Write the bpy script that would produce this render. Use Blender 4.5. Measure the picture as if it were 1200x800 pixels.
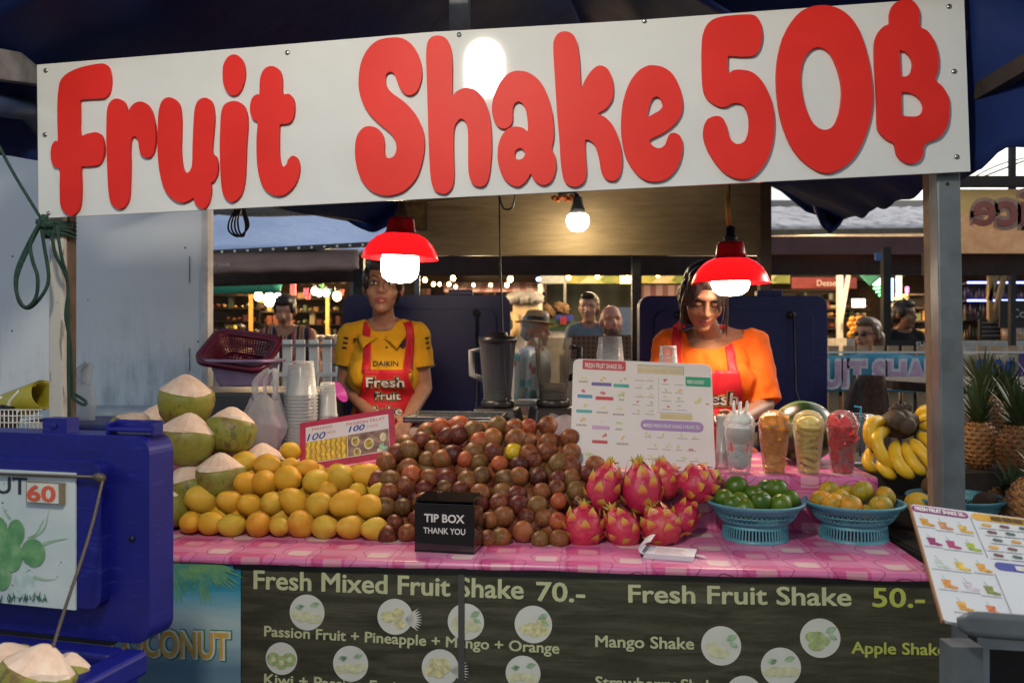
import bpy, math, random
from math import sin, cos, pi, radians as R, sqrt, atan2, exp
from mathutils import Vector, Matrix, Euler, noise
from mathutils.bvhtree import BVHTree
from mathutils.geometry import tessellate_polygon

for o in list(bpy.data.objects): bpy.data.objects.remove(o)
scene = bpy.context.scene
rng = random.Random(7)

# ------------------------------------------------------------------ camera, sky, sun, exposure
CAMZ = 1.38
FPX = 1000.0
cam_d = bpy.data.cameras.new('camera')
cam_d.sensor_width = 36; cam_d.lens = 30
cam_d.clip_start = .05; cam_d.clip_end = 600
cam_d.dof.use_dof = True; cam_d.dof.focus_distance = 2.45; cam_d.dof.aperture_fstop = 4.5
cam = bpy.data.objects.new('camera', cam_d)
cam.location = (0, 0, CAMZ); cam.rotation_euler = (R(90), 0, 0)
scene.collection.objects.link(cam); scene.camera = cam

world = bpy.data.worlds.new('World'); scene.world = world; world.use_nodes = True
wt = world.node_tree
sky = wt.nodes.new('ShaderNodeTexSky'); sky.sky_type = 'NISHITA'; sky.sun_disc = False
SUN_EL, SUN_ROT = 24, 62
sky.sun_elevation = R(SUN_EL); sky.sun_rotation = R(SUN_ROT)
sky.air_density = 1.2; sky.dust_density = 3.0; sky.ozone_density = 1.0
wt.nodes['Background'].inputs['Strength'].default_value = 0.12
_hs = wt.nodes.new('ShaderNodeHueSaturation'); _hs.inputs['Saturation'].default_value = .62     # hazy, overcast sky
wt.links.new(sky.outputs['Color'], _hs.inputs['Color']); wt.links.new(_hs.outputs['Color'], wt.nodes['Background'].inputs['Color'])
sun_d = bpy.data.lights.new('sun', 'SUN'); sun_d.energy = 0.6; sun_d.angle = R(18); sun_d.color = (1, .95, .88)
sun = bpy.data.objects.new('sun', sun_d); scene.collection.objects.link(sun)
# sky sun_rotation is measured clockwise from +Y
_az = R(SUN_ROT); _sd = Vector((sin(_az)*cos(R(SUN_EL)), cos(_az)*cos(R(SUN_EL)), sin(R(SUN_EL))))
sun.rotation_euler = _sd.to_track_quat('Z', 'Y').to_euler()
scene.view_settings.view_transform = 'Standard'; scene.view_settings.look = 'None'
scene.view_settings.gamma = 1; scene.view_settings.exposure = 0.48
scene.view_settings.use_curve_mapping = False
try: scene.cycles.max_bounces = 8; scene.cycles.transparent_max_bounces = 24
except Exception: pass

# ------------------------------------------------------------------ placing
CAM = Vector((0, 0, CAMZ))
AL = R(-5.35)
U = Vector((cos(AL), sin(AL), 0)); V = Vector((-sin(AL), cos(AL), 0)); O0 = Vector((0, 2.185, 0))
def ray(px, py): return Vector(((px-600)/FPX, 1, -(py-400)/FPX))
def P(px, py, Y): return CAM + ray(px, py)*Y
def PV(px, py, v): d = ray(px, py); return CAM + d*((v + (O0-CAM).dot(V))/d.dot(V))
def PZ(px, py, z): d = ray(px, py); return CAM + d*((z-CAMZ)/d.z)
def PPL(px, py, p0, n): d = ray(px, py); return CAM + d*((p0-CAM).dot(n)/d.dot(n))
def S(u, v, z): return O0 + U*u + V*v + Vector((0, 0, z))
def toS(p): q = p - O0; return Vector((q.dot(U), q.dot(V), q.z))
MST = Matrix(((U.x, V.x, 0, O0.x), (U.y, V.y, 0, O0.y), (0, 0, 1, 0), (0, 0, 0, 1)))   # stall frame -> world
TZ = .812      # counter top
SZ = .975      # raised shelf behind it

# ------------------------------------------------------------------ mesh builder
def TR(loc=(0, 0, 0), rot=(0, 0, 0), sc=(1, 1, 1)):
    if isinstance(sc, (int, float)): sc = (sc, sc, sc)
    return Matrix.LocRotScale(Vector(loc), Euler(rot), Vector(sc))
def frame(o, x, y, z):
    return Matrix(((x.x, y.x, z.x, o.x), (x.y, y.y, z.y, o.y), (x.z, y.z, z.z, o.z), (0, 0, 0, 1)))
class MB:
    def __init__(s): s.v = []; s.f = []; s.m = []; s.s = []; s.M = Matrix.Identity(4); s.mi = 0; s.sm = True
    def add(s, vs, fs, smooth=None, mi=None):
        b = len(s.v); M = s.M
        s.v += [M @ Vector(v) for v in vs]
        s.f += [tuple(b+i for i in f) for f in fs]
        s.m += [s.mi if mi is None else mi]*len(fs)
        s.s += [s.sm if smooth is None else smooth]*len(fs)
        return s
    def box(s, c, d, rot=None, taper=1.0):
        x, y, z = d[0]/2, d[1]/2, d[2]/2
        vs = [Vector((sx*x*(taper if sz > 0 else 1), sy*y*(taper if sz > 0 else 1), sz*z)) for sz in (-1, 1) for sy in (-1, 1) for sx in (-1, 1)]
        if rot is not None:
            E = Euler(rot).to_matrix() if not isinstance(rot, Matrix) else rot
            vs = [E @ v for v in vs]
        vs = [v + Vector(c) for v in vs]
        return s.add(vs, [(0, 2, 3, 1), (4, 5, 7, 6), (0, 1, 5, 4), (2, 6, 7, 3), (0, 4, 6, 2), (1, 3, 7, 5)], False)
    def beam(s, a, b, w, h, up=Vector((0, 0, 1))):
        a = Vector(a); b = Vector(b); d = (b-a); L = d.length; d.normalize()
        x = d.cross(up)
        if x.length < 1e-4: x = d.cross(Vector((0, 1, 0)))
        x.normalize(); y = x.cross(d)
        vs = [p + x*(sx*w/2) + y*(sy*h/2) for p in (a, b) for sy in (-1, 1) for sx in (-1, 1)]
        return s.add(vs, [(0, 1, 3, 2), (4, 6, 7, 5), (0, 4, 5, 1), (2, 3, 7, 6), (0, 2, 6, 4), (1, 5, 7, 3)], False)
    def tube(s, pts, r, n=8, caps=True, smooth=True, flat=None):
        pts = [Vector(p) for p in pts]; k = len(pts)
        if not isinstance(r, (list, tuple)): r = [r]*k
        vs = []; fs = []
        t = (pts[1]-pts[0]).normalized()
        x = t.orthogonal().normalized()
        for i, p in enumerate(pts):
            t2 = (pts[min(i+1, k-1)]-pts[max(i-1, 0)])
            t2 = t2.normalized() if t2.length > 1e-9 else t
            x = (x - t2*x.dot(t2)); x = x.normalized() if x.length > 1e-6 else t2.orthogonal().normalized()
            y = t2.cross(x); t = t2
            for j in range(n):
                a = 2*pi*j/n
                vs.append(p + x*(cos(a)*r[i]) + y*(sin(a)*r[i]*(flat if flat else 1)))
        for i in range(k-1):
            for j in range(n):
                fs.append((i*n+j, i*n+(j+1) % n, (i+1)*n+(j+1) % n, (i+1)*n+j))
        if caps:
            fs.append(tuple(range(n-1, -1, -1))); fs.append(tuple((k-1)*n+j for j in range(n)))
        return s.add(vs, fs, smooth)
    def lathe(s, prof, n=24, smooth=True, capb=True, capt=True, jit=0, M=None):
        vs = []; fs = []; k = len(prof)
        for r, z in prof:
            for j in range(n):
                a = 2*pi*j/n; rr = r*(1+jit*(rng.random()-.5))
                vs.append(Vector((rr*cos(a), rr*sin(a), z)))
        for i in range(k-1):
            for j in range(n): fs.append((i*n+j, i*n+(j+1) % n, (i+1)*n+(j+1) % n, (i+1)*n+j))
        if capb and prof[0][0] > 1e-6: fs.append(tuple(range(n-1, -1, -1)))
        if capt and prof[-1][0] > 1e-6: fs.append(tuple((k-1)*n+j for j in range(n)))
        if M is not None: vs = [M @ v for v in vs]
        return s.add(vs, fs, smooth)
    def ell(s, c, r, rot=None, nu=16, nv=10, bump=0, bs=8.0, seed=0):
        if isinstance(r, (int, float)): r = (r, r, r)
        E = Euler(rot).to_matrix() if rot is not None and not isinstance(rot, Matrix) else rot
        vs = []; fs = []
        def pt(a, b):
            d = Vector((cos(a)*cos(b), sin(a)*cos(b), sin(b)))
            k = 1 + bump*noise.noise(d*bs*.25 + Vector((seed*3.7, seed*1.3, 0))) if bump else 1
            v = Vector((d.x*r[0]*k, d.y*r[1]*k, d.z*r[2]*k))
            if E is not None: v = E @ v
            return v + Vector(c)
        vs.append(pt(0, -pi/2))
        for i in range(1, nv):
            for j in range(nu): vs.append(pt(2*pi*j/nu, -pi/2+pi*i/nv))
        vs.append(pt(0, pi/2))
        for j in range(nu): fs.append((0, 1+(j+1) % nu, 1+j))
        for i in range(nv-2):
            for j in range(nu):
                a = 1+i*nu; fs.append((a+j, a+(j+1) % nu, a+nu+(j+1) % nu, a+nu+j))
        a = 1+(nv-2)*nu; l = len(vs)-1
        for j in range(nu): fs.append((a+j, a+(j+1) % nu, l))
        return s.add(vs, fs, True)
    def cap(s, a, ra, b, rb, n=12, m=4):
        """tapered capsule"""
        a = Vector(a); b = Vector(b); d = b-a; L = d.length
        if L < 1e-6: return s.ell(a, ra)
        d.normalize(); pts = []; rs = []
        for i in range(m, 0, -1):
            t = i/m*pi/2; pts.append(a - d*ra*sin(t)*.999); rs.append(max(ra*cos(t), ra*.03))
        pts.append(a); rs.append(ra); pts.append(b); rs.append(rb)
        for i in range(1, m+1):
            t = i/m*pi/2; pts.append(b + d*rb*sin(t)*.999); rs.append(max(rb*cos(t), rb*.03))
        return s.tube(pts, rs, n)
    def grid(s, f, nu, nv, smooth=True, closeu=False):
        vs = [Vector(f(i/nu, j/nv)) for j in range(nv+1) for i in range(nu+1)]
        fs = [(j*(nu+1)+i, j*(nu+1)+i+1, (j+1)*(nu+1)+i+1, (j+1)*(nu+1)+i) for j in range(nv) for i in range(nu)]
        return s.add(vs, fs, smooth)
    def sheet(s, f, nu, nv, th, nrm=None, smooth=True):
        """closed thin slab over a parametric surface"""
        A = [[Vector(f(i/nu, j/nv)) for i in range(nu+1)] for j in range(nv+1)]
        vs = []
        for sgn in (0, 1):
            for j in range(nv+1):
                for i in range(nu+1):
                    if nrm is not None: nn = Vector(nrm)
                    else:
                        du = A[j][min(i+1, nu)]-A[j][max(i-1, 0)]; dv = A[min(j+1, nv)][i]-A[max(j-1, 0)][i]
                        nn = du.cross(dv); nn = nn.normalized() if nn.length > 1e-12 else Vector((0, 0, 1))
                    vs.append(A[j][i] + nn*(th if sgn else 0))
        n1 = (nu+1)*(nv+1); fs = []
        q = lambda i, j: j*(nu+1)+i
        for j in range(nv):
            for i in range(nu):
                a = (q(i, j), q(i+1, j), q(i+1, j+1), q(i, j+1))
                fs.append(tuple(n1+k for k in a)); fs.append(a[::-1])
        s.add(vs, fs, smooth)
        b = len(s.v)-len(vs); ef = []
        ring = [q(i, 0) for i in range(nu)] + [q(nu, j) for j in range(nv)] + [q(i, nv) for i in range(nu, 0, -1)] + [q(0, j) for j in range(nv, 0, -1)]
        for k in range(len(ring)):
            a, c = ring[k], ring[(k+1) % len(ring)]
            ef.append((b+a, b+c, b+n1+c, b+n1+a))
        s.f += ef; s.m += [s.mi]*len(ef); s.s += [False]*len(ef)
        return s
    def prism(s, loops, z0, z1, side=True, back=False):
        """2-D loops (first outer, others holes) in local xy, from z0 up to z1"""
        L3 = [[Vector((p[0], p[1], 0)) for p in l] for l in loops]
        tris = tessellate_polygon(L3); flat = [p for l in L3 for p in l]
        def ccw(t):
            a, b, c = (flat[i] for i in t)
            return t if (b-a).cross(c-a).z > 0 else (t[0], t[2], t[1])
        tris = [ccw(t) for t in tris]; n = len(flat)
        vs = [(p.x, p.y, z1) for p in flat] + [(p.x, p.y, z0) for p in flat]
        fs = list(tris)
        if back: fs += [tuple(n+i for i in t[::-1]) for t in tris]
        if side:
            o = 0
            for k, l in enumerate(L3):
                m = len(l); ar = sum(l[i].x*l[(i+1) % m].y-l[(i+1) % m].x*l[i].y for i in range(m))
                for i in range(m):
                    a, b = o+i, o+(i+1) % m
                    if (ar > 0) == (k == 0): fs.append((a, n+a, n+b, b))
                    else: fs.append((a, b, n+b, n+a))
                o += m
        return s.add(vs, fs, False)
    def disc(s, c, r, z, n=24, ry=None):
        return s.prism([[(c[0]+r*cos(2*pi*i/n), c[1]+(ry or r)*sin(2*pi*i/n)) for i in range(n)]], z-.0004, z)
    def text(s, txt, M, bold=0.0, th=.0008, align='L', w=None, h=None, size=1.0, shear=0, over=0):
        """lettering as thin solid mesh; local x right, y up, z out. w = total width, h = cap height"""
        vs, fs, bb = glyphs(txt, bold, shear)
        x0, x1, ch = bb
        sy = (h/ch) if h else size
        sx = (w/(x1-x0)) if w else sy
        ox = -x0*sx if align == 'L' else -(x0+x1)/2*sx
        if over:
            k = over*(h or size*.73)
            for i, (dx, dy) in enumerate(((0, 0), (-1, 0), (1, 0), (0, -.7), (0, .7), (-.7, -.5), (.7, .5), (-.7, .5), (.7, -.5))):
                s.add([M @ Vector((v[0]*sx+ox+dx*k, v[1]*sy+dy*k, v[2]*th+i*.00006)) for v in vs], fs, False)
            return s
        vv = [M @ Vector((v[0]*sx+ox, v[1]*sy, v[2]*th)) for v in vs]
        return s.add(vv, fs, False)
    def join(s, o, M):
        b = len(s.v); s.v += [s.M @ (M @ v) for v in o.v]; s.f += [tuple(b+i for i in f) for f in o.f]; s.m += o.m; s.s += o.s
        return s
    def mesh(s, name):
        me = bpy.data.meshes.new(name); me.from_pydata([tuple(v) for v in s.v], [], s.f)
        me.polygons.foreach_set('material_index', s.m); me.polygons.foreach_set('use_smooth', s.s); me.update()
        return me
_gl = {}
def glyphs(txt, bold=0.0, shear=0):
    k = (txt, bold, shear)
    if k in _gl: return _gl[k]
    cu = bpy.data.curves.new('lettering', 'FONT'); cu.body = txt; cu.size = 1; cu.offset = bold; cu.extrude = .5; cu.shear = shear
    cu.resolution_u = 3
    ob = bpy.data.objects.new('lettering', cu); scene.collection.objects.link(ob)
    bpy.context.view_layer.update()
    me = bpy.data.meshes.new_from_object(ob.evaluated_get(bpy.context.evaluated_depsgraph_get()))
    vs = [tuple(v.co + Vector((0, 0, .5))) for v in me.vertices]; fs = [tuple(p.vertices) for p in me.polygons]
    bpy.data.objects.remove(ob); bpy.data.curves.remove(cu); bpy.data.meshes.remove(me)
    xs = [v[0] for v in vs] or [0, 1]
    _gl[k] = (vs, fs, (min(xs), max(xs), .73))
    return _gl[k]

# ------------------------------------------------------------------ objects
COL = scene.collection
def tag(o, label=None, cat=None, group=None, kind=None):
    if label: o['label'] = label
    if cat: o['category'] = cat
    if group: o['group'] = group
    if kind: o['kind'] = kind
    return o
def link(name, me, mats, parent=None, bevel=0, sub=0, seg=2):
    o = bpy.data.objects.new(name, me); COL.objects.link(o)
    if not isinstance(mats, (list, tuple)): mats = [mats]
    if len(me.materials) == 0:
        for m in mats: me.materials.append(m)
    if parent: o.parent = parent
    if bevel:
        b = o.modifiers.new('bevel', 'BEVEL'); b.width = bevel; b.segments = seg; b.limit_method = 'ANGLE'; b.angle_limit = R(40)
    if sub:
        b = o.modifiers.new('subdivision', 'SUBSURF'); b.levels = sub; b.render_levels = sub
    return o
def thing(name, label, cat, loc=(0, 0, 0), rotz=0, group=None, M=None):
    o = bpy.data.objects.new(name, None); COL.objects.link(o); o.empty_display_size = .05
    o.matrix_world = M if M is not None else TR(loc, (0, 0, rotz))
    return tag(o, label, cat, group)
def part(name, mb, mats, parent, world=False, label=None, **kw):
    if world:                                   # verts are in world space: bring them into the root's space
        root = parent; chain = []
        while root is not None: chain.append(root); root = root.parent
        Mw = Matrix.Identity(4)
        for c in reversed(chain): Mw = Mw @ c.matrix_basis
        Mi = Mw.inverted(); mb.v = [Mi @ v for v in mb.v]
    o = link(name, mb.mesh(name), mats, parent, **kw)
    if label: o['label'] = label
    return o
def solo(name, mb, mats, label, cat, group=None, kind=None, **kw):
    """a thing that is one mesh, given in world space; its origin is moved to the middle of its base"""
    xs = [v.x for v in mb.v]; ys = [v.y for v in mb.v]; zs = [v.z for v in mb.v]
    c = Vector(((min(xs)+max(xs))/2, (min(ys)+max(ys))/2, min(zs)))
    mb.v = [v-c for v in mb.v]
    o = link(name, mb.mesh(name), mats, None, **kw); o.location = c
    return tag(o, label, cat, group, kind)
def copy_tree(o, parent=None):
    c = o.copy(); COL.objects.link(c)
    if parent: c.parent = parent
    for ch in o.children: copy_tree(ch, c)
    return c
def spline(pts, n=8, closed=False):
    pts = [Vector(p) for p in pts]; k = len(pts); out = []
    rngk = range(k) if closed else range(k-1)
    for i in rngk:
        if closed: a, b, c, d = pts[(i-1) % k], pts[i], pts[(i+1) % k], pts[(i+2) % k]
        else: a, b, c, d = pts[max(i-1, 0)], pts[i], pts[i+1], pts[min(i+2, k-1)]
        for j in range(n):
            t = j/n
            out.append(.5*((2*b)+(c-a)*t+(2*a-5*b+4*c-d)*t*t+(3*b-a-3*c+d)*t**3))
    if not closed: out.append(pts[-1])
    return out

# ------------------------------------------------------------------ materials
def lin(c):
    """'#rrggbb' or linear tuple"""
    if isinstance(c, str):
        c = c.lstrip('#'); v = [int(c[i:i+2], 16)/255 for i in (0, 2, 4)]
        return tuple(x/12.92 if x <= .04045 else ((x+.055)/1.055)**2.4 for x in v) + (1,)
    return tuple(c[:3]) + (1,)
class NT:
    def __init__(s, name):
        s.mat = bpy.data.materials.new(name); s.mat.use_nodes = True; s.t = s.mat.node_tree
        s.b = s.t.nodes['Principled BSDF']; s.out = s.t.nodes['Material Output']
    def n(s, ty, **kw):
        nd = s.t.nodes.new('ShaderNode'+ty)
        for k, v in kw.items(): setattr(nd, k, v)
        return nd
    def l(s, a, b): s.t.links.new(a, b)
    def coord(s, kind='Object'): return s.n('TexCoord').outputs[kind]
    def mapping(s, vec, sc=(1, 1, 1), loc=(0, 0, 0), rot=(0, 0, 0)):
        m = s.n('Mapping'); s.l(vec, m.inputs['Vector'])
        m.inputs['Scale'].default_value = sc; m.inputs['Location'].default_value = loc; m.inputs['Rotation'].default_value = rot
        return m.outputs[0]
    def noise(s, vec, scale, detail=4, rough=.55, dist=0):
        m = s.n('TexNoise'); s.l(vec, m.inputs['Vector']); m.inputs['Scale'].default_value = scale
        m.inputs['Detail'].default_value = detail; m.inputs['Roughness'].default_value = rough; m.inputs['Distortion'].default_value = dist
        return m.outputs['Fac']
    def voro(s, vec, scale, feat='F1', out='Distance', rnd=1):
        m = s.n('TexVoronoi', feature=feat); s.l(vec, m.inputs['Vector']); m.inputs['Scale'].default_value = scale
        m.inputs['Randomness'].default_value = rnd
        return m.outputs[out]
    def ramp(s, fac, stops, interp='LINEAR'):
        m = s.n('ValToRGB'); m.color_ramp.interpolation = interp; s.l(fac, m.inputs['Fac'])
        e = m.color_ramp.elements
        while len(e) < len(stops): e.new(.5)
        for i, (p, c) in enumerate(stops):
            e[i].position = p; e[i].color = lin(c) if not isinstance(c, (int, float)) else (c, c, c, 1)
        return m.outputs['Color']
    def math(s, op, a, b=None, clamp=False):
        m = s.n('Math', operation=op, use_clamp=clamp)
        for i, x in enumerate((a, b)):
            if x is None: continue
            if isinstance(x, (int, float)): m.inputs[i].default_value = x
            else: s.l(x, m.inputs[i])
        return m.outputs[0]
    def mix(s, fac, a, b, mode='MIX'):
        m = s.n('Mix', data_type='RGBA', blend_type=mode)
        if isinstance(fac, (int, float)): m.inputs[0].default_value = fac
        else: s.l(fac, m.inputs[0])
        for i, x in ((6, a), (7, b)):
            if isinstance(x, (str, tuple)): m.inputs[i].default_value = lin(x)
            else: s.l(x, m.inputs[i])
        return m.outputs[2]
    def bump(s, h, strength=.3, dist=.002):
        m = s.n('Bump'); m.inputs['Strength'].default_value = strength; m.inputs['Distance'].default_value = dist
        s.l(h, m.inputs['Height']); s.l(m.outputs[0], s.b.inputs['Normal'])
    def set(s, **kw):
        nm = dict(col='Base Color', rough='Roughness', metal='Metallic', spec='Specular IOR Level', coat='Coat Weight',
                  trans='Transmission Weight', sss='Subsurface Weight', alpha='Alpha', ior='IOR', crough='Coat Roughness', sheen='Sheen Weight',
                  emis='Emission Color', estr='Emission Strength')
        for k, v in kw.items():
            i = s.b.inputs[nm[k]]
            if hasattr(v, 'is_output'): s.l(v, i)
            elif isinstance(v, str): i.default_value = lin(v)
            elif isinstance(v, tuple): i.default_value = lin(v)
            else: i.default_value = v
        return s
_mc = {}
def mat(name, col, rough=.5, metal=0, col2=None, var=.18, scale=14, bump=.0, bscale=120, bd=.001, **kw):
    """plain surface: colour with soft noise variation, roughness variation and fine bump"""
    if name in _mc: return _mc[name]
    t = NT(name); c = t.coord(); nz = t.noise(c, scale, 5, .6)
    c1 = lin(col); c2 = lin(col2) if col2 else tuple(x*(1-var) for x in c1[:3])+(1,)
    if not col2: c1 = tuple(min(x*(1+var*.6), 1) for x in c1[:3])+(1,)
    t.set(col=t.ramp(nz, [(.36, c2), (.64, c1)]), metal=metal, **kw)
    t.l(t.math('ADD', t.math('MULTIPLY', t.noise(c, scale*2.3, 3), .22), max(rough-.11, .02)), t.b.inputs['Roughness'])
    if bump: t.bump(t.noise(c, bscale, 3), bump, bd)
    _mc[name] = t.mat
    return t.mat
def rndmat(name, cols, rough=.4, speck=None, speck_s=60, speck_amt=.5, mott=.25, ms=18, bump=.1, bscale=70, bd=.001, extra=None, **kw):
    """per-object random colour from a ramp, mottling and speckles that belong to the skin"""
    t = NT(name); c = t.coord(); oi = t.n('ObjectInfo').outputs['Random']
    vec = t.n('VectorMath', operation='ADD'); t.l(c, vec.inputs[0]); off = t.n('CombineXYZ')
    for i, k in enumerate((7.1, 13.3, 3.9)): t.l(t.math('MULTIPLY', oi, k), off.inputs[i])
    t.l(off.outputs[0], vec.inputs[1]); c = vec.outputs[0]
    n1 = t.noise(c, ms, 4, .6)
    f = t.math('ADD', oi, t.math('MULTIPLY', t.math('SUBTRACT', n1, .5), mott*2.4), True)
    col = t.ramp(f, [(i/(len(cols)-1), x) for i, x in enumerate(cols)])
    if speck:
        sp = t.math('MULTIPLY', t.math('LESS_THAN', t.voro(c, speck_s), .28), t.math('GREATER_THAN', t.noise(c, ms*.8, 2), .5))
        col = t.mix(t.math('MULTIPLY', sp, speck_amt), col, speck)
    if extra: col = extra(t, c, col)
    t.set(col=col, rough=rough, **kw)
    t.bump(t.noise(c, bscale, 3), bump, bd)
    return t.mat
def glow(name, col, strength):
    t = NT(name); t.set(col=(.8, .8, .8), emis=col, estr=strength); return t.mat
def glassy(name, col=(1, 1, 1), rough=.08, mixf=.7, spec=.5, body=(.75, .77, .78)):
    """thin clear plastic: mostly see-through with gloss"""
    t = NT(name); tr = t.n('BsdfTransparent'); tr.inputs[0].default_value = lin(col)
    fr = t.n('Fresnel'); fr.inputs[0].default_value = 1.45
    mx = t.n('MixShader'); t.set(col=body, rough=rough, spec=spec)
    t.l(t.math('ADD', t.math('MULTIPLY', fr.outputs[0], .8), (1-mixf), True), mx.inputs[0])
    t.l(tr.outputs[0], mx.inputs[1]); t.l(t.b.outputs[0], mx.inputs[2]); t.l(mx.outputs[0], t.out.inputs[0])
    return t.mat
# ------------------------------------------------------------------ shared materials
Z3 = Vector((0, 0, 1))
def MF(v, u=0, z=0): return frame(S(u, v, z), U, Z3, -V)          # local x along the stall, y up, z out to the street
def MW(X, Y, Z): return frame(Vector((X, Y, Z)), Vector((1, 0, 0)), Z3, Vector((0, -1, 0)))   # upright, facing -Y
def timber(name, c1, c2, rough=.7, sc=(1, 1, 12), s=6):
    t = NT(name); c = t.coord(); m = t.mapping(c, (sc[0]*s, sc[1]*s, sc[2]*s*.08))
    n = t.noise(m, 3, 6, .65, .8); n2 = t.noise(c, 3, 4)
    t.set(col=t.mix(t.math('MULTIPLY', n2, .35), t.ramp(n, [(.3, c1), (.7, c2)]), c1), rough=rough)
    t.bump(n, .35, .002); return t.mat
M_steel = mat('painted_steel', (.16, .19, .21), .45, .3, col2=(.11, .125, .135), scale=9, bump=.1)
M_brown = timber('brown_timber', (.075, .042, .026), (.16, .10, .062))
M_darkwood = timber('dark_timber', (.018, .013, .011), (.045, .034, .028))
M_black = mat('black_plastic', (.012, .012, .013), .35, var=.3)
M_dark = mat('dark_metal', (.03, .03, .034), .5, .4, var=.4)
M_white = mat('white_paint', (.72, .72, .70), .5, var=.12, scale=5)
M_chrome = mat('zinc_screw', (.45, .45, .44), .3, 1)
M_navy = mat('navy_tarp', (.005, .020, .115), .65, col2=(.004, .013, .075), scale=3, bump=.35, bscale=14, bd=.01, spec=.2)
def oldpaint():
    t = NT('weathered_white_paint'); c = t.coord(); n = t.noise(c, 40, 5, .7); n2 = t.noise(t.mapping(c, (30, 30, 3)), 3, 4)
    g = t.n('SeparateXYZ'); t.l(c, g.inputs[0])
    col = t.mix(t.math('GREATER_THAN', n2, .62), (.46, .45, .42), (.22, .19, .16))
    col = t.mix(t.math('GREATER_THAN', n, .70), col, (.05, .045, .04))
    t.set(col=col, rough=.6); t.bump(n, .3, .001); return t.mat
M_oldpaint = oldpaint()

# ------------------------------------------------------------------ ground
def ground_mat():
    t = NT('market_ground'); c = t.coord(); n = t.noise(c, 1.2, 6, .65); n2 = t.noise(c, 60, 3)
    t.set(col=t.mix(.5, t.ramp(n, [(.3, (.06, .056, .05)), (.7, (.13, .12, .105))]), t.ramp(n2, [(.4, (.05, .048, .045)), (.6, (.14, .13, .12))])), rough=.85)
    t.bump(n2, .4, .004); return t.mat
g = MB(); g.add([(-300, -60, 0), (300, -60, 0), (300, 500, 0), (-300, 500, 0)], [(0, 1, 2, 3)], False)
o = link('ground', g.mesh('ground'), ground_mat()); tag(o, kind='structure')

# ------------------------------------------------------------------ painted wall panel on the left
def wall_mat():
    t = NT('stained_white_wall'); c = t.coord(); sx = t.n('SeparateXYZ'); t.l(c, sx.inputs[0]); z = sx.outputs['Z']
    base = t.ramp(t.noise(c, 1.1, 4), [(.3, (.70, .76, .82)), (.7, (.78, .83, .88))])
    low = t.math('SUBTRACT', 1.62, z); low = t.math('MULTIPLY', low, 1.5, True)
    streak = t.noise(t.mapping(c, (16, 16, 2.2)), 1.6, 6, .7)
    blot = t.noise(c, 3.2, 5, .7)
    s = t.math('MULTIPLY', t.math('MULTIPLY', t.math('SUBTRACT', streak, .42), 5, True), t.math('MULTIPLY', t.math('SUBTRACT', blot, .40), 6, True))
    s = t.math('MULTIPLY', s, low)
    col = t.mix(t.math('MULTIPLY', s, .65), base, (.16, .16, .11))
    sp = t.math('MULTIPLY', t.math('LESS_THAN', t.voro(c, 13), .055), t.math('GREATER_THAN', t.noise(c, 2.1, 2), .5))
    col = t.mix(sp, col, (.06, .06, .065))
    t.set(col=col, rough=.6); t.bump(t.noise(c, 90, 3), .12, .001); return t.mat
wall = thing('painted_wall', 'pale blue-white painted panel wall with mould stains along its foot', 'wall', (-2.25, 3.6, 0))
m = MB(); m.box((0, 0, 1.14), (1.9, .05, 2.28)); part('panel', m, wall_mat(), wall)
m = MB(); m.box((.965, .0, 1.14), (.026, .066, 2.28)); part('corner_trim', m, mat('trim_white', (.62, .62, .62), .5), wall)
m = MB()
for z in (1.28, 1.33, 1.66, 1.7): m.box((.90, -.0265, z), (.0016, .003, .045 if z < 1.5 else .07))
part('seam_crack', m, M_dark, wall)
led = MB(); led.box((-1.62, 3.40, 1.10), (.62, .34, .025)); led.box((-1.62, 3.40, .54), (.56, .3, 1.06))
solo('side_ledge', led, mat('ledge_sheet', (.34, .42, .50), .5), 'low pale blue sheeted ledge along the foot of the painted wall', 'ledge')

# ------------------------------------------------------------------ the stall: posts, header beam, canopy
pl = thing('stall_post', 'weathered white stall post with a brown timber side, tied with green rope', 'post', tuple(PV(65, 430, .0).xy)+(0,))
m = MB(); m.M = Matrix.Rotation(AL, 4, 'Z'); m.box((0, .012, 1.06), (.042, .024, 2.12)); part('painted_face', m, M_oldpaint, pl, bevel=.006)
m = MB(); m.M = Matrix.Rotation(AL, 4, 'Z'); m.box((0, .042, 1.06), (.046, .035, 2.12)); part('timber_back', m, M_brown, pl, bevel=.003)
pr = thing('stall_post', 'square grey steel stall post with a brown timber strip on its inner side', 'post', tuple(PV(1126, 430, .0).xy)+(0,))
m = MB(); m.M = TR((0, 0, 0), (0, R(-.9), AL)); m.box((0, .028, 1.0), (.056, .056, 2.06)); part('steel_tube', m, M_steel, pr, bevel=.004)
m = MB(); m.M = TR((0, 0, 0), (0, R(-.9), AL)); m.box((-.012, .0755, 1.0), (.03, .036, 2.06)); part('timber_strip', m, timber('ochre_timber', (.16, .10, .06), (.30, .20, .12)), pr)
for z in (1.8, 1.79):
    pass
m = MB(); m.M = TR((0, 0, 0), (0, R(-.9), AL)); m.ell((-.004, -.001, 1.765), (.004, .003, .004)); part('screw', m, M_dark, pr)

hb = MB(); hb.M = MST; hb.beam((-1.30, .05, 2.06), (1.16, .05, 2.12), .04, .06)
solo('header_beam', hb, M_brown, 'brown timber beam fixed behind the big shake sign', 'beam')
kp = MB(); kp.M = MST; q = toS(PV(539, 10, .35)); kp.box((q.x, .35, 2.42), (.058, .05, .76))
solo('king_post', kp, mat('pale_post', (.42, .44, .45), .45, var=.3, scale=8), 'pale square post rising above the top edge of the shake sign', 'post', bevel=.003)

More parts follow.
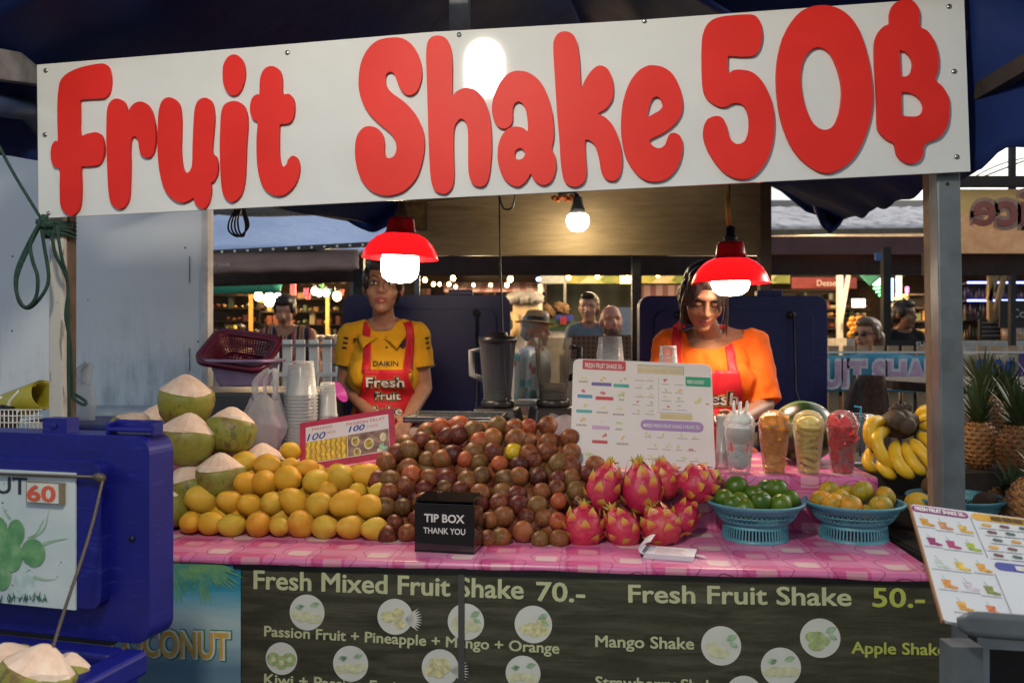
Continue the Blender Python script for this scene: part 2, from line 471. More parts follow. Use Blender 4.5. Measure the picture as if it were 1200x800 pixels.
# canopy: two navy tarp slopes on timber rafters
EL0 = P(-170, 122, 2.2); EL1 = P(440, 262, 4.7); ER1 = P(985, 258, 4.7); ER0 = P(1146, 195, 2.12)
RG1 = P(715, 110, 4.75); RG0 = S(0, .05, 2.66); RGL = S(0, -.6, 2.75)
cn = thing('stall_canopy', 'dark navy tarpaulin canopy over the shake stall, sagging at its corners', 'canopy', (0, 2.6, 2.0))
def slope(a0, a1, b0, b1, seed):
    def f(u, v):
        p = a0.lerp(a1, v).lerp(b0.lerp(b1, v), u)
        e = (1-u)**3
        p = p + Vector((0, 0, .035*noise.noise(Vector((u*5, v*7, seed))) - .05*sin(pi*u)*(.6+.4*sin(v*pi*4)) - .008*e*abs(sin(v*pi*5))))
        return p
    return f
m = MB(); m.sheet(slope(EL0, EL1, RGL, RG1, 1.5), 26, 40, .006); part('tarp_slope', m, M_navy, cn, world=True)
m = MB(); m.sheet(slope(ER0, ER1, RG0, RG1, 5.5), 26, 40, .006); part('tarp_slope', m, M_navy, cn, world=True)
m = MB(); m.sheet(lambda u, v: S(-1.7+3.4*u, .06-.42*v, 2.42-.10*v-.01*sin(u*30)*v), 24, 8, .005); part('front_flap', m, M_navy, cn, world=True)
def rflap(u, v):
    a = P(1133, 201, 2.10).lerp(P(1330, 110, 1.72), u); b = P(1128, -30, 2.12).lerp(P(1340, -60, 1.9), u)
    return a.lerp(b, v) + Vector((0, .03*sin(v*6+u*3), -.012*sin(u*16)*(1-v)))
m = MB(); m.sheet(lambda u, v: P(820+400*u, -30+70*v+20*u, 2.3+.35*v), 12, 6, .005); part('corner_flap', m, M_navy, cn, world=True)
m = MB(); m.sheet(rflap, 16, 12, .005); part('side_flap', m, M_navy, cn, world=True)
m = MB(); m.beam(P(1128, 120, 2.16), P(1230, 60, 1.86), .03, .04); part('rafter', m, M_darkwood, cn, world=True)
# hanging side flap on the left and its pale beam
def flap(u, v):
    a = EL0.lerp(EL1, .10+.26*u); return a + Vector((-.02+.02*sin(u*9), 0, .30 - .34*v - .015*sin(u*14)))
if True:
    m = MB(); m.beam(P(-30, 72, 2.1), P(60, 86, 2.42), .05, .075); part('side_beam', m, mat('grey_beam', (.20, .20, .21), .7, var=.4), cn, world=True)
    m = MB(); m.tube([P(-40, 118, 2.1), P(30, 128, 2.4), P(50, 150, 2.5)], .03, 10); part('tarp_roll', m, mat('blue_roll', (.02, .04, .10), .5), cn, world=True)
    m = MB(); m.sheet(lambda u, v: P(-60+110*u, 62+(118+6*u)*v + 2*sin(u*8), 2.36+.2*u+.01*sin(v*9)), 12, 10, .004); part('side_flap', m, M_navy, cn, world=True)
m = MB(); m.beam(P(60, 82, 2.7), P(290, -10, 3.6), .045, .05); part('rafter', m, M_brown, cn, world=True)
m = MB(); m.beam(P(580, -14, 3.3), P(632, 40, 3.9), .04, .05); part('rafter', m, M_darkwood, cn, world=True)
m = MB(); m.beam(P(470, 30, 3.8), P(760, 10, 3.8), .04, .05); part('rafter', m, M_darkwood, cn, world=True)
m = MB(); m.beam(P(320, 236, 4.3), P(442, 258, 4.72), .05, .06); part('rafter', m, timber('tan_timber', (.16, .11, .07), (.26, .19, .12)), cn, world=True)
m = MB(); m.beam(P(800, 140, 4.72), P(982, 250, 4.72), .05, .06); part('rake_board', m, M_darkwood, cn, world=True); m = MB(); m.beam(P(660, 130, 4.72), P(445, 258, 4.72), .05, .06); part('rake_board', m, M_darkwood, cn, world=True)
def corner(px, py, w, h, Y, s):      # bunched corner of the tarp
    m = MB(); m.sheet(lambda u, v: P(px+(u-.5)*w*(1-.62*v)+s*v*8, py-h*.5+h*v+8*sin(u*pi)*v, Y-.09*sin(u*pi*2)*(1-v*.4)-.05*sin(u*7+v*3)), 18, 8, .008)
    part('bunched_corner', m, M_navy, cn, world=True)
corner(990, 226, 200, 44, 4.6, -1); corner(975, 246, 60, 36, 4.56, -.2); corner(420, 246, 120, 34, 4.62, 2)
m = MB(); m.add([P(958, 222, 4.55), P(972, 258, 4.55), P(962, 259, 4.55), P(975, 226, 4.58)], [(0, 1, 2), (0, 3, 1)], False); part('loose_strap', m, M_black, cn, world=True)

# ------------------------------------------------------------------ the big sign
M_signw = None
def sign_mat():
    t = NT('white_acrylic'); c = t.coord(); n = t.noise(c, 2.5, 4); d = t.noise(c, 55, 4, .7)
    col = t.mix(t.math('MULTIPLY', t.math('GREATER_THAN', d, .70), .25), t.ramp(n, [(.35, (.55, .575, .59)), (.65, (.62, .645, .66))]), (.4, .38, .35))
    t.set(col=col, rough=.045, spec=.5); return t.mat
SV = -.03
sg = thing('shake_sign', 'long white sign with raised red letters reading Fruit Shake 50 baht', 'sign', M=MF(SV, 0, 0))
def suz(px, py, v=SV): q = toS(PV(px, py, v)); return (q.x, q.z)
pan = [suz(*p) for p in ((45, 256), (1137.5, 201), (1130, -4), (742, 24), (500, 38), (240, 60), (43, 76))]
m = MB(); m.prism([pan], -.006, 0, back=True); part('panel', m, sign_mat(), sg, bevel=.001)
t = NT('red_foam_letter'); c = t.coord(); n = t.noise(c, 5, 3)
t.set(col=t.ramp(n, [(.3, (.58, .016, .012)), (.7, (.66, .022, .016))]), rough=.5, spec=.25); t.bump(t.noise(c, 160, 2), .05, .0006); M_red = t.mat
def cr(x0, y0, s, pts): return [(x0+x/s, y0+y/s) for x, y in pts]
LET = []
c1 = (40, 60, 4.0); c2 = (180, 50, 4.0); c3 = (400, 30, 4.0); c4 = (560, 30, 4.0); c5 = (640, 20, 4.0); c6 = (800, 0, 3.635); c7 = (940, 0, 3.81); cp = (0, 0, 1.0)
LET.append([cr(*c1, [(112,190),(122,140),(150,108),(200,82),(260,66),(320,58),(345,72),(356,110),(358,150),(350,195),(335,215),(315,222),(260,224),(222,228),(212,240),(212,300),(214,392),(250,386),(292,380),(315,398),(326,440),(325,485),(312,520),(295,534),(250,540),(218,546),(218,620),(216,700),(205,745),(178,771),(150,762),(128,735),(120,700),(119,620),(117,552),(95,542),(80,510),(77,470),(85,435),(100,420),(110,418),(108,330),(108,240)])])
LET.append([cr(*c1, [(338,330),(342,270),(358,235),(385,222),(415,232),(430,258),(437,288),(450,265),(470,244),(500,236),(530,250),(552,290),(566,350),(568,420),(560,470),(545,495),(522,499),(500,485),(490,450),(485,415),(468,398),(452,420),(448,470),(449,540),(447,620),(442,690),(425,727),(400,740),(375,730),(355,700),(346,640),(342,560),(338,450)])])
LET.append([cr(*c2, [(20,360),(25,310),(40,272),(68,256),(100,266),(120,295),(128,350),(128,420),(126,500),(132,570),(143,602),(155,611),(172,596),(180,560),(182,470),(186,380),(192,310),(208,272),(238,258),(266,270),(280,305),(284,360),(278,440),(274,512),(292,535),(301,575),(297,620),(282,650),(268,656),(268,700),(258,750),(240,775),(225,779),(203,765),(190,742),(184,728),(165,740),(130,750),(90,735),(55,695),(32,630),(20,550),(17,450)])])
LET.append([cr(*c2, [(312,390),(316,330),(330,292),(360,276),(395,276),(422,296),(437,335),(440,390),(434,480),(430,580),(424,660),(408,715),(375,745),(350,742),(330,720),(318,680),(312,600),(309,480)])])
LET.append([cr(*c2, [(375,55),(405,68),(424,105),(428,150),(418,200),(400,235),(375,248),(350,238),(330,205),(323,170),(325,110),(345,70)])])
LET.append([cr(*c2, [(495,240),(497,180),(510,135),(535,113),(565,112),(590,130),(602,170),(604,238),(635,240),(655,265),(661,300),(655,350),(635,376),(600,382),(590,388),(588,440),(588,520),(595,565),(608,581),(622,570),(630,548),(650,530),(672,540),(684,580),(678,630),(655,675),(620,708),(585,719),(545,708),(512,675),(490,610),(482,530),(482,440),(486,376),(465,360),(452,325),(453,285),(465,255),(485,242)])])
LET.append([cr(*c3, [(240,56),(290,62),(335,95),(365,150),(378,215),(370,270),(350,312),(318,327),(290,315),(270,285),(255,245),(245,224),(228,217),(212,226),(206,250),(212,285),(240,318),(300,362),(350,420),(382,490),(390,560),(378,640),(350,715),(300,770),(250,792),(200,797),(140,775),(95,725),(70,655),(63,580),(72,520),(98,482),(130,471),(165,480),(190,505),(202,545),(202,590),(210,616),(228,621),(248,608),(258,575),(250,535),(225,500),(170,455),(120,400),(88,330),(80,260),(90,180),(120,115),(170,70)])])
LET.append([cr(*c3, [(397,140),(402,85),(420,56),(455,47),(490,60),(512,100),(520,170),(520,250),(521,326),(535,312),(560,298),(590,292),(630,302),(665,340),(690,400),(702,480),(705,570),(700,650),(690,715),(672,748),(645,756),(615,742),(598,700),(594,640),(594,560),(592,490),(580,450),(562,437),(545,447),(530,475),(526,530),(527,620),(529,700),(520,755),(495,785),(470,788),(440,775),(422,735),(414,660),(408,520),(403,350),(399,220)])])
LET.append([cr(*c4, [(200,212),(240,222),(285,255),(320,310),(345,390),(356,470),(355,530),(347,576),(362,610),(367,660),(355,710),(335,738),(305,748),(275,735),(255,710),(247,695),(235,715),(215,740),(185,755),(145,740),(112,700),(94,640),(93,580),(105,530),(130,492),(160,476),(190,474),(215,482),(233,494),(233,450),(225,400),(212,370),(192,356),(172,366),(163,395),(163,440),(152,468),(128,483),(98,476),(75,445),(65,395),(72,340),(95,280),(130,235),(165,215)]), cr(*c4, [(172,600),(180,582),(200,574),(216,588),(221,603),(210,622),(190,629),(176,620)])])
LET.append([cr(*c4, [(353,110),(358,65),(378,36),(412,27),(445,42),(465,80),(474,140),(480,220),(484,288),(500,260),(525,220),(555,193),(580,188),(610,205),(630,250),(636,305),(628,350),(600,390),(564,413),(600,432),(640,480),(668,560),(677,630),(670,690),(650,722),(622,728),(595,715),(578,680),(568,620),(550,565),(530,542),(510,534),(503,545),(505,610),(510,680),(502,725),(480,748),(450,756),(420,745),(400,715),(388,640),(382,540),(370,400),(360,240)])])
LET.append([cr(*c5, [(500,226),(550,236),(595,270),(625,330),(640,395),(635,450),(605,500),(550,543),(487,575),(495,598),(515,612),(535,614),(556,600),(568,570),(580,548),(605,543),(630,560),(640,595),(636,650),(612,710),(570,755),(515,772),(460,762),(410,720),(372,650),(353,560),(352,470),(362,390),(390,310),(430,255),(470,231)]), cr(*c5, [(476,465),(482,425),(495,388),(515,373),(535,383),(546,412),(535,435),(510,450)])])
LET.append([cr(*c6, [(82,200),(88,140),(110,98),(150,75),(210,66),(290,62),(318,75),(334,105),(340,150),(333,195),(315,228),(290,240),(240,241),(200,238),(193,250),(195,308),(215,300),(250,297),(300,310),(345,355),(378,430),(391,510),(385,600),(360,680),(315,740),(270,762),(220,758),(165,725),(115,655),(90,590),(92,535),(110,505),(145,494),(172,505),(188,540),(200,585),(222,610),(245,612),(268,595),(282,550),(280,490),(262,452),(235,439),(210,442),(180,456),(145,450),(108,425),(88,380),(82,300)])])
LET.append([cr(*cp, [(962,6),(985,11),(1003,28),(1015,58),(1022,95),(1022,130),(1012,165),(996,190),(972,203),(950,196),(930,176),(916,143),(910,105),(911,70),(920,38),(938,14)]), cr(*cp, [(960,55.6),(973,63),(982,82),(986.5,105),(984,130),(977,147),(965.7,152),(953,144),(943,122),(938.4,95),(941,73),(949,60)])])
LET.append([cr(*c7, [(390,105),(392,60),(405,25),(430,5),(465,0),(495,5),(517,30),(526,65),(527,118),(560,138),(592,185),(609,250),(608,310),(596,355),(630,390),(655,440),(658,510),(645,570),(610,615),(550,642),(540,690),(520,720),(485,731),(450,720),(425,690),(412,642),(380,625),(350,595),(337,560),(335,480),(330,380),(324,270),(325,190),(340,145),(365,118)]), cr(*c7, [(436,226),(437,226),(465,234),(488,260),(495,290),(485,325),(465,341),(443,343),(442,342)]), cr(*c7, [(444,412),(445,412),(480,414),(520,435),(542,468),(538,500),(515,518),(480,520),(447,516),(446,515)])])
for loops in LET:
    L = []
    for lp in loops:
        p2 = [Vector(suz(x, y, SV-.011)) for x, y in lp]
        sp = spline([(p.x, p.y, 0) for p in p2], 4, True); L.append([(p.x, p.y) for p in sp])
    m = MB(); m.prism(L, .0005, .011); part('letter', m, M_red, sg, bevel=.0015)
for px, py in ((54, 83), (53, 158), (57, 250), (337, 62), (538, 41), (755, 25), (1118, 84), (1121, 184), (1112, 8)):
    u_, z_ = suz(px, py); m = MB(); m.lathe([(.0062, 0), (.006, .0022), (.0035, .0035), (0, .004)], 12, M=TR((u_, z_, 0))); part('screw', m, M_chrome, sg)

# ------------------------------------------------------------------ counter, cloth
ct = thing('stall_counter', 'long wooden stall counter with a raised rear shelf under a pink cloth', 'counter', M=MST)
M_ply = timber('plywood', (.22, .15, .09), (.36, .26, .16), sc=(6, 6, 1))
m = MB(); m.box((-.13, .5, .797), (2.34, .96, .022)); part('tabletop', m, M_ply, ct)
m = MB(); m.box((-.13, .72, .883), (2.34, .55, .15)); part('raised_shelf', m, M_ply, ct)
m = MB(); m.box((-.13, .035, .40), (2.3, .02, .76)); part('front_board', m, M_darkwood, ct)
for u_ in (-1.26, 1.0):
    for v_ in (.06, .93): m = MB(); m.box((u_, v_, .3925), (.05, .05, .785)); part('leg', m, M_brown, ct)
def cloth_mat():
    t = NT('pink_oilcloth'); c = t.coord(); sx = t.n('SeparateXYZ'); t.l(c, sx.inputs[0])
    w = t.math('ADD', sx.outputs['Y'], sx.outputs['Z'])
    nz = t.noise(c, 2.2, 2); uu = t.math('ADD', sx.outputs['X'], t.math('MULTIPLY', nz, .03))
    a = t.math('FRACT', t.math('MULTIPLY', t.math('ADD', uu, 5), 1/.22)); b = t.math('FRACT', t.math('MULTIPLY', t.math('ADD', w, 5.06), 1/.155))
    def band(x, lo, hi): return t.math('MULTIPLY', t.math('GREATER_THAN', x, lo), t.math('LESS_THAN', x, hi))
    base = t.ramp(t.noise(c, 9, 4), [(.3, (.62, .12, .33)), (.7, (.72, .20, .42))])
    col = t.mix(band(a, .40, .82), base, (.58, .055, .24)); col = t.mix(t.math('MULTIPLY', band(b, .12, .5), .6), col, (.74, .30, .50))
    hatch = t.math('GREATER_THAN', t.math('SINE', t.math('MULTIPLY', t.math('ADD', uu, w), 900)), .2)
    col = t.mix(t.math('MULTIPLY', hatch, .18), col, (.85, .55, .68))
    sq = t.math('MULTIPLY', band(a, .05, .30), band(b, .05, .36)); sq2 = t.math('MULTIPLY', band(a, .55, .78), band(b, .55, .88))
    col = t.mix(t.math('MULTIPLY', t.math('MAXIMUM', sq, t.math('MULTIPLY', sq2, .45)), .8), col, (.74, .60, .56))
    # thin dark hand-drawn loops printed on the cloth
    def ring(ax, bx, r, dx, asp):
        da = t.math('MULTIPLY', t.math('SUBTRACT', t.math('FRACT', t.math('ADD', a, ax)), .5), .22)
        db = t.math('MULTIPLY', t.math('SUBTRACT', t.math('FRACT', t.math('ADD', b, bx)), .5), .155*asp)
        d = t.math('SQRT', t.math('ADD', t.math('MULTIPLY', da, da), t.math('MULTIPLY', db, db)))
        d = t.math('ADD', d, t.math('MULTIPLY', t.math('SUBTRACT', t.noise(c, 14, 2), .5), .03))
        return t.math('LESS_THAN', t.math('ABSOLUTE', t.math('SUBTRACT', d, r)), .0014)
    rg = t.math('MAXIMUM', ring(.3, .15, .05, 0, .9), ring(.82, .6, .06, 0, 1.2))
    ln = t.math('MAXIMUM', t.math('LESS_THAN', t.math('ABSOLUTE', t.math('SUBTRACT', a, .345)), .007), t.math('LESS_THAN', t.math('ABSOLUTE', t.math('SUBTRACT', b, .45)), .008))
    col = t.mix(t.math('MULTIPLY', t.math('MAXIMUM', rg, t.math('MULTIPLY', ln, .6)), .75), col, (.17, .03, .06))
    t.set(col=col, rough=.33, spec=.5); t.bump(t.noise(c, 7, 4), .25, .006); return t.mat
prof = [(-.009, .797), (-.011, .804), (-.007, .8115), (.0, .8125), (.42, .8125), (.437, .818), (.4375, .83), (.4375, .965), (.441, .975), (.455, .976), (.995, .976), (1.0, .93)]
def clf(u, v):
    x = -1.305 + 2.35*u; k = v*(len(prof)-1); i = min(int(k), len(prof)-2); f = k-i
    y, z = prof[i][0]*(1-f)+prof[i+1][0]*f, prof[i][1]*(1-f)+prof[i+1][1]*f
    w = .0022*noise.noise(Vector((x*5, y*6, z*4)))
    return (x, y-abs(w)*.8, z+w if z > .8 else z+w*3)
m = MB(); m.sheet(clf, 90, (len(prof)-1)*3, .0015)
cl = link('tablecloth', m.mesh('tablecloth'), cloth_mat()); cl.matrix_world = MST
tag(cl, 'pink patchwork oilcloth draped over the fruit counter and its raised shelf', 'tablecloth')

# ------------------------------------------------------------------ printed banners on the counter front
def wood_banner():
    t = NT('printed_wood_grain'); c = t.coord()
    n = t.noise(t.mapping(c, (1.3, 9, 1)), 4, 8, .62, .6); n2 = t.noise(t.mapping(c, (.7, 40, 1)), 5, 4, .7); n3 = t.noise(c, 2.2, 3)
    col = t.ramp(n, [(.28, (.034, .034, .021)), (.46, (.066, .064, .040)), (.62, (.11, .105, .070)), (.76, (.17, .16, .11))])
    col = t.mix(t.math('MULTIPLY', t.math('GREATER_THAN', n2, .57), .35), col, (.022, .022, .015))
    col = t.mix(t.math('MULTIPLY', n3, .5), col, (.03, .03, .02))
    rb = t.math('SINE', t.math('MULTIPLY', t.n('SeparateXYZ').outputs[0], 1))
    sx = t.n('SeparateXYZ'); t.l(c, sx.inputs[0])
    rib = t.math('SINE', t.math('MULTIPLY', sx.outputs['X'], 1500))
    t.set(col=col, rough=.36, spec=.5); t.bump(t.math('ADD', t.math('MULTIPLY', rib, .5), t.math('MULTIPLY', t.noise(c, 5, 3), 6)), .35, .0012); return t.mat
BV = -.004
bn = thing('drink_menu_banner', 'dark wood-print vinyl banner listing shake names and prices on the counter front', 'banner', M=MF(BV))
def bp(px, py, v=BV): q = toS(PV(px, py, v)); return q.x, q.z
x0 = bp(283, 700)[0]; x1 = 1.075; z1 = .797
m = MB(); m.box(((x0+x1)/2, .5*(z1+.12), -.001), (x1-x0, z1-.12, .002)); part('vinyl_sheet', m, wood_banner(), bn)
M_cream = mat('cream_print', (.58, .60, .36), .4, var=.06); M_lime = mat('lime_print', (.52, .56, .12), .4, var=.06)
def line(mb, txt, pl, pr, cap, bold=.02, zoff=0, th=.0006):
    """lettering between two baseline pixels, cap height in pixels"""
    a = Vector(bp(*pl)); b = Vector(bp(*pr)); d = b-a; ang = atan2(d.y, d.x)
    q = PV(pl[0], pl[1], BV); h = cap/FPX*q.y
    mb.text(txt, TR((a.x, a.y, .0009+zoff), (0, 0, ang)), bold=0, th=th, w=d.length, h=h, over=.035)
def wr(items, mtl, name='lettering'):
    m = MB()
    for it in items: line(m, *it)
    part(name, m, mtl, bn)
wr([('Fresh Mixed Fruit Shake', (298, 689), (613, 701), 22.5)], M_cream); wr([('70.-', (629, 703), (685, 705), 23)], M_cream)
wr([('Fresh Fruit Shake', (737, 705), (997, 709), 21.5)], M_cream); wr([('50.-', (1023, 710), (1083, 711), 23)], M_lime)
wr([('Passion Fruit + Pineapple + Mango + Orange', (310, 744.5), (655, 765), 12.5)], M_cream)
wr([('Kiwi + Passion Fruit', (310, 801), (471, 811), 13)], M_cream)
wr([('Mango Shake', (698, 757), (813, 760), 14)], M_cream); wr([('Apple Shake', (998, 764.5), (1108, 767), 14)], M_lime)
wr([('Strawberry Shake', (698, 804), (846, 809), 13)], M_cream)
M_disc = mat('white_print', (.70, .72, .66), .4, var=.05); M_pale = mat('pale_fruit_print', (.70, .70, .46), .4, var=.14, scale=60)
M_pg = mat('green_leaf_print', (.38, .56, .36), .45, var=.3, scale=60); M_py = mat('yellow_fruit_print', (.72, .68, .38), .45, var=.3, scale=70); M_kiwi = mat('kiwi_print', (.42, .52, .24), .45, var=.3, scale=60)
def leafp(mb, x, y, l, w, a, z): mb.prism([[(x+l*t*cos(a)-w*s_*sin(pi*t)*sin(a), y+l*t*sin(a)+w*s_*sin(pi*t)*cos(a)) for t, s_ in [(i/8, 1) for i in range(9)]+[(1-i/8, -1) for i in range(1, 8)]]], z-.0003, z)
for px, py, rp, kind in ((360, 717, 21, 'passion'), (463, 722, 21, 'pine'), (546, 728, 21.5, 'mango'), (625, 731, 22, 'orange'), (330, 771, 19, 'kiwi'), (411, 777, 21, 'passion'), (516, 782, 22, 'pine'), (613, 788, 20.5, 'lime'), (845, 756, 23, 'mango'), (961, 747, 23, 'apple'), (915, 781, 23, 'passion'), (872, 812, 21, 'lime')):
    x, z = bp(px, py); r = rp/FPX*PV(px, py, BV).y
    m = MB(); m.disc((x, z), r, .0012, 36); d = part('picture_disc', m, M_disc, bn)
    r_ = random.Random(px); m = MB(); g_ = MB()
    if kind in ('passion', 'lime'):
        for k in range(5): m.disc((x+(k-2)*r*.3, z-r*.28+r_.uniform(-.08, .12)*r), r*.3, .0016+.0002*k, 16, r*.26)
        for k in range(3): m.disc((x+(k-1)*r*.42, z-r*.3), r*.15, .0030, 12)
        leafp(g_, x-r*.7, z+r*.25, r*.55, r*.14, .2, .0018); leafp(g_, x+r*.15, z+r*.35, r*.6, r*.16, .3, .0018); leafp(g_, x-r*.5, z+r*.1, r*.4, r*.12, .9, .0018)
        part('fruit_picture', m, M_pale, d); part('leaf_picture', g_, M_pg, d)
    elif kind == 'kiwi':
        for k in range(3): m.disc((x+(k-1)*r*.5, z-r*.05-(k % 2)*r*.2), r*.44, .0016+.0002*k, 18)
        for k in range(3): g_.disc((x+(k-1)*r*.5, z-r*.05-(k % 2)*r*.2), r*.16, .0026, 10)
        part('fruit_picture', m, M_kiwi, d); part('core_picture', g_, M_pale, d)
    elif kind == 'pine':
        for k in range(7): m.disc((x+r_.uniform(-.55, .35)*r, z+r_.uniform(-.5, .4)*r), r*.33, .0016+.0002*k, 12, r*.28)
        for k in range(9): leafp(g_, x+r*.55, z-r*.1, r*1.0, r*.06, -.7+k*.17, .0030)
        part('fruit_picture', m, M_py, d); part('leaf_picture', g_, M_disc, d)
    else:
        c_ = {'mango': M_pale, 'orange': M_py, 'apple': M_kiwi}[kind]
        for k in range(5): m.disc((x+r_.uniform(-.5, .5)*r, z+r_.uniform(-.45, .1)*r), r*.36, .0016+.0002*k, 14, r*.28)
        leafp(g_, x+r*.25, z+r*.3, r*.6, r*.16, .5, .0028); leafp(g_, x+r*.4, z+r*.2, r*.5, r*.13, -.5, .0028)
        part('fruit_picture', m, c_, d); part('leaf_picture', g_, M_pg, d)
# dark batten strip under the cloth, vertical tape
m = MB(); a, b = x0-.02, x1; m.box(((a+b)/2, .791, .004), (b-a, .012, .006)); part('top_batten', m, M_black, bn)
q = bp(541, 720); m = MB(); m.box((q[0], .455, .0045), (.0165, .67, .0015))
t = NT('grey_tape'); t.set(col=(.10, .10, .10), rough=.3, alpha=.72); part('sealing_tape', m, t.mat, bn)

cb = thing('coconut_banner', 'blue beach-print vinyl sheet with palm fronds and yellow coconut lettering on the counter front', 'banner', M=MF(BV))
def beach():
    t = NT('beach_print'); c = t.coord(); sx = t.n('SeparateXYZ'); t.l(c, sx.inputs[0]); n = t.noise(t.mapping(c, (3, 20, 1)), 2, 4)
    f = t.math('ADD', t.math('MULTIPLY', t.math('SUBTRACT', .80, sx.outputs['Y']), 2.2), t.math('MULTIPLY', t.math('SUBTRACT', n, .5), .12))
    t.set(col=t.ramp(f, [(0, (.03, .22, .36)), (.18, (.05, .34, .50)), (.34, (.45, .60, .62)), (.48, (.36, .52, .58)), (.62, (.14, .26, .36)), (.8, (.2, .32, .38))]), rough=.35)
    t.bump(t.noise(c, 6, 3), .3, .006); return t.mat
xa, xb = -1.27, x0-.002
m = MB(); m.box(((xa+xb)/2, .46, .0), (xb-xa, .67, .002)); part('vinyl_sheet', m, beach(), cb)
m = MB(); rr = random.Random(3)
for cx, cz, n_ in ((bp(232, 640), None, 26), (bp(196, 640), None, 18)):
    pass
for (px, py, n_, a0, a1) in ((238, 655, 30, -2.85, -.25), (200, 655, 26, -2.9, -.4)):
    x, z = bp(px, py)
    for k in range(n_):
        a = a0+(a1-a0)*k/n_+rr.uniform(-.05, .05); l = rr.uniform(.07, .125)
        leafp(m, x, z+.0, l, .0045, a, .0018+.00005*k)
part('palm_picture', m, mat('palm_print', (.20, .42, .16), .45, col2=(.06, .27, .25), scale=25), cb)
x, z = bp(130, 766); xe, ze = bp(270, 768)
for bo, mt, zz in ((.09, mat('print_green', (.06, .25, .13), .4), .0012), (.06, M_disc, .0020), (.015, mat('print_gold', (.62, .36, .05), .4, col2=(.70, .50, .12), scale=20), .0028)):
    m = MB(); g_ = MB(); g_.text('COCONUT', Matrix.Identity(4), bold=bo, th=.0006, w=None, size=1)
    bb = glyphs('COCONUT', .015)[2]; sc = (xe-bp(128, 766)[0])/(bb[1]-bb[0]); hh = 31/FPX*2.28/.73
    for i, v in enumerate(g_.v): g_.v[i] = Vector((xe-(bb[1]-v.x+bb[0])*sc+0, z+v.y*hh, zz+v.z))
    m.join(g_, Matrix.Identity(4)); part('lettering', m, mt, cb)
# ------------------------------------------------------------------ fruit on the counter
def ordn(i): return ['first', 'second', 'third', 'fourth', 'fifth', 'sixth', 'seventh', 'eighth', 'ninth', 'tenth', 'eleventh', 'twelfth', 'thirteenth', 'fourteenth', 'fifteenth', 'sixteenth', 'seventeenth', 'eighteenth', 'nineteenth', 'twentieth', 'twenty first', 'twenty second', 'twenty third', 'twenty fourth'][i]
def egg(seed, asp=1.18, n=(22, 14), bump=.05, tip=.12, bs=7):
    m = MB(); m.ell((0, 0, 0), (1, 1, 1), nu=n[0], nv=n[1], bump=bump, bs=bs, seed=seed)
    for v in m.v:
        k = 1 - tip*max(v.z, 0); v.x *= k; v.y *= k; v.z *= asp
    return m
HP0 = .80                                                      # heap planes: z = a + s (v - v0)
def on_heap(px, py, a, s, v0):
    d = ray(px, py); d_s = Vector((d.dot(U), d.dot(V), d.z)); c = toS(CAM)
    t = (a + s*(c.y-v0) - c.z)/(d_s.z - s*d_s.y)
    return CAM + d*t
# --- mangoes
def mango_extra(t, c, col):
    n = t.noise(c, 5, 3); col = t.mix(t.math('MULTIPLY', t.math('GREATER_THAN', n, .60), .35), col, (.50, .36, .03))
    sp = t.math('LESS_THAN', t.voro(c, 9), .09); return t.mix(t.math('MULTIPLY', sp, .6), col, (.16, .07, .02))
M_mango = rndmat('mango_skin', [(.58, .40, .045), (.68, .40, .035), (.70, .34, .03), (.64, .43, .055), (.68, .30, .03)], .5, spec=.25, speck=(.28, .12, .02), speck_s=38, speck_amt=.45, mott=.22, ms=1.6, bump=.06, bscale=16, bd=.02, extra=mango_extra, sss=.0)
M_stem = mat('fruit_stem', (.07, .045, .025), .8, var=.4, scale=60)
mg_me = []
for k in range(4):
    m = egg(k+1, 1.30, bump=.07, tip=.16); mg_me.append(m.mesh('mango')); mg_me[-1].materials.append(M_mango)
st = MB(); st.lathe([(.10, 0), (.075, .05), (.05, .09), (0, .10)], 8); st_me = st.mesh('stem_scar'); st_me.materials.append(M_stem)
MG = [[(92,447,50,52),(190,450,60,52),(285,460,60,48),(412,455,58,55),(510,465,48,46),(610,455,62,55),(725,468,60,52),(840,470,58,52),(958,478,62,50)],
      [(150,337,63,72),(280,352,52,50),(370,368,52,52),(475,360,52,55),(580,352,60,58),(697,368,62,58),(825,365,70,65),(935,375,63,60)],
      [(160,232,45,40),(255,253,58,58),(355,268,56,52),(440,265,60,60),(550,245,72,60),(685,260,60,60),(803,240,55,66),(920,228,57,60),(975,300,46,34)],
      [(345,165,55,52),(455,180,60,52),(560,178,40,30),(640,195,50,40),(735,300,48,42),(880,300,40,36),(560,112,34,46)]]
rown = ['bottom row', 'second row', 'third row', 'top row']
MANGO_LOOK = {(0, 0): 'green tinged mango at the far left end of the bottom row', (1, 7): 'yellow mango with a dark crease, last in the second row', (3, 6): 'yellow mango behind the left edge of the pink price sign'}
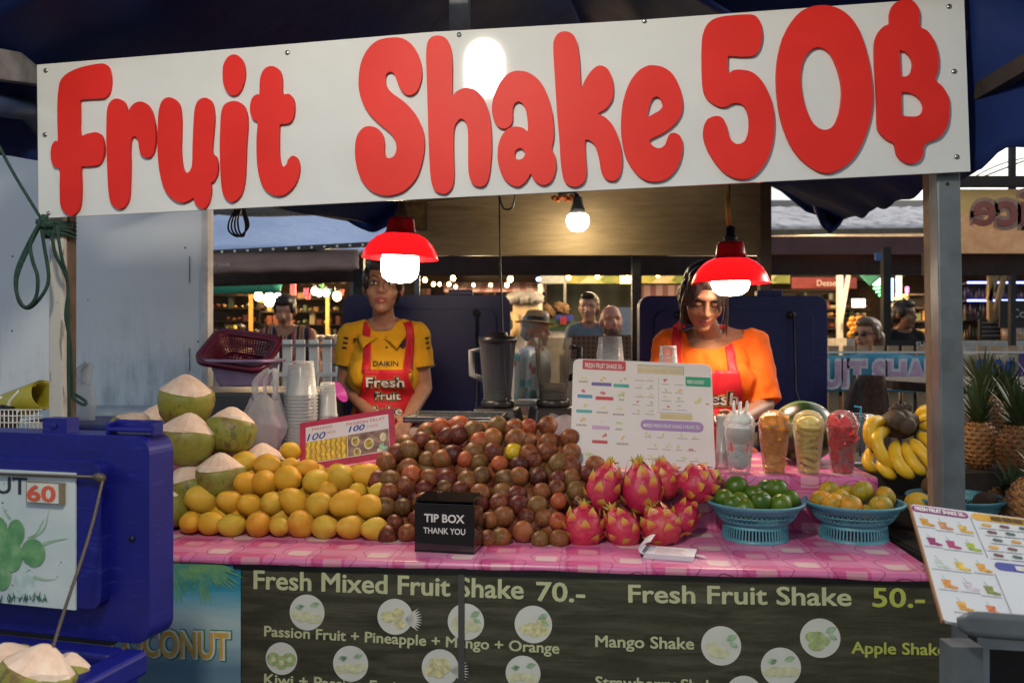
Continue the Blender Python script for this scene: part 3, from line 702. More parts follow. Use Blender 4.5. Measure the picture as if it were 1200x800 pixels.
for ri, row in enumerate(MG):
    for ci, (x, y, w, h) in enumerate(sorted(row)):
        px, py = 200+x/4, 500+y/4
        p = on_heap(px, py, TZ+.043, .80, .235 + .0)
        r = (w+h)/2/4/FPX*p.y*1.07
        lab = MANGO_LOOK.get((ri, ci), 'ripe yellow mango, %s from the left in the %s of the mango heap' % (ordn(ci), rown[ri]))
        o = thing('mango', lab, 'mango', p, group='mangoes heaped on the counter')
        tilt = 0; el = R(62)+rng.uniform(-.45, .5)
        if w > h*1.15 or rng.random() < .3: r *= .93; el = R(85); yaw = rng.choice((-1, 1))*rng.uniform(.7, 1.3)
        else: yaw = rng.uniform(-.9, .9)
        if (ri, ci) == (0, 0): yaw = .4
        o.rotation_euler = (el, rng.uniform(-.6, .6), yaw)
        f = link('fruit', mg_me[(ri*3+ci) % 4], M_mango, o); f.scale = (r, r, r)
        if (ri+ci) % 2 == 0:
            s_ = link('stem_scar', st_me, M_stem, o); s_.location = (0, 0, 1.15*r); s_.scale = (r, r, r)
# --- passion fruit
def pf_extra(t, c, col):
    sp = t.math('GREATER_THAN', t.noise(c, 6, 5, .75), .58)
    sp2 = t.math('MULTIPLY', t.math('GREATER_THAN', t.noise(c, 9, 4, .8), .55), t.math('GREATER_THAN', t.noise(c, 1.6, 2), .42)); col = t.mix(t.math('MULTIPLY', sp2, .5), col, (.06, .03, .012))
    return t.mix(t.math('MULTIPLY', sp, .42), col, (.40, .24, .11))
PFC = {'dark purple': [(0.048, 0.007, 0.009), (0.139, 0.015, 0.015), (0.096, 0.013, 0.011), (0.234, 0.054, 0.027)], 'russet brown': [(0.106, 0.020, 0.013), (0.277, 0.077, 0.025), (0.181, 0.067, 0.022), (0.384, 0.118, 0.045)],
       'olive brown': [(0.096, 0.041, 0.013), (0.214, 0.099, 0.027), (0.139, 0.077, 0.018), (0.299, 0.090, 0.027)], 'reddish orange': [(0.277, 0.027, 0.022), (0.490, 0.118, 0.036), (0.384, 0.063, 0.027), (0.362, 0.153, 0.045)]}
M_pf = {k: rndmat('passion_skin_'+k.replace(' ', '_'), v, .42, spec=.32, speck=(.40, .24, .11), speck_s=6.5, speck_amt=.35, mott=.85, ms=1.3, bump=.12, bscale=22, bd=.02, extra=pf_extra) for k, v in PFC.items()}
M_pfy = rndmat('passion_skin_yellow', [(.62, .42, .02), (.66, .46, .03)], .3, mott=.3, ms=2, bump=.05, bscale=20, bd=.02)
pf_geo = [egg(11+k, 1.08, (18, 12), .045, .03, 10).mesh('passion_fruit') for k in range(3)]
pf_me = {}
def pf_mesh(k, m):
    if (k, m.name) not in pf_me:
        me = pf_geo[k].copy(); me.materials.clear(); me.materials.append(m); pf_me[(k, m.name)] = me
    return pf_me[(k, m.name)]
prow = [  # y, x0, x1 at the bottom-up rows of the heap (pixels)
    (628, 462, 662), (610, 460, 674), (592, 456, 684), (575, 448, 694), (559, 444, 700), (543, 450, 690), (528, 466, 670), (514, 492, 660), (501, 524, 646)]
HEAPN = ['bottom row', 'second row', 'third row', 'fourth row', 'fifth row', 'sixth row', 'seventh row', 'eighth row', 'top row']
cnt = 0; pf_done = []
for ri, (y, xa_, xb_) in enumerate(prow):
    n_ = max(2, int(round((xb_-xa_)/21.8))); 
    for ci in range(n_+1):
        px = xa_ + (xb_-xa_)*(ci + (.5 if ri % 2 else 0)*.0)/n_ + (rng.uniform(-4.5, 4.5)) + (5 if ri % 2 else -5); py = y + rng.uniform(-5, 5)
        p = on_heap(px, py, TZ+.035, .80, .225); p = p + V*rng.uniform(-.006, .014)
        r = rng.uniform(10.2, 13.2)/FPX*p.y
        left = px < 500
        k = rng.choices(['dark purple', 'russet brown', 'olive brown', 'reddish orange'], (3.2, 3.2, 2.2, 1.0) if left or ri < 3 else (1.8, 3.6, 3.2, 1.3))[0]
        m_ = M_pf[k]; lab = '%s passion fruit, %s from the left in the %s of its heap' % (k, ordn(ci), HEAPN[ri])
        if ri == 6 and abs(px-601) < 12: m_ = M_pfy; px = 601; lab = 'bright yellow passion fruit high among the brown ones'; 
        o = link('passion_fruit', pf_mesh(cnt % 3, m_), m_); o.location = p; o.scale = (r, r, r*rng.uniform(.94, 1.06)); o.rotation_euler = (rng.uniform(-2, 2), rng.uniform(-2, 2), rng.uniform(-3, 3))
        tag(o, lab, 'passion fruit', 'passion fruit heaped on the counter'); cnt += 1; pf_done.append((px, py, p, r))
# inner fruit seen through the gaps
inn = [(x+rng.uniform(-3, 3), y-9) for (y, xa_, xb_) in prow[:-1] for x in [xa_+8+22*i for i in range(int((xb_-xa_)/22))]]
for k, (px, py) in enumerate(inn):
    p = on_heap(px, py, TZ+.035, .80, .225) + V*.050 - Vector((0, 0, .012)); r = .036
    m_ = M_pf[rng.choice(('dark purple', 'russet brown', 'olive brown'))]
    o = link('passion_fruit', pf_mesh(k % 3, m_), m_); o.location = p; o.scale = (r,)*3; o.rotation_euler = (rng.uniform(-2, 2), rng.uniform(-2, 2), 0)
    tag(o, 'passion fruit wedged inside the heap, mostly hidden behind its outer layer', 'passion fruit', 'passion fruit inside the heap')
for k, (px, py) in enumerate([(222+25*i+8*j, (606, 580, 556)[j]) for j in range(3) for i in range(9)]):
    p = on_heap(px, py, TZ+.043, .80, .235) + V*.066 - Vector((0, 0, .012)); r = .038
    o = link('mango', mg_me[k % 4], M_mango); o.location = p; o.scale = (r,)*3; o.rotation_euler = (1.4, 0, rng.uniform(-.6, .6))
    tag(o, 'yellow mango wedged inside the heap, mostly hidden behind its outer layer', 'mango', 'mangoes inside the heap')
# --- dragon fruit
def dragon_mat(name, cs):
    t = NT(name); c = t.coord(); z = t.n('SeparateXYZ'); t.l(c, z.inputs[0]); oi = t.n('ObjectInfo').outputs['Random']
    f = t.math('ADD', t.math('MULTIPLY', t.noise(c, 3.5, 4), .7), t.math('MULTIPLY', oi, .3))
    t.set(col=t.ramp(f, [(.25, cs[0]), (.5, cs[1]), (.75, cs[2])]), rough=.36); t.bump(t.noise(c, 14, 3), .15, .03); return t.mat
M_drag = dragon_mat('dragon_skin', [(.36, .010, .055), (.52, .018, .075), (.60, .09, .06)])
def dscale():
    t = NT('dragon_scale'); at = t.n('Attribute', attribute_name='along'); c = t.coord()
    f = t.math('ADD', at.outputs['Fac'], t.math('MULTIPLY', t.math('SUBTRACT', t.noise(c, 6, 3), .5), .35), True)
    t.set(col=t.ramp(f, [(0, (.52, .025, .075)), (.30, (.62, .13, .05)), (.60, (.62, .34, .05)), (1, (.36, .40, .06))]), rough=.4); return t.mat
M_dsc = dscale()
def dragon_fruit(seed):
    r_ = random.Random(seed); body = egg(seed, 1.22, (24, 16), .04, .10)
    sc = MB(); along = []
    n_ = 25
    for i in range(n_):
        zt = -0.95+1.9*(i+.5)/n_; ph = i*2.39996+r_.uniform(-.2, .2)
        rr = sqrt(max(0, 1-zt*zt))*(1-.10*max(zt, 0)); base = Vector((rr*cos(ph), rr*sin(ph), zt*1.22))
        nrm = Vector((base.x, base.y, base.z/1.5)).normalized(); up = Vector((0, 0, 1)); tg = (up - nrm*up.dot(nrm)); tg = tg.normalized() if tg.length > .05 else Vector((1, 0, 0))
        sd = nrm.cross(tg); L = r_.uniform(.46, .66)*(1.0 if zt < .5 else 1.35); W = r_.uniform(.27, .36)*(1 if zt < .5 else .75); lift = .05+.15*max(0, zt+.2)+r_.uniform(0, .10)
        vs = []; rows = 6
        for a in range(rows+1):
            t_ = a/rows; w = W*(1-t_**1.6)*(.75+.5*min(t_*3, 1)*.5)
            c_ = base*1.005 + tg*(L*t_) + nrm*(-.03 + .055*sin(min(t_*2, 1)*pi*.5) + lift*t_**2.2) + nrm*(-.16*(L*t_)**2)
            for b, th in ((-1, 0), (-.5, .035), (0, .055), (.5, .035), (1, 0)): vs.append(c_ + sd*(w*b) + nrm*th*(1-t_)); along.append(t_)
        fs = []
        for a in range(rows):
            for b in range(4): q = a*5+b; fs.append((q, q+1, q+6, q+5))
        sc.add(vs, fs, True)
    # tuft at the flower end
    for i in range(9):
        ph = i*2*pi/9+r_.uniform(-.2, .2); d = Vector((cos(ph), sin(ph), 0)); pts = [d*.16+Vector((0, 0, 1.1)), d*.22+Vector((0, 0, 1.38)), d*(.30+r_.uniform(0, .25))+Vector((0, 0, r_.uniform(1.36, 1.62)))]
        n0 = len(sc.v); sc.tube(pts, [.11, .085, .012], 6, flat=.45); along += [0.55]*6+[.8]*6+[1]*6
    me = sc.mesh('scales'); at = me.attributes.new('along', 'FLOAT', 'POINT'); at.data.foreach_set('value', along)
    me.materials.append(M_dsc); bm_ = body.mesh('flesh'); bm_.materials.append(M_drag)
    return bm_, me
tuft = MB(); tuft.lathe([(.30, -.02), (.27, .03), (.16, .02), (0, .01)], 12, jit=.3); tf_me = tuft.mesh('flower_scar'); tf_me.materials.append(M_stem)
DR = [(707, 573, 41, 57, (.35, 0, .35), 'upper left dragon fruit, tall, leaning against the menu board'), (752, 575, 46, 60, (.2, 0, -.1), 'orange-red dragon fruit in the middle of the upper layer'),
      (779, 563, 38, 44, (.5, 0, -.2), 'dragon fruit wedged behind, between two others below the menu'), (818, 567, 44, 46, (.3, 0, 1.25), 'dragon fruit at the right end with its green tipped crown pointing right'),
      (684, 618, 46, 49, (.5, 0, .05), 'dragon fruit at the lower left end of the pile, by the passion fruit'), (729, 619, 40, 47, (-.5, 0, -.5), 'dragon fruit with a brown flower scar, second in the bottom row'),
      (775, 617, 46, 46, (-.7, 0, -.4), 'magenta dragon fruit directly behind the notepad'), (801, 606, 34, 46, (.6, 0, .6), 'shaded dragon fruit at the right of the bottom row beside the bowl')]
drg = [dragon_fruit(s_) for s_ in (3, 8, 14)]
for k, (px, py, w, h, rot, lab) in enumerate(DR):
    lower = k >= 4
    p = on_heap(px, py, TZ+.052, .95, .26)
    if k == 7: p = PV(px, py, .33)
    if k == 2: p = PV(px, py, .42)
    r = w/2/FPX*p.y*1.02
    o = thing('dragon_fruit', lab, 'dragon fruit', p, group='dragon fruit piled on the counter'); o.rotation_euler = (rot[0], rot[2]*1.0, rot[1]+k*1.3) if False else (0, 0, 0)
    # tilt: axis leans in the picture plane by rot[2] (to the right) and towards the viewer by rot[0]
    o.rotation_euler = (Matrix.Rotation(rot[2], 3, 'Y') @ Matrix.Rotation(-abs(rot[0])*.8-.1, 3, 'X') @ Matrix.Rotation(k*1.7, 3, 'Z')).to_euler()
    b_, s_ = drg[k % 3]
    for nm, me, sc_ in (('flesh', b_, 1), ('scales', s_, 1)):
        q = link(nm, me, me.materials[0], o); q.scale = (r, r, r*h/w/1.16)
    q = link('flower_scar', tf_me, M_stem, o); q.location = (0, 0, -1.2*r*h/w/1.16); q.rotation_euler = (pi, 0, 0); q.scale = (r*.8,)*3
# --- limes and mandarins in blue basket bowls
def bowl_mat():
    return mat('turquoise_plastic', (.10, .33, .40), .42, col2=(.07, .25, .32), scale=6)
M_bowl = bowl_mat()
def basket_bowl(label, px, base_y, rbase, rrim, hgt, v=None, zb=TZ):
    y0 = (CAMZ-zb)/((base_y-400)/FPX); ctr = P(px, base_y, y0); ctr = ctr + Vector((ctr.x, ctr.y, 0)).normalized()*rbase; ctr.z = zb+.002
    o = thing('basket_bowl', label, 'bowl', ctr, group='turquoise basket bowls of fruit')
    def rad(z): t_ = (z-.045)/(hgt-.045); return rbase*.98 + (rrim-rbase)*(max(t_, 0)**.62)
    # solid shells leave slots: built as separate rings joined by fine ribs
    m = MB(); n = 96
    def shell(za, zb_, th=.0022, k=3):
        out = [(rad(za+(zb_-za)*i/k), za+(zb_-za)*i/k) for i in range(k+1)]; inn = [(r-th, z) for r, z in out[::-1]]
        m.lathe(out+inn+[out[0]], 72, capb=False, capt=False)
    def slots(za, zb_, n, lean=0, w=.0017):
        for i in range(n):
            a = 2*pi*i/n; b = a+lean; m.beam((rad(za)*cos(a)-.001*cos(a), rad(za)*sin(a)-.001*sin(a), za), (rad(zb_)*cos(b)-.001*cos(b), rad(zb_)*sin(b)-.001*sin(b), zb_), w, .002)
    shell(.047, .058); slots(.057, .070, 52, .05); slots(.057, .070, 52, -.05); shell(.069, .073, k=1); slots(.072, .086, 52, .05); slots(.072, .086, 52, -.05); shell(.085, hgt-.012)
    m.lathe([(rad(hgt)-.004, hgt-.014), (rad(hgt)+.003, hgt-.012), (rad(hgt)+.006, hgt-.002), (rad(hgt)+.003, hgt), (rad(hgt)-.004, hgt-.003), (rad(hgt)-.004, hgt-.014)], 72, capb=False, capt=False)
    for i in range(90): a = 2*pi*i/90; m.ell(((rad(hgt)+.005)*cos(a), (rad(hgt)+.005)*sin(a), hgt-.004), .0028, nu=6, nv=4)
    m.lathe([(0, .050), (rbase*.97, .048), (rbase*.97, .051), (0, .053)], 48)
    part('basket', m, M_bowl, o)
    m = MB(); fr = lambda z: rbase*(1.03-.05*z/.047)
    m.lathe([(fr(0)+.002, 0), (fr(.008)+.001, .009), (fr(.008)-.003, .009), (fr(0)-.003, 0), (fr(0)+.002, 0)], 64, capb=False, capt=False)
    m.lathe([(fr(.036)+.001, .036), (rbase*.985, .048), (rbase*.96, .048), (fr(.036)-.003, .036), (fr(.036)+.001, .036)], 64, capb=False, capt=False)
    for i in range(62): a = 2*pi*i/62; m.beam((fr(0)*cos(a), fr(0)*sin(a), .007), (fr(.037)*cos(a), fr(.037)*sin(a), .038), .0042, .0025)
    part('foot_ring', m, M_bowl, o)
    return o, ctr, lambda z: rad(z)
M_lime = rndmat('lime_skin', [(.040, .105, .006), (.070, .145, .008), (.13, .19, .012), (.05, .12, .007)], .28, mott=.25, ms=1.5, bump=.10, bscale=26, bd=.03, speck=(.20, .26, .05), speck_s=24, speck_amt=.35)
def mand_extra(t, c, col): return t.mix(t.math('MULTIPLY', t.math('GREATER_THAN', t.noise(c, 1.2, 2), .55), .55), col, (.16, .20, .02))
M_mand = rndmat('mandarin_skin', [(.66, .28, .012), (.56, .34, .016), (.44, .30, .016), (.36, .30, .018), (.74, .27, .010)], .34, mott=.35, ms=1.4, bump=.16, bscale=30, bd=.03, extra=mand_extra)
cit = {}
def citrus(nm, m, flat):
    g = MB(); g.ell((0, 0, 0), (1, 1, flat), nu=22, nv=14, bump=.03, bs=5, seed=4)
    for v in g.v:
        d = sqrt(v.x**2+v.y**2)
        if d < .3: v.z -= (1 if v.z > 0 else -1)*.06*(1-d/.3)
    me = g.mesh(nm); me.materials.append(m); return me
lime_me = citrus('lime', M_lime, .95); mand_me = citrus('mandarin', M_mand, .86)
but = MB(); but.lathe([(.11, 0), (.09, .04), (.03, .05), (0, .06)], 9, jit=.3); but_me = but.mesh('stem_button'); but_me.materials.append(mat('calyx_green', (.16, .18, .05), .7))
def fill(items, me, nm, label, grp, ctr, cat, RB=.10):
    for k, (px, py, rp, vv, lab) in enumerate(items):
        Y = ctr.y + max(vv, -.062); p = P(px, py, Y); r = rp/FPX*Y; dd_ = (p-ctr).xy; mx = .122-r*.95
        if dd_.length > mx: dd_ = dd_*(mx/dd_.length); p.x, p.y = ctr.x+dd_.x, ctr.y+dd_.y
        o = thing(nm, lab, cat, p, group=grp); o.rotation_euler = (rng.uniform(-.9, .3), rng.uniform(-.7, .7), rng.uniform(-3, 3))
        f = link('fruit', me, me.materials[0], o); f.scale = (r,)*3
        b = link('stem_button', but_me, but_me.materials[0], o); b.scale = (r,)*3; b.location = (0, 0, r*(.91 if nm == 'lime' else .80))
bowl1, c1_, _ = basket_bowl('turquoise basket bowl filled with green limes', 885, 638.5, .090, .134, .108)
c8 = lambda x, y: (820+x/3.637, 440+y/3.637)
L = [(155, 475, 14.2, .03, 'largest lime at the upper left of the lime bowl'), (80, 522, 11.5, -.02, 'lime at the far left rim of the lime bowl'), (120, 551, 12, -.075, 'lime low against the front left rim of its bowl'), (168, 535, 12, -.03, 'shaded lime below the largest one, left of centre'),
     (192, 568, 13.5, -.10, 'lime with a pale stem end in front, sunk behind the rim'), (230, 507, 12, .0, 'mid green lime near the centre of the lime bowl'), (262, 535, 12.8, -.06, 'dark glossy lime right of centre in the lime bowl'), (285, 482, 11.5, .05, 'yellowish lime at the back of the bowl between two others'),
     (330, 484, 12.6, .0, 'topmost lime on the right side of the lime bowl'), (345, 550, 13.4, -.085, 'lime at the front right rim of its bowl'), (400, 525, 11.8, -.02, 'lime at the far right rim of the lime bowl')]
fill([(c8(x, y)[0], c8(x, y)[1], r, v, l) for x, y, r, v, l in L], lime_me, 'lime', '', 'limes in the left bowl', c1_, 'lime')
bowl2, c2_, _ = basket_bowl('turquoise basket bowl filled with yellow-green mandarins', 1000, 638.5, .091, .136, .108)
Mn = [(500, 528, 13, -.0, 'mandarin at the far left rim of the mandarin bowl'), (550, 490, 12.5, .05, 'orange mandarin at the back left of its bowl'), (540, 547, 13.5, -.07, 'yellow-green mandarin at the front left rim'), (600, 525, 12.5, -.01, 'mandarin behind the orange one in the middle'),
      (640, 552, 14.2, -.095, 'brightest orange mandarin at the front centre of its bowl'), (618, 492, 10.5, .07, 'small orange mandarin peeking out at the back'), (692, 496, 14, .02, 'greenest mandarin on top of the mandarin bowl'), (712, 580, 10, -.10, 'mandarin sunk behind the rim right of the bright orange one'),
      (772, 555, 13.8, -.08, 'green-yellow mandarin at the front right rim'), (812, 515, 12.5, .0, 'mandarin at the far right rim of the mandarin bowl')]
fill([(c8(x, y)[0], c8(x, y)[1], r, v, l) for x, y, r, v, l in Mn], mand_me, 'mandarin', '', 'mandarins in the right bowl', c2_, 'mandarin')
# third bowl with kiwis, behind the tilted menu
bowl3, c3_, _ = basket_bowl('turquoise basket bowl of kiwis half hidden behind the tilted menu', 1120, 634, .085, .13, .115)
def kiwi_extra(t, c, col): return col
M_kw = rndmat('kiwi_skin', [(.11, .055, .022), (.15, .08, .035), (.13, .065, .025)], .75, mott=.4, ms=4, bump=.5, bscale=60, bd=.03)
for px, py, w, h, vv, lab in ((1093, 568, 13, 12, .0, 'brown kiwi with a small white sticker beside the steel post'), (1098, 588, 14, 9, -.05, 'brown kiwi lying lower, left of the steel post'), (1154, 588, 15, 12, .0, 'brown kiwi to the right of the steel post')):
    Y = c3_.y+vv; p = P(px, py, Y); o = thing('kiwi', lab, 'kiwi', p, group='kiwis in the far bowl'); g = egg(5, 1.25, tip=.05)
    o.rotation_euler = (0, R(70), .2); q = part('fruit', g, M_kw, o); r = (w+h)/2/FPX*Y*.88; q.scale = (r,)*3
    if px == 1093:
        s_ = MB(); s_.disc((0, 0), .0085, .0008, 16); q2 = part('sticker', s_, M_white, o); q2.matrix_local = o.matrix_basis.inverted() @ (frame(p + Vector((.010, -r*1.07, .002)), Vector((1, .25, 0)).normalized(), Z3, Vector((.25, -1, 0)).normalized()))
for px, py, r_, vv, lab in ((1075, 588, 12, -.02, 'yellow mango in the kiwi bowl at its left side'), (1104, 556, 14, .06, 'pale orange mango at the back of the kiwi bowl')):
    Y = c3_.y+vv; o = link('mango', mg_me[1], M_mango); o.location = P(px, py, Y); r = r_/FPX*Y; o.scale = (r,)*3; o.rotation_euler = (1.2, .4, .3); tag(o, lab, 'mango', 'mangoes in the kiwi bowl')

# ------------------------------------------------------------------ coconuts
def husk_mat():
    t = NT('coconut_husk'); c = t.coord(); oi = t.n('ObjectInfo').outputs['Random']; v = t.n('VectorMath', operation='ADD'); cx = t.n('CombineXYZ'); t.l(c, v.inputs[0])
    t.l(t.math('MULTIPLY', oi, 9), cx.inputs[0]); t.l(t.math('MULTIPLY', oi, 5), cx.inputs[1]); t.l(cx.outputs[0], v.inputs[1]); c = v.outputs[0]
    n = t.noise(c, 14, 5, .65); n2 = t.noise(t.mapping(c, (1, 1, .35)), 26, 4, .7)
    col = t.ramp(n, [(.32, (.12, .17, .014)), (.52, (.25, .25, .03)), (.68, (.16, .08, .03))])
    col = t.mix(t.math('MULTIPLY', t.math('GREATER_THAN', n2, .60), .6), col, (.07, .04, .02)); col = t.mix(t.math('MULTIPLY', oi, .3), col, (.15, .09, .03))
    t.set(col=col, rough=.5); t.bump(n2, .2, .003); return t.mat
def cut_mat():
    t = NT('cut_coconut'); c = t.coord(); n = t.noise(t.mapping(c, (1, 1, .4)), 16, 4, .6)
    t.set(col=t.ramp(n, [(.3, (.62, .42, .31)), (.5, (.74, .56, .44)), (.72, (.80, .67, .55))]), rough=.7); t.bump(n, .25, .0015); return t.mat
M_husk = husk_mat(); M_cut = cut_mat()
hk = MB(); prof_ = [(0, 0), (.035, .001), (.060, .010), (.078, .032), (.087, .062), (.089, .085), (.086, .104), (.083, .108)]
hk.lathe(prof_, 28)
for v in hk.v:
    a = atan2(v.y, v.x); k = 1+.05*cos(3*a+.4)*min(v.z/.05, 1)+.02*noise.noise(v*30); v.x *= k; v.y *= k
    v.z += .006*sin(2*a+1) if v.z > .1 else 0
hk_me = hk.mesh('husk'); hk_me.materials.append(M_husk)
cu = MB(); cu.sm = False; cu.lathe([(.0842, .1055), (.078, .116), (.045, .143), (.016, .162), (0, .166)], 13, smooth=False, capb=False)
for v in cu.v:
    a = atan2(v.y, v.x); k = 1+.05*cos(3*a+.4) if v.z < .11 else 1+.05*noise.noise(v*50); v.x *= k; v.y *= k
    if v.z < .11: v.z += .006*sin(2*a+1)-.002
cu_me = cu.mesh('cut_top'); cu_me.materials.append(M_cut)
def coconut(px, py, Y, w, rot, lab, grp='trimmed coconuts on the counter', zz=None):
    """(px, py) = apex-to-base middle of the nut"""
    p = P(px, py, Y); s_ = w/FPX*Y/.178
    o = thing('coconut', lab, 'coconut', p, group=grp); E = Euler(rot).to_matrix(); o.rotation_euler = rot; o.location = p - E @ Vector((0, 0, .082*s_))
    for nm, me in (('husk', hk_me), ('cut_top', cu_me)): q = link(nm, me, me.materials[0], o); q.scale = (s_,)*3
coconut(217, 468, 2.80, 64, (.10, .02, .6), 'topmost trimmed coconut of the heap at the counter end')
coconut(219, 514, 2.64, 66, (.16, -.03, 2.0), 'trimmed coconut below the topmost one, whole round green front')
coconut(270, 504, 2.72, 60, (.20, -.22, 4.0), 'trimmed coconut leaning left, rightmost of the upper coconuts')
coconut(155, 508, 2.78, 58, (.35, .45, 1.0), 'coconut behind the blue cooler lid, its cut face turned right')
coconut(186, 497, 2.95, 52, (.1, -.1, 3.0), 'coconut with a whitish cut top hidden behind two others')
coconut(222, 570, 2.62, 60, (.15, -.05, 5.0), 'low coconut whose pale cone shows above the leftmost mangoes')
coconut(258, 558, 2.62, 60, (.05, .05, 2.6), 'coconut with only its cut cone showing behind the yellow mangoes')
coconut(307, 546, 2.74, 58, (.0, .08, 1.6), 'coconut cone just left of the pink price sign')
coconut(196, 592, 2.58, 60, (.25, .12, 3.6), 'reddish brown coconut at the counter end beside the cooler lid')

# ------------------------------------------------------------------ tip box, notepad, boards
y_ = PZ(525, 648, TZ); tbx = thing('tip_box', 'black acrylic tip box with white lettering standing before the passion fruit', 'box', (y_.x, y_.y+.045, TZ+.001), AL-.10)
t = NT('smoked_acrylic'); t.set(col=(.010, .008, .009), rough=.06, spec=.6, coat=.4); M_acr = t.mat
m = MB(); m.box((0, 0, .004), (.166, .10, .008)); m.box((0, -.047, .066), (.166, .006, .132)); m.box((0, .047, .072), (.166, .006, .144)); m.box((-.080, 0, .072), (.006, .088, .144)); m.box((.080, 0, .072), (.006, .088, .144)); part('case', m, M_acr, tbx, bevel=.001)
m = MB(); m.box((0, .004, .1415), (.154, .080, .004), (R(8), 0, 0)); part('slotted_lid', m, M_acr, tbx)
m = MB(); FR = frame(Vector((0, -.0502, 0)), Vector((1, 0, 0)), Z3, Vector((0, -1, 0)))
m.text('TIP BOX', FR @ TR((0, .083, 0)), bold=.025, align='C', w=.112, h=.022); m.text('THANK YOU', FR @ TR((0, .052, 0)), bold=.012, align='C', w=.116, h=.0165); part('lettering', m, M_white, tbx)

pd = PZ(785, 652, TZ); pad = thing('notepad', 'small white spiral notepad with faint pink lines lying open on the cloth', 'notepad', (pd.x, pd.y, TZ+.002), AL-.22)
M_paper = mat('pad_paper', (.70, .69, .74), .6, var=.05)
m = MB()
for k in range(5): m.box((.0+.0006*k, 0+.0003*k, .0015+.0026*k), (.128, .088, .0022), (0, 0, .004*k))
part('pages', m, M_paper, pad)
m = MB()
def flip(u, v): a = pi*.86*u; return (-.062-.026*sin(a)+.028*u, -.045+.09*v, .013+.016*(1-cos(a)))
m.sheet(flip, 12, 4, .0022); part('turned_page', m, M_paper, pad)
m = MB()
for k in range(6): m.beam((-.035, -.032+.011*k, .0144), (.045-.008*(k % 3), -.032+.011*k, .0144), .0012, .0004)
part('pink_lines', m, mat('pink_ink', (.62, .25, .34), .6), pad)
m = MB()
for k in range(10):
    y = -.040+.009*k; m.tube([(-.064+.007*cos(a), y, .008+.008*sin(a)) for a in [i*2*pi/8 for i in range(9)]], .0009, 5)
part('spiral', m, M_dark, pad)
pn = MB(); a_ = PZ(801, 650, TZ); b_ = PZ(828, 656, TZ); pn.tube([a_+Vector((0, 0, .006)), a_.lerp(b_, .85)+Vector((0, 0, .006)), b_+Vector((0, 0, .006))], [.0042, .0042, .0014], 10)
solo('pen', pn, mat('white_pen', (.7, .6, .62), .35), 'slim white pen lying beside the notepad', 'pen')

# red framed price sign
def quadM(tl, tr, bl):
    x = tr-tl; w = x.length; x.normalize(); y = (tl-bl); y = (y-x*x.dot(y)); h = y.length; y.normalize()
    return frame(bl, x, y, x.cross(y)), w, h
pM, pw, ph = quadM(P(342, 497, 2.78), P(452, 479, 2.76), P(351, 552, 2.70))
psn = thing('price_sign', 'red framed price card for mango and passion fruit, leaning on the mangoes', 'sign', M=pM)
m = MB(); m.box((pw/2, ph/2, -.003), (pw, ph, .006)); part('frame', m, mat('crimson_frame', (.50, .03, .075), .35), psn, bevel=.0015)
e = .020; m = MB(); m.box((pw/2+.001, ph/2, .0006), (pw-2*e, ph-2*e, .0012)); part('card', m, mat('pink_white_card', (.76, .66, .66), .4, var=.04), psn)
X = lambda f: e+(pw-2*e)*f; Yy = lambda f: e+(ph-2*e)*f
M_rink = mat('red_ink', (.62, .09, .06), .5); M_bink = mat('blue_marker', (.01, .07, .33), .5)
m = MB(); m.text('MANGO', TR((X(.08), Yy(.88), .0014)), bold=.0, th=.0004, w=(pw-2*e)*.25, h=.010); m.text('PASSION FRUIT', TR((X(.50), Yy(.86), .0014)), th=.0004, w=(pw-2*e)*.46, h=.0105)
m.text('/1KG', TR((X(.255), Yy(.73), .0014)), th=.0004, w=(pw-2*e)*.11, h=.008); m.text('/1KG', TR((X(.74), Yy(.715), .0014)), th=.0004, w=(pw-2*e)*.13, h=.008); part('printed_words', m, M_rink, psn)
m = MB(); m.text('100', TR((X(.015), Yy(.62), .0014)), bold=.01, th=.0004, w=(pw-2*e)*.23, h=.024, shear=.25); m.text('100', TR((X(.52), Yy(.68), .0014)), bold=.02, th=.0004, w=(pw-2*e)*.20, h=.020, shear=.25); part('handwritten_price', m, M_bink, psn)
m = MB(); m.box(((X(0)+X(.5))/2, (Yy(.02)+Yy(.58))/2, .0015), (X(.5)-X(0), Yy(.58)-Yy(.02), .0006)); pmg = part('mango_picture', m, mat('mango_print_dark', (.48, .26, .02), .4), psn)
m = MB()
for j in range(5):
    for i in range(8):
        fx = X(.0)+(X(.5)-X(0))*(i+.5+(.0 if j % 2 else .3)*.6)/8.3; fy = Yy(.02)+(Yy(.58)-Yy(.02))*(j+.5)/5
        m.disc((fx, fy), .0058, .0022+.00006*(5-j), 12, .0088)
part('mango_print', m, mat('mango_print', (.85, .55, .06), .4, var=.3, scale=60), pmg)
m = MB(); m.box(((X(.51)+X(1))/2, (Yy(.02)+Yy(.60))/2, .0015), (X(1)-X(.51), Yy(.60)-Yy(.02), .0006)); ppf = part('passion_picture', m, mat('passion_print_dark', (.16, .075, .06), .45, col2=(.42, .25, .17), scale=40), psn)
m = MB(); g2 = MB(); g3 = MB()
for fx, fy, rx in ((.60, .40, .0145), (.76, .28, .0175), (.62, .10, .013)):
    m.disc((X(fx), Yy(fy)), rx*.92, .0022, 20, rx*1.1); g2.disc((X(fx), Yy(fy)), rx*.70, .0026, 18, rx*.85)
    r_ = random.Random(int(fx*100))
    for k in range(9): g3.disc((X(fx)+r_.uniform(-.4, .4)*rx, Yy(fy)+r_.uniform(-.5, .5)*rx), .0016, .0030+.00004*k, 6)
m.disc((X(.93), Yy(.40)), .010, .0024, 16, .015); m.disc((X(.89), Yy(.06)), .010, .0023, 14, .008)
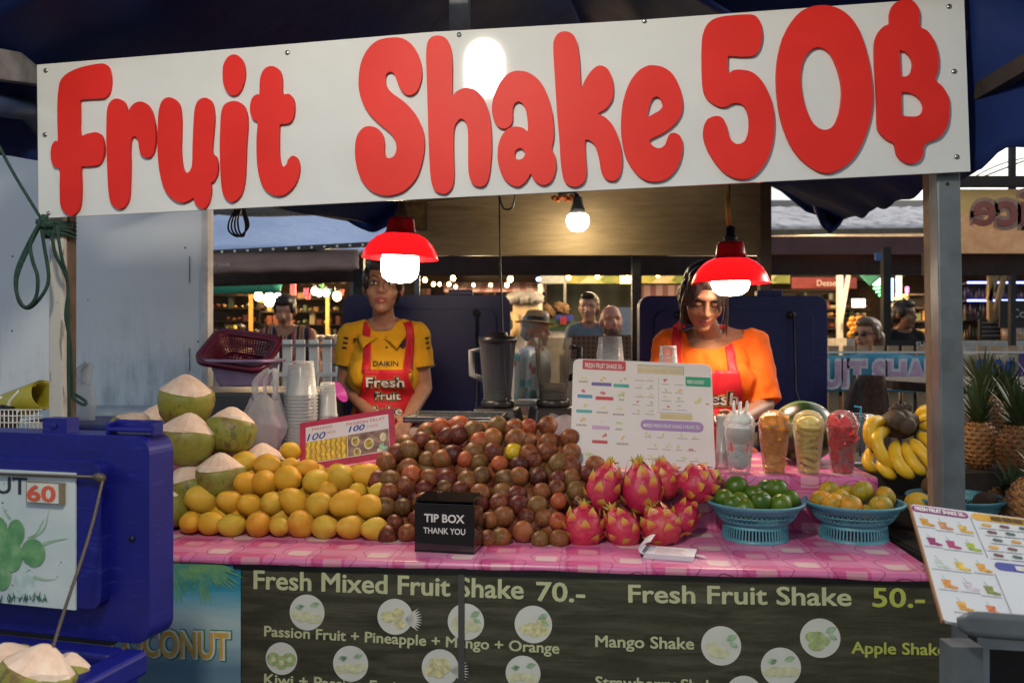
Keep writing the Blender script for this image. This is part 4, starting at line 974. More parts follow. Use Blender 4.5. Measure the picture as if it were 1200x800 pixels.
part('rind_print', m, mat('rind_print', (.78, .66, .42), .45, var=.2, scale=50), ppf); part('pulp_print', g2, mat('pulp_print', (.55, .36, .05), .4, var=.3, scale=90), ppf); part('seed_print', g3, mat('seed_print', (.06, .06, .02), .4), ppf)
m = MB(); leafp(m, X(.88), Yy(.08), .026, .008, .9, .0034); leafp(m, X(.90), Yy(.05), .024, .007, .4, .0036); part('leaf_print', m, M_pg, ppf)

# rounded white menu board
bM, bw, bh = quadM(P(676, 420, 2.80), P(838, 427, 2.78), P(668, 545, 2.66))
mb_ = thing('menu_board', 'white rounded menu board of fruit shakes standing behind the dragon fruit', 'menu board', M=bM)
def rrect(x0, y0, x1, y1, r, n=6):
    out = []
    for cx, cy, a0 in ((x1-r, y1-r, 0), (x0+r, y1-r, pi/2), (x0+r, y0+r, pi), (x1-r, y0+r, 1.5*pi)):
        for i in range(n+1): a = a0+pi/2*i/n; out.append((cx+r*cos(a), cy+r*sin(a)))
    return out
m = MB(); m.prism([rrect(0, 0, bw, bh, .022)], -.006, 0, back=True); part('panel', m, mat('white_laminate', (.80, .74, .72), .22, var=.04, scale=3), mb_, bevel=.001)
def bxy(x, y): return bw*(x-45)/975, bh*(1-(y-60)/690)        # from a 1086x800 view of the board
def bar(mb, x0, y0, x1, y1, z=.0006, r=.002):
    a = bxy(x0, y1); b = bxy(x1, y0); mb.prism([rrect(a[0], a[1], b[0], b[1], min(r, (b[1]-a[1])*.49), 4)], z-.0005, z)
ink = lambda n_, c_: mat(n_, c_, .45, var=.05)
I_red = ink('menu_red', (.56, .05, .07)); I_pur = ink('menu_purple', (.40, .24, .50)); I_dp = ink('menu_violet', (.17, .13, .36)); I_grn = ink('menu_green', (.04, .36, .20)); I_teal = ink('menu_teal', (.08, .40, .36)); I_blu = ink('menu_blue', (.07, .30, .50)); I_pk = ink('menu_pink', (.60, .36, .58)); I_crm = ink('menu_cream', (.66, .52, .28)); I_tan = ink('menu_brown_ink', (.26, .19, .14)); I_gry = ink('menu_grey_ink', (.36, .33, .33))
def bars(nm, mtl, L, r=.002):
    m = MB()
    for b in L: bar(m, *b, r=r)
    part(nm, m, mtl, mb_)
bars('red_heading', I_red, [(112, 66, 417, 130)], .004); bars('purple_heading', I_pur, [(520, 442, 950, 508)], .02); bars('green_tab', I_grn, [(835, 150, 1010, 212)], .003); bars('cream_tab', I_crm, [(655, 397, 875, 432)], .003); bars('cream_heading', ink('menu_pale_cream', (.68, .58, .42)), [(498, 90, 818, 142)], .001)
bars('violet_bar', I_dp, [(178, 214, 318, 236)]); bars('teal_bar', I_teal, [(332, 218, 440, 240), (76, 396, 186, 416)]); bars('blue_bar', I_blu, [(82, 298, 186, 320)]); bars('red_bar', I_red, [(208, 306, 332, 328), (190, 586, 296, 606)]); bars('pink_bar', I_pk, [(188, 494, 310, 518)])
m = MB()
def btxt(mb, s_, x0, y0, x1, cap_, bold=.02): a = bxy(x0, y0); b = bxy(x1, y0); mb.text(s_, TR((a[0], a[1], .0008)), bold=bold, th=.0005, w=b[0]-a[0], h=bh*cap_/690)
btxt(m, 'FRESH FRUIT SHAKE 50.-', 130, 119, 400, 33, .02); btxt(m, 'MIXED FRESH FRUIT SHAKE 3 FRUITS 70.-', 540, 488, 930, 22, .02); btxt(m, 'FRESH COCONUT', 845, 195, 965, 24, .02); part('white_words', m, M_white, mb_)
m = MB(); btxt(m, 'MIXED FRESH FRUIT SHAKE 2 FRUITS 60.-', 505, 132, 808, 24, .01); part('pale_words', m, I_crm, mb_)
m = MB()
for x0, x1, y in ((90, 155, 216), (372, 412, 324), (216, 298, 412), (330, 412, 420), (80, 155, 498), (350, 395, 514), (358, 442, 605)):
    xx = x0
    while xx < x1-5: bar(m, xx, y-9, xx+5, y+3, r=.0003); xx += 9
part('item_names', m, I_tan, mb_)
m = MB()
for y, xs in ((190, (480, 560)), (240, (480, 562)), (298, (480, 565)), (350, (465, 562)), (408, (462, 550)), (208, (668, 757)), (262, (670, 760)), (316, (668, 762)), (372, (668, 770)), (552, (548, 630, 768, 865)), (626, (565, 668, 755, 828)), (690, (552, 640, 760, 850)), (755, (550, 640, 750, 820))):
    for x in xs: bar(m, x, y-3, x+rng.uniform(44, 72), y+1, r=.0002)
bar(m, 645, 165, 647, 395); bar(m, 645, 390, 870, 393); bar(m, 498, 84, 824, 88); bar(m, 819, 88, 824, 144)
part('rules', m, I_gry, mb_)
pic = {0: (.72, .64, .38), 1: (.64, .18, .20), 2: (.58, .62, .34), 3: (.74, .50, .26), 4: (.45, .52, .30)}
gm = {k: MB() for k in pic}
for x, y, k, s_ in ((125, 185, 0, 1), (255, 190, 3, 1), (400, 190, 2, 1.1), (130, 272, 1, 1), (268, 282, 1, 1.2), (395, 285, 2, 1.4), (130, 372, 2, 1), (258, 380, 0, .9), (380, 378, 0, 1), (135, 460, 3, 1.2), (252, 470, 0, .6), (372, 470, 2, 1.1), (268, 556, 1, 1), (402, 562, 3, 1.0), (185, 690, 2, 2.0), (222, 712, 1, 1.0), (930, 305, 0, 1.6), (985, 320, 1, .6), (590, 172, 0, .5), (700, 182, 1, .8), (515, 226, 0, .6), (595, 222, 4, .6), (700, 245, 0, .7), (795, 245, 3, .8), (512, 284, 0, .7), (590, 282, 0, .7), (700, 292, 0, .8), (790, 295, 4, .6), (500, 330, 1, .6), (595, 334, 4, .7), (708, 350, 1, .6), (785, 345, 4, .6), (498, 388, 3, .7), (592, 386, 4, .7), (575, 530, 0, .9), (680, 532, 3, .7), (808, 535, 2, .8), (890, 540, 0, .7), (610, 600, 2, .8), (712, 600, 0, .8), (782, 608, 0, .8), (865, 612, 1, .8), (585, 670, 0, .8), (690, 672, 3, .8), (812, 672, 2, .8), (900, 672, 0, .7), (575, 728, 2, .7), (685, 730, 1, .9), (782, 735, 1, .6)):
    for j in range(3):
        a = bxy(x+rng.uniform(-16, 16)*s_, y+rng.uniform(-9, 9)*s_); gm[k].disc(a, .0052*s_*rng.uniform(.7, 1.1), .0006+.00005*j, 10, .0042*s_)
for k, c_ in pic.items(): part('fruit_pictures', gm[k], mat('menu_picture_%s' % ['straw', 'rose', 'leaf', 'peach', 'moss'][k], c_, .5, var=.2, scale=90), mb_)
sm = MB(); sm.prism([rrect(0, 0, .02, .02, .009)], -.0002, .0018)

# ------------------------------------------------------------------ watermelon, bananas, pineapples
wm = PZ(940, 562, SZ); wr_ = .100
def melon():
    t = NT('watermelon_skin'); c = t.coord(); sx = t.n('SeparateXYZ'); t.l(c, sx.inputs[0])
    a = t.math('ARCTAN2', sx.outputs['Z'], sx.outputs['Y']); n = t.noise(c, 10, 5, .7)
    s_ = t.math('SINE', t.math('ADD', t.math('MULTIPLY', a, 11), t.math('MULTIPLY', n, 6)))
    col = t.ramp(t.math('ADD', t.math('MULTIPLY', s_, .5), .5), [(.35, (.012, .032, .008)), (.6, (.07, .13, .03)), (.85, (.15, .21, .06))]); t.set(col=col, rough=.3); return t.mat
m = MB(); wmp = P(941, 512, 2.86); wr_ = .104; m.ell((wmp.x, wmp.y, SZ+.002+wr_*.98), (wr_*1.06, wr_, wr_*.98), nu=40, nv=26, bump=.02); solo('watermelon', m, melon(), 'dark green striped watermelon behind the fruit cups', 'watermelon')
def cb_(x, y): return (1000+x/4, 400+y/4)
def ban_mat():
    t = NT('banana_skin'); c = t.coord(); at = t.n('Attribute', attribute_name='along'); n = t.noise(c, 60, 5, .7); n2 = t.noise(c, 22, 3)
    col = t.ramp(n2, [(.3, (.74, .42, .018)), (.6, (.82, .52, .025)), (.8, (.70, .46, .035))])
    col = t.mix(t.math('MULTIPLY', t.math('GREATER_THAN', n, .66), .7), col, (.14, .06, .02))
    col = t.mix(t.ramp(at.outputs['Fac'], [(.90, 0.0), (.97, 1.0)]), col, (.035, .02, .012)); col = t.mix(t.ramp(at.outputs['Fac'], [(.0, .7), (.14, 0.0)]), col, (.22, .22, .03))
    t.set(col=col, rough=.42); return t.mat
M_ban = ban_mat()
bs = thing('banana_bunch', 'ripe yellow banana bunch with a brown stalk, standing on the shelf by the post', 'bananas', PZ(1060, 560, SZ))
BF = [((160, 385), (80, 395), (98, 520), 2.70, 2.64, 20), ((170, 415), (110, 470), (195, 615), 2.67, 2.58, 19), ((205, 470), (205, 560), (288, 640), 2.64, 2.55, 20), ((240, 475), (275, 560), (338, 622), 2.63, 2.56, 18), ((270, 460), (330, 530), (392, 612), 2.63, 2.56, 18),
      ((300, 430), (385, 500), (435, 605), 2.65, 2.58, 19), ((310, 400), (415, 420), (475, 520), 2.68, 2.60, 19), ((290, 350), (385, 320), (455, 395), 2.76, 2.68, 19), ((120, 480), (65, 560), (122, 605), 2.74, 2.68, 17), ((150, 540), (140, 590), (202, 640), 2.66, 2.58, 18), ((300, 370), (400, 365), (480, 450), 2.74, 2.66, 18)]
for (a, b, c, Y0, Y1, rp) in BF:
    A, B, C = P(*cb_(*a), Y0), P(*cb_(*b), (Y0+Y1)/2-.03), P(*cb_(*c), Y1); pts = []; n_ = 16
    # quadratic through A, B (mid), C
    K = B*2-(A+C)*.5; lst = [A*(1-t)**2+K*2*t*(1-t)+C*t*t for t in [i/n_ for i in range(n_+1)]]
    r0 = rp/4*2.62/FPX*1.52; rad = [r0*(.38 if t < .04 else min(1, .42+t*3.2) if t < .2 else 1 if t < .78 else max(.30, 1-((t-.78)/.22)**1.6*.72)) for t in [i/n_ for i in range(n_+1)]]
    m = MB(); m.tube(lst, rad, 10)
    al = [i/n_ for i in range(n_+1) for j in range(10)]
    o = part('banana', m, M_ban, bs, world=True); at = o.data.attributes.new('along', 'FLOAT', 'POINT'); at.data.foreach_set('value', al)
m = MB(); st_ = P(*cb_(238, 390), 2.66); m.ell(st_+Vector((0, .03, 0)), (.058, .045, .045), nu=18, nv=12, bump=.25, bs=12); m.ell(P(*cb_(255, 395), 2.62), (.026, .022, .026), bump=.2); m.ell(P(*cb_(205, 370), 2.64), (.03, .022, .028), bump=.2)
for k in range(7): m.ell(P(*cb_(175+k*14+rng.uniform(-6, 6), 312+rng.uniform(-8, 14)), 2.70), (.010, .010, .014), bump=.3, seed=k, nu=8, nv=6)
part('stalk', m, mat('banana_stalk', (.085, .05, .03), .7, col2=(.05, .035, .02), scale=22, bump=.5, bscale=60), bs, world=True)
M_pine = None
def pine_mat():
    t = NT('pineapple_skin'); c = t.coord(); n = t.noise(c, 30, 4); oi = t.n('ObjectInfo').outputs['Random']
    t.set(col=t.mix(t.math('MULTIPLY', oi, .4), t.ramp(n, [(.3, (.16, .055, .016)), (.55, (.36, .15, .03)), (.75, (.26, .20, .06))]), (.26, .13, .04)), rough=.55); return t.mat
M_pine = pine_mat(); M_eye = mat('pineapple_eye', (.36, .19, .075), .6, col2=(.13, .05, .02), scale=150)
def crown_mat():
    t = NT('pineapple_leaf'); at = t.n('Attribute', attribute_name='along'); c = t.coord(); n = t.noise(c, 12, 3)
    t.set(col=t.mix(t.math('MULTIPLY', n, .5), t.ramp(at.outputs['Fac'], [(0, (.12, .15, .05)), (.5, (.045, .08, .03)), (1, (.10, .085, .035))]), (.07, .11, .055)), rough=.6, spec=.2); return t.mat
M_crown = crown_mat()
def pineapple_geo(seed):
    r_ = random.Random(seed); b = MB(); e = MB(); H = .17; Rb = .062
    rad = lambda t_: Rb*(max(0, 1-abs(2*t_-1)**2.6))**.5*.92+.006
    b.lathe([(rad(i/14), H*i/14) for i in range(15)], 24)
    for row in range(11):
        t_ = (row+.6)/11.4
        for k in range(13):
            a = 2*pi*(k+(row % 2)*.5)/13+r_.uniform(-.04, .04); r = rad(t_); d = Vector((cos(a), sin(a), 0)); M_ = frame(d*(r-.002)+Vector((0, 0, H*t_)), Vector((-sin(a), cos(a), 0)), Z3, d)
            w = pi*r/13*.92; h = H/22*.98
            e.add([M_ @ Vector(v) for v in ((w, 0, .001), (w*.5, h, .001), (-w*.5, h, .001), (-w, 0, .001), (-w*.5, -h, .001), (w*.5, -h, .001), (w*.45, 0, .007), (0, h*.5, .007), (-w*.45, 0, .007), (0, -h*.5, .007), (0, 0, .0045), (0, h*.1, .013))],
                  [(0, 1, 7, 6), (1, 2, 7), (2, 3, 8, 7), (3, 4, 9, 8), (4, 5, 9), (5, 0, 6, 9), (6, 7, 10), (7, 8, 10), (8, 9, 10), (9, 6, 10), (9, 6, 11), (8, 9, 11)], False)
    c = MB(); al = []
    for k in range(58):
        t_ = k/57; a = k*2.39996; L = (.055+.115*t_)*r_.uniform(.85, 1.15)*(1 if t_ < .85 else .9); out = 1.05-0.85*t_; w = .0105*(1.1-.35*t_)
        d = Vector((cos(a), sin(a), 0)); s_ = Vector((-sin(a), cos(a), 0)); p = d*(.016*(1-t_*.7))+Vector((0, 0, H-.006+.045*t_)); vs = []
        nn = 7
        for i in range(nn+1):
            q = i/nn; el = (1-out*.75) + out*.9*q*.6; dirv = (d*cos(el*1.45)+Z3*sin(el*1.45)); ww = w*(1-q**1.8)*(1+.3*(q < .2)); 
            vs += [p+s_*ww, p-Vector((0, 0, .25))*ww+d*(-.2*ww), p-s_*ww]; al += [q]*3
            el2 = el-(.55*out+.2)*q*q; p = p+(d*cos(el2*1.45)+Z3*sin(el2*1.45))*(L/nn)
        fs = []
        for i in range(nn):
            for j in range(2): x = i*3+j; fs.append((x, x+1, x+4, x+3))
        c.add(vs, fs, True)
    return b, e, c, al
pg_ = []
for s_ in (1, 5):
    b, e, c, al = pineapple_geo(s_); bm_, em, cm = b.mesh('flesh'), e.mesh('rind_eyes'), c.mesh('crown'); at = cm.attributes.new('along', 'FLOAT', 'POINT'); at.data.foreach_set('value', al)
    for me, mt in ((bm_, M_pine), (em, M_eye), (cm, M_crown)): me.materials.append(mt)
    pg_.append((bm_, em, cm))
def pineapple(px, py_base, Y, w, rot, lab, hs=1.0):
    s_ = w/FPX*Y/.128; o = thing('pineapple', lab, 'pineapple', P(px, py_base, Y), group='pineapples beside the stall post'); o.rotation_euler = rot
    for nm, me in zip(('flesh', 'rind', 'crown'), pg_[int(px) % 2]): q = link(nm, me, me.materials[0], o); q.scale = (s_, s_, s_*hs)
pineapple(1148, 548, 2.75, 40, (.05, -.05, 0), 'pineapple standing close to the right side of the steel post', 1.05)
pineapple(1194, 558, 2.62, 46, (.0, .05, 1), 'orange skinned pineapple at the right edge, second from the top')
pineapple(1192, 622, 2.45, 54, (-.05, -.5, 2), 'golden pineapple lying lowest at the right edge', 1.0)
pineapple(1168, 604, 2.62, 36, (-.6, -.15, 3), 'small pineapple with its green crown pushed forward among the others', .8)
pineapple(1110, 548, 2.95, 34, (.1, -.15, 4), 'pineapple hidden behind the steel post, crown tip showing left')
pineapple(1182, 522, 3.0, 40, (.0, -.1, 5), 'pineapple standing at the back, its crown highest at the right')
pineapple(1212, 530, 2.9, 42, (.0, .1, 6), 'pineapple cut by the right picture edge at the back')
pineapple(1156, 516, 2.94, 40, (.05, .1, 2), 'shaded pineapple squeezed in behind the one beside the post')
pineapple(1206, 596, 2.70, 46, (-.1, -.12, 5), 'pineapple in the lower middle at the right edge, behind the golden one')
pb = MB(); pb.box((1.66, 2.66, .405), (1.10, .92, .81)); pb.box((1.66, 2.90, .8905), (1.08, .50, .161)); pb.box((1.66, 2.66, .79), (1.12, .94, .03)); solo('fruit_crate_table', pb, M_darkwood, 'dark wooden side table carrying the pineapples', 'table')

# ------------------------------------------------------------------ fruit cups
M_clear = glassy('clear_plastic', (.99, .99, .99), .06, .955); M_clear2 = glassy('cup_stack_plastic', (.95, .955, .96), .16, .80)
def cup_shell(mb, r0, r1, h, z0=0, n=32): mb.lathe([(r0-.006, z0+.002), (r0, z0), (r0+.001, z0+.006), (r1, z0+h-.004), (r1+.003, z0+h-.002), (r1+.0015, z0+h), (r1-.002, z0+h-.002)], n, capt=False)
def dome(mb, r1, h, hd, n=32): mb.lathe([(r1+.0035, h-.004), (r1+.0045, h+.002), (r1*.99, h+.006)]+[(r1*.97*cos(a), h+.006+hd*sin(a)) for a in [i*pi/2/8*.86 for i in range(1, 9)]], n, capb=False, capt=False)
def shake_cup(px, lab, fillf, straws=False):
    q = PZ(px, 556.5, SZ); o = thing('fruit_cup', lab, 'fruit cup', (q.x, q.y+.034, SZ+.0015), group='cups of cut fruit on the raised shelf'); r0, r1, h = .031, .0475, .150
    m = MB(); cup_shell(m, r0, r1, h); part('cup', m, M_clear, o)
    m = MB(); dome(m, r1, h, .038); part('dome_lid', m, M_clear, o)
    fillf(o, lambda z: r0+(r1-r0)*z/h-.0035, h)
    if straws:
        for k in range(6): m = MB(); a = 1.0*k; m.tube([(.012*cos(a), .012*sin(a), .14), (.026*cos(a+.3)+.004, .026*sin(a+.3), .214+.004*(k % 3))], .0032, 8); part('straw', m, M_white, o)
def f_ball(o, rad, h):
    m = MB(); mm = mat('coconut_meat', (.84, .84, .81), .45, var=.08, scale=60, bump=.2, bscale=300)
    for z, r in ((.042, .034), (.085, .022), (.122, .041)): m.ell((0, 0, z), (r, r, r*.95), bump=.05, bs=18)
    m.ell((.004, 0, .163), (.034, .034, .024), bump=.1); part('coconut_balls', m, mm, o)
    m = MB(); r_ = random.Random(2)
    for k in range(46): a = r_.uniform(0, 6.3); z = r_.uniform(.045, .075); m.ell((.0345*cos(a), .0345*sin(a), z), .0011, nu=5, nv=4)
    part('dark_seeds', m, M_dark, o)
def f_cubes(nm, mtl, n_, size, seed, mtl2=None, nm2=None):
    def f(o, rad, h):
        r_ = random.Random(seed); m = MB(); m2 = MB()
        for k in range(n_):
            z = .012+(h+.008)*k/n_; a = k*2.4+r_.uniform(-.4, .4); s_ = size*r_.uniform(.75, 1.25); rr = max(0, rad(z)-s_*.62); E = (r_.uniform(-.5, .5), r_.uniform(-.5, .5), r_.uniform(0, 3))
            (m2 if mtl2 and r_.random() < .3 else m).box((rr*cos(a), rr*sin(a), z), (s_, s_*r_.uniform(.6, 1), s_*r_.uniform(.9, 1.6)), E)
        m.lathe([(rad(0)*.55, .006), (rad(h*.95)*.72, h*.95)], 12)
        if mtl2: part(nm2, m2, mtl2, o, bevel=.002)
        part(nm, m, mtl, o, bevel=.003)
    return f
def f_rings(o, rad, h):
    m = MB(); mm = mat('pineapple_flesh', (.86, .70, .22), .35, col2=(.78, .56, .10), scale=90, bump=.3, bscale=250); r_ = random.Random(5)
    for k in range(9):
        z = .014+.0165*k; E = (r_.uniform(.25, .5), r_.uniform(-.3, .3), k*.9); R_ = rad(z)*.93; pts = []
        M_ = TR((0, 0, z), E); m.tube([M_ @ Vector((R_*.70*cos(a), R_*.70*sin(a), 0)) for a in [i*2*pi/18 for i in range(19)]], R_*.28, 8)
    m.ell((0, 0, h+.006), (.033, .033, .020), bump=.15, bs=14); part('pineapple_rings', m, mm, o)
shake_cup(870, 'clear cup of white coconut balls with straws in its lid', f_ball, True)
shake_cup(911, 'clear cup of orange mango pieces', f_cubes('mango_pieces', mat('mango_flesh', (.95, .36, .012), .3, var=.2, scale=40), 34, .032, 3))
shake_cup(952, 'clear cup of pale yellow pineapple rings', f_rings)
shake_cup(992, 'clear cup of red watermelon pieces', f_cubes('watermelon_pieces', mat('watermelon_flesh', (.80, .03, .035), .25, var=.25, scale=40), 40, .030, 9, mat('watermelon_pale', (.60, .20, .18), .3), 'pale_pieces'))
q = PZ(1016, 546, SZ); o = thing('empty_cup', 'empty clear cup with a bright blue straw behind the watermelon cup', 'cup', (q.x, q.y+.08, SZ+.0015))
m = MB(); cup_shell(m, .034, .052, .16); part('cup', m, M_clear, o)
m = MB(); m.tube([(.01, 0, .02), (.012, 0, .165), (.012, 0, .183), (-.008, 0, .187)], .0036, 8); part('straw', m, mat('blue_straw', (.01, .25, .45), .3), o)
# stacks of empty cups
def cup_stack(px, py_top, py_bot, wpx, Y, lab, n_, upright=False, zb=None):
    top = P(px, py_top, Y); z0 = P(px, py_bot, Y).z if zb is None else zb; r = wpx/2/FPX*Y; H = top.z-z0; o = thing('cup_stack', lab, 'cups', (top.x, Y, z0), group='stacks of clear plastic cups')
    ch = .12; m = MB()
    m = MB(); step = (H-ch)/max(n_-1, 1)
    for k in range(n_):
        z = k*step
        if upright: m.lathe([(r*.70, z), (r*.98, z+ch-.006), (r*1.05, z+ch-.003), (r*1.02, z+ch)], 28, capt=False)
        else: m.lathe([(r*1.0, z), (r*1.06, z+.002), (r*1.02, z+.008), (r*.94, z+.010), (r*.76, z+ch-.008), (r*.72, z+ch), (r*.66, z+ch-.002)], 28, capb=False)
    part('nested_cups', m, M_clear2, o)
cup_stack(353, 423, 540, 38, 2.98, 'tall stack of upturned clear cups left of the price sign', 19, zb=SZ+.002)
cup_stack(384, 448, 540, 23, 3.02, 'shorter narrow stack of clear cups beside the tall one', 15, zb=SZ+.002)
cup_stack(715, 394, 520, 36, 3.02, 'stack of upturned clear cups rising behind the menu board', 15, zb=SZ+.002)
cup_stack(783, 405, 520, 25, 2.98, 'small clear cups showing above the top edge of the menu board', 9, zb=SZ+.002)
cup_stack(846, 486, 545, 15, 2.72, 'slim stack of clear lids at the right edge of the menu board', 12, zb=SZ+.002)

# ------------------------------------------------------------------ scale, blenders, juice, bag
q = P(536, 486, 2.98); sc_ = thing('kitchen_scale', 'beige kitchen scale with a dark tray behind the passion fruit heap', 'scale', (q.x, q.y, SZ+.001), AL)
m = MB(); m.box((-.01, 0, .058), (.30, .24, .112), taper=.93); part('body', m, mat('beige_plastic', (.50, .42, .30), .5), sc_, bevel=.01)
m = MB(); m.box((0, 0, .137), (.33, .26, .012)); m.box((0, -.12, .146), (.33, .012, .012)); m.box((0, .12, .146), (.33, .012, .012)); m.box((-.16, 0, .146), (.012, .25, .012)); m.box((.16, 0, .146), (.012, .25, .012)); part('tray', m, mat('grey_metal_tray', (.12, .125, .13), .25, .7), sc_, bevel=.004)
m = MB(); m.box((0, 0, .122), (.10, .10, .02)); part('tray_support', m, M_dark, sc_)
m = MB(); m.box((.0, -.1195, .07), (.17, .003, .045), (R(-4), 0, 0)); part('display', m, mat('display_dark', (.03, .02, .05), .15), sc_)
def jug_mat(): return glassy('smoky_jug', (.55, .58, .60), .12, .62)
def blender_unit(px, py_top, py_bot, wpx, Y, lab, lid, side, tint):
    z0 = P(px, py_bot, Y).z; s_ = wpx/FPX*Y; o = thing('blender', lab, 'blender', (P(px, 0, Y).x, Y, SZ+.001), .15*side, group='blenders behind the fruit'); H = P(px, py_top, Y).z-SZ
    bh = .185; jm = glassy('jug_'+lab.split()[0], tint, .14, .86, body=tuple(x*.5 for x in tint))
    m = MB(); m.box((0, 0, bh*.42), (.215, .21, bh*.84), taper=.72); m.lathe([(.065, bh*.84), (.062, bh)], 24); part('motor_base', m, M_black, o, bevel=.008)
    m = MB(); m.lathe([(.026, bh*.33), (.024, bh*.33+.012), (0, bh*.33+.013)], 16, M=TR((0, -.088, .02), (R(80), 0, 0))); part('dial', m, M_chrome, o)
    jh = H-bh; m = MB(); sq = lambda r, z: [(r*cos(a)*(1+.10*abs(sin(2*a))), r*sin(a)*(1+.10*abs(sin(2*a))), z) for a in [i*2*pi/28 for i in range(28)]]
    ring = [sq(.052, bh), sq(.050, bh+.02), sq(s_*.40, bh+.05), sq(s_*.5, H-.012), sq(s_*.52, H)]
    vs = [p for r in ring for p in r]; fs = [(i*28+j, i*28+(j+1) % 28, (i+1)*28+(j+1) % 28, (i+1)*28+j) for i in range(4) for j in range(28)]; m.add(vs, fs, True); part('jug', m, jm, o)
    m = MB(); a = side; m.tube([(a*s_*.47, 0, H-.035), (a*s_*.76, 0, H-.04), (a*s_*.74, 0, H-.13), (a*s_*.42, 0, bh+.075)], .0085, 8, flat=1.5); part('handle', m, mat('jug_handle_grey', (.20, .21, .22), .35) if lid else M_black, o)
    m = MB(); m.lathe([(.05, bh+.002), (.05, bh+.03), (0, bh+.032)], 20); m.box((0, 0, bh+.045), (.07, .012, .004)); part('blade_collar', m, M_dark, o)
    if lid: m = MB(); m.lathe([(s_*.53, H-.012), (s_*.56, H-.006), (s_*.54, H+.014), (s_*.30, H+.018), (s_*.28, H+.03), (0, H+.031)], 28); part('lid', m, M_black, o)
    else:
        m = MB(); m.lathe([(.046, bh+.034), (.052, bh+.06), (0, bh+.062)], 16); part('juice_remains', m, mat('pale_juice', (.30, .26, .18), .4), o)
blender_unit(583, 399, 497, 41, 3.22, 'grey blender with a black lid in front of the blue lid', True, -1, (.52, .54, .57))
blender_unit(648, 396, 497, 42, 3.26, 'open clear blender jug left of the menu board', False, 1, (.70, .69, .62))
q = P(620, 0, 3.40); o = thing('juice_tub', 'clear tub of orange juice standing between the two blenders', 'tub', (q.x, 3.40, SZ+.001))
m = MB(); m.lathe([(.055, 0), (.060, .01), (.064, .10), (.066, .155)], 28, capt=False); part('tub', m, M_clear, o)
m = MB(); m.lathe([(.052, .004), (.057, .012), (.060, .105), (0, .106)], 28); part('juice', m, mat('orange_juice', (.62, .30, .03), .25), o)
m = MB(); m.lathe([(.068, .152), (.070, .166), (.06, .172), (0, .173)], 28); part('lid', m, mat('frost_lid', (.24, .28, .27), .3), o)
def bag_mat():
    t = NT('thin_white_bag'); tr = t.n('BsdfTransparent'); c = t.coord(); mx = t.n('MixShader'); tl = t.n('BsdfTranslucent'); tl.inputs[0].default_value = (.7, .72, .75, 1); m2 = t.n('MixShader'); m2.inputs[0].default_value = .35
    t.set(col=(.66, .68, .70), rough=.28); mx.inputs[0].default_value = .45
    t.l(t.b.outputs[0], m2.inputs[1]); t.l(tl.outputs[0], m2.inputs[2]); t.l(tr.outputs[0], mx.inputs[1]); t.l(m2.outputs[0], mx.inputs[2]); t.l(mx.outputs[0], t.out.inputs[0])
    t.bump(t.noise(c, 24, 5, .7), .9, .02); return t.mat
M_bag = bag_mat()
def bag(px, pyt, pyb, w, Y, lab, handles=True, lean=0):
    m = MB(); H = (pyb-pyt)/FPX*Y*.66; Rw = w/2/FPX*Y; b = P(px, pyb, Y)
    def f(u, v):
        a = 2*pi*u; r = Rw*(.75+.5*v if v < .45 else .98-.9*(v-.45)**1.1)*(1+.16*noise.noise(Vector((cos(a)*2.4, sin(a)*2.4, v*4+px))) + .05*sin(a*9+v*5))
        return b + Vector((r*cos(a)+lean*v*v, r*sin(a)*.7, H*v*(1+.08*sin(3*a))))
    m.grid(f, 48, 18)
    if handles:
        for s_ in (-1, 1):
            pts = [b+Vector((lean+s_*Rw*.35, 0, H*.93)), b+Vector((lean+s_*Rw*.42, 0, H*1.25)), b+Vector((lean+s_*Rw*.1+.02, 0, H*1.5)), b+Vector((lean-s_*Rw*.05, .0, H*1.3)), b+Vector((lean, 0, H*.95))]
            m.tube(spline(pts, 6), .012, 6, flat=.3)
    solo('plastic_bag', m, M_bag, lab, 'plastic bag')
bag(306, 432, 526, 58, 2.92, 'translucent white carrier bag between the coconuts and the cup stacks', True, .015)
bag(97, 425, 492, 34, 3.0, 'hanging clear bag just right of the white stall post')
bag(662, 470, 520, 70, 2.98, 'crumpled clear bag between the heap and the menu board', False)
# ------------------------------------------------------------------ people
def remeshed(mb, voxel, smooth=3, name='body'):
    me = mb.mesh(name); ob = bpy.data.objects.new(name, me); scene.collection.objects.link(ob)
    r = ob.modifiers.new('r', 'REMESH'); r.mode = 'VOXEL'; r.voxel_size = voxel; r.use_smooth_shade = True
    s = ob.modifiers.new('s', 'SMOOTH'); s.iterations = smooth; s.factor = .5
    bpy.context.view_layer.update(); dg = bpy.context.evaluated_depsgraph_get()
    out = bpy.data.meshes.new_from_object(ob.evaluated_get(dg)); out.name = name
    bpy.data.objects.remove(ob); bpy.data.meshes.remove(me)
    out.materials.clear()
    return out
def bvh_of(me): return BVHTree.FromPolygons([v.co.copy() for v in me.vertices], [tuple(p.vertices) for p in me.polygons])
def skin_mat(name, c, c2): 
    t = NT(name); co = t.coord(); n = t.noise(co, 30, 4)
    t.set(col=t.ramp(n, [(.3, c2), (.7, c)]), rough=.48, spec=.35, sss=.06); t.b.inputs['Subsurface Radius'].default_value = (.02, .008, .004); t.b.inputs['Subsurface Scale'].default_value = .3
    t.bump(t.noise(co, 300, 3), .1, .0006); return t.mat
def cloth(name, c, c2=None, rough=.8, **kw):
    return mat(name, c, rough, col2=c2, scale=5, var=.16, bump=.25, bscale=420, bd=.0008, spec=.2, **kw)
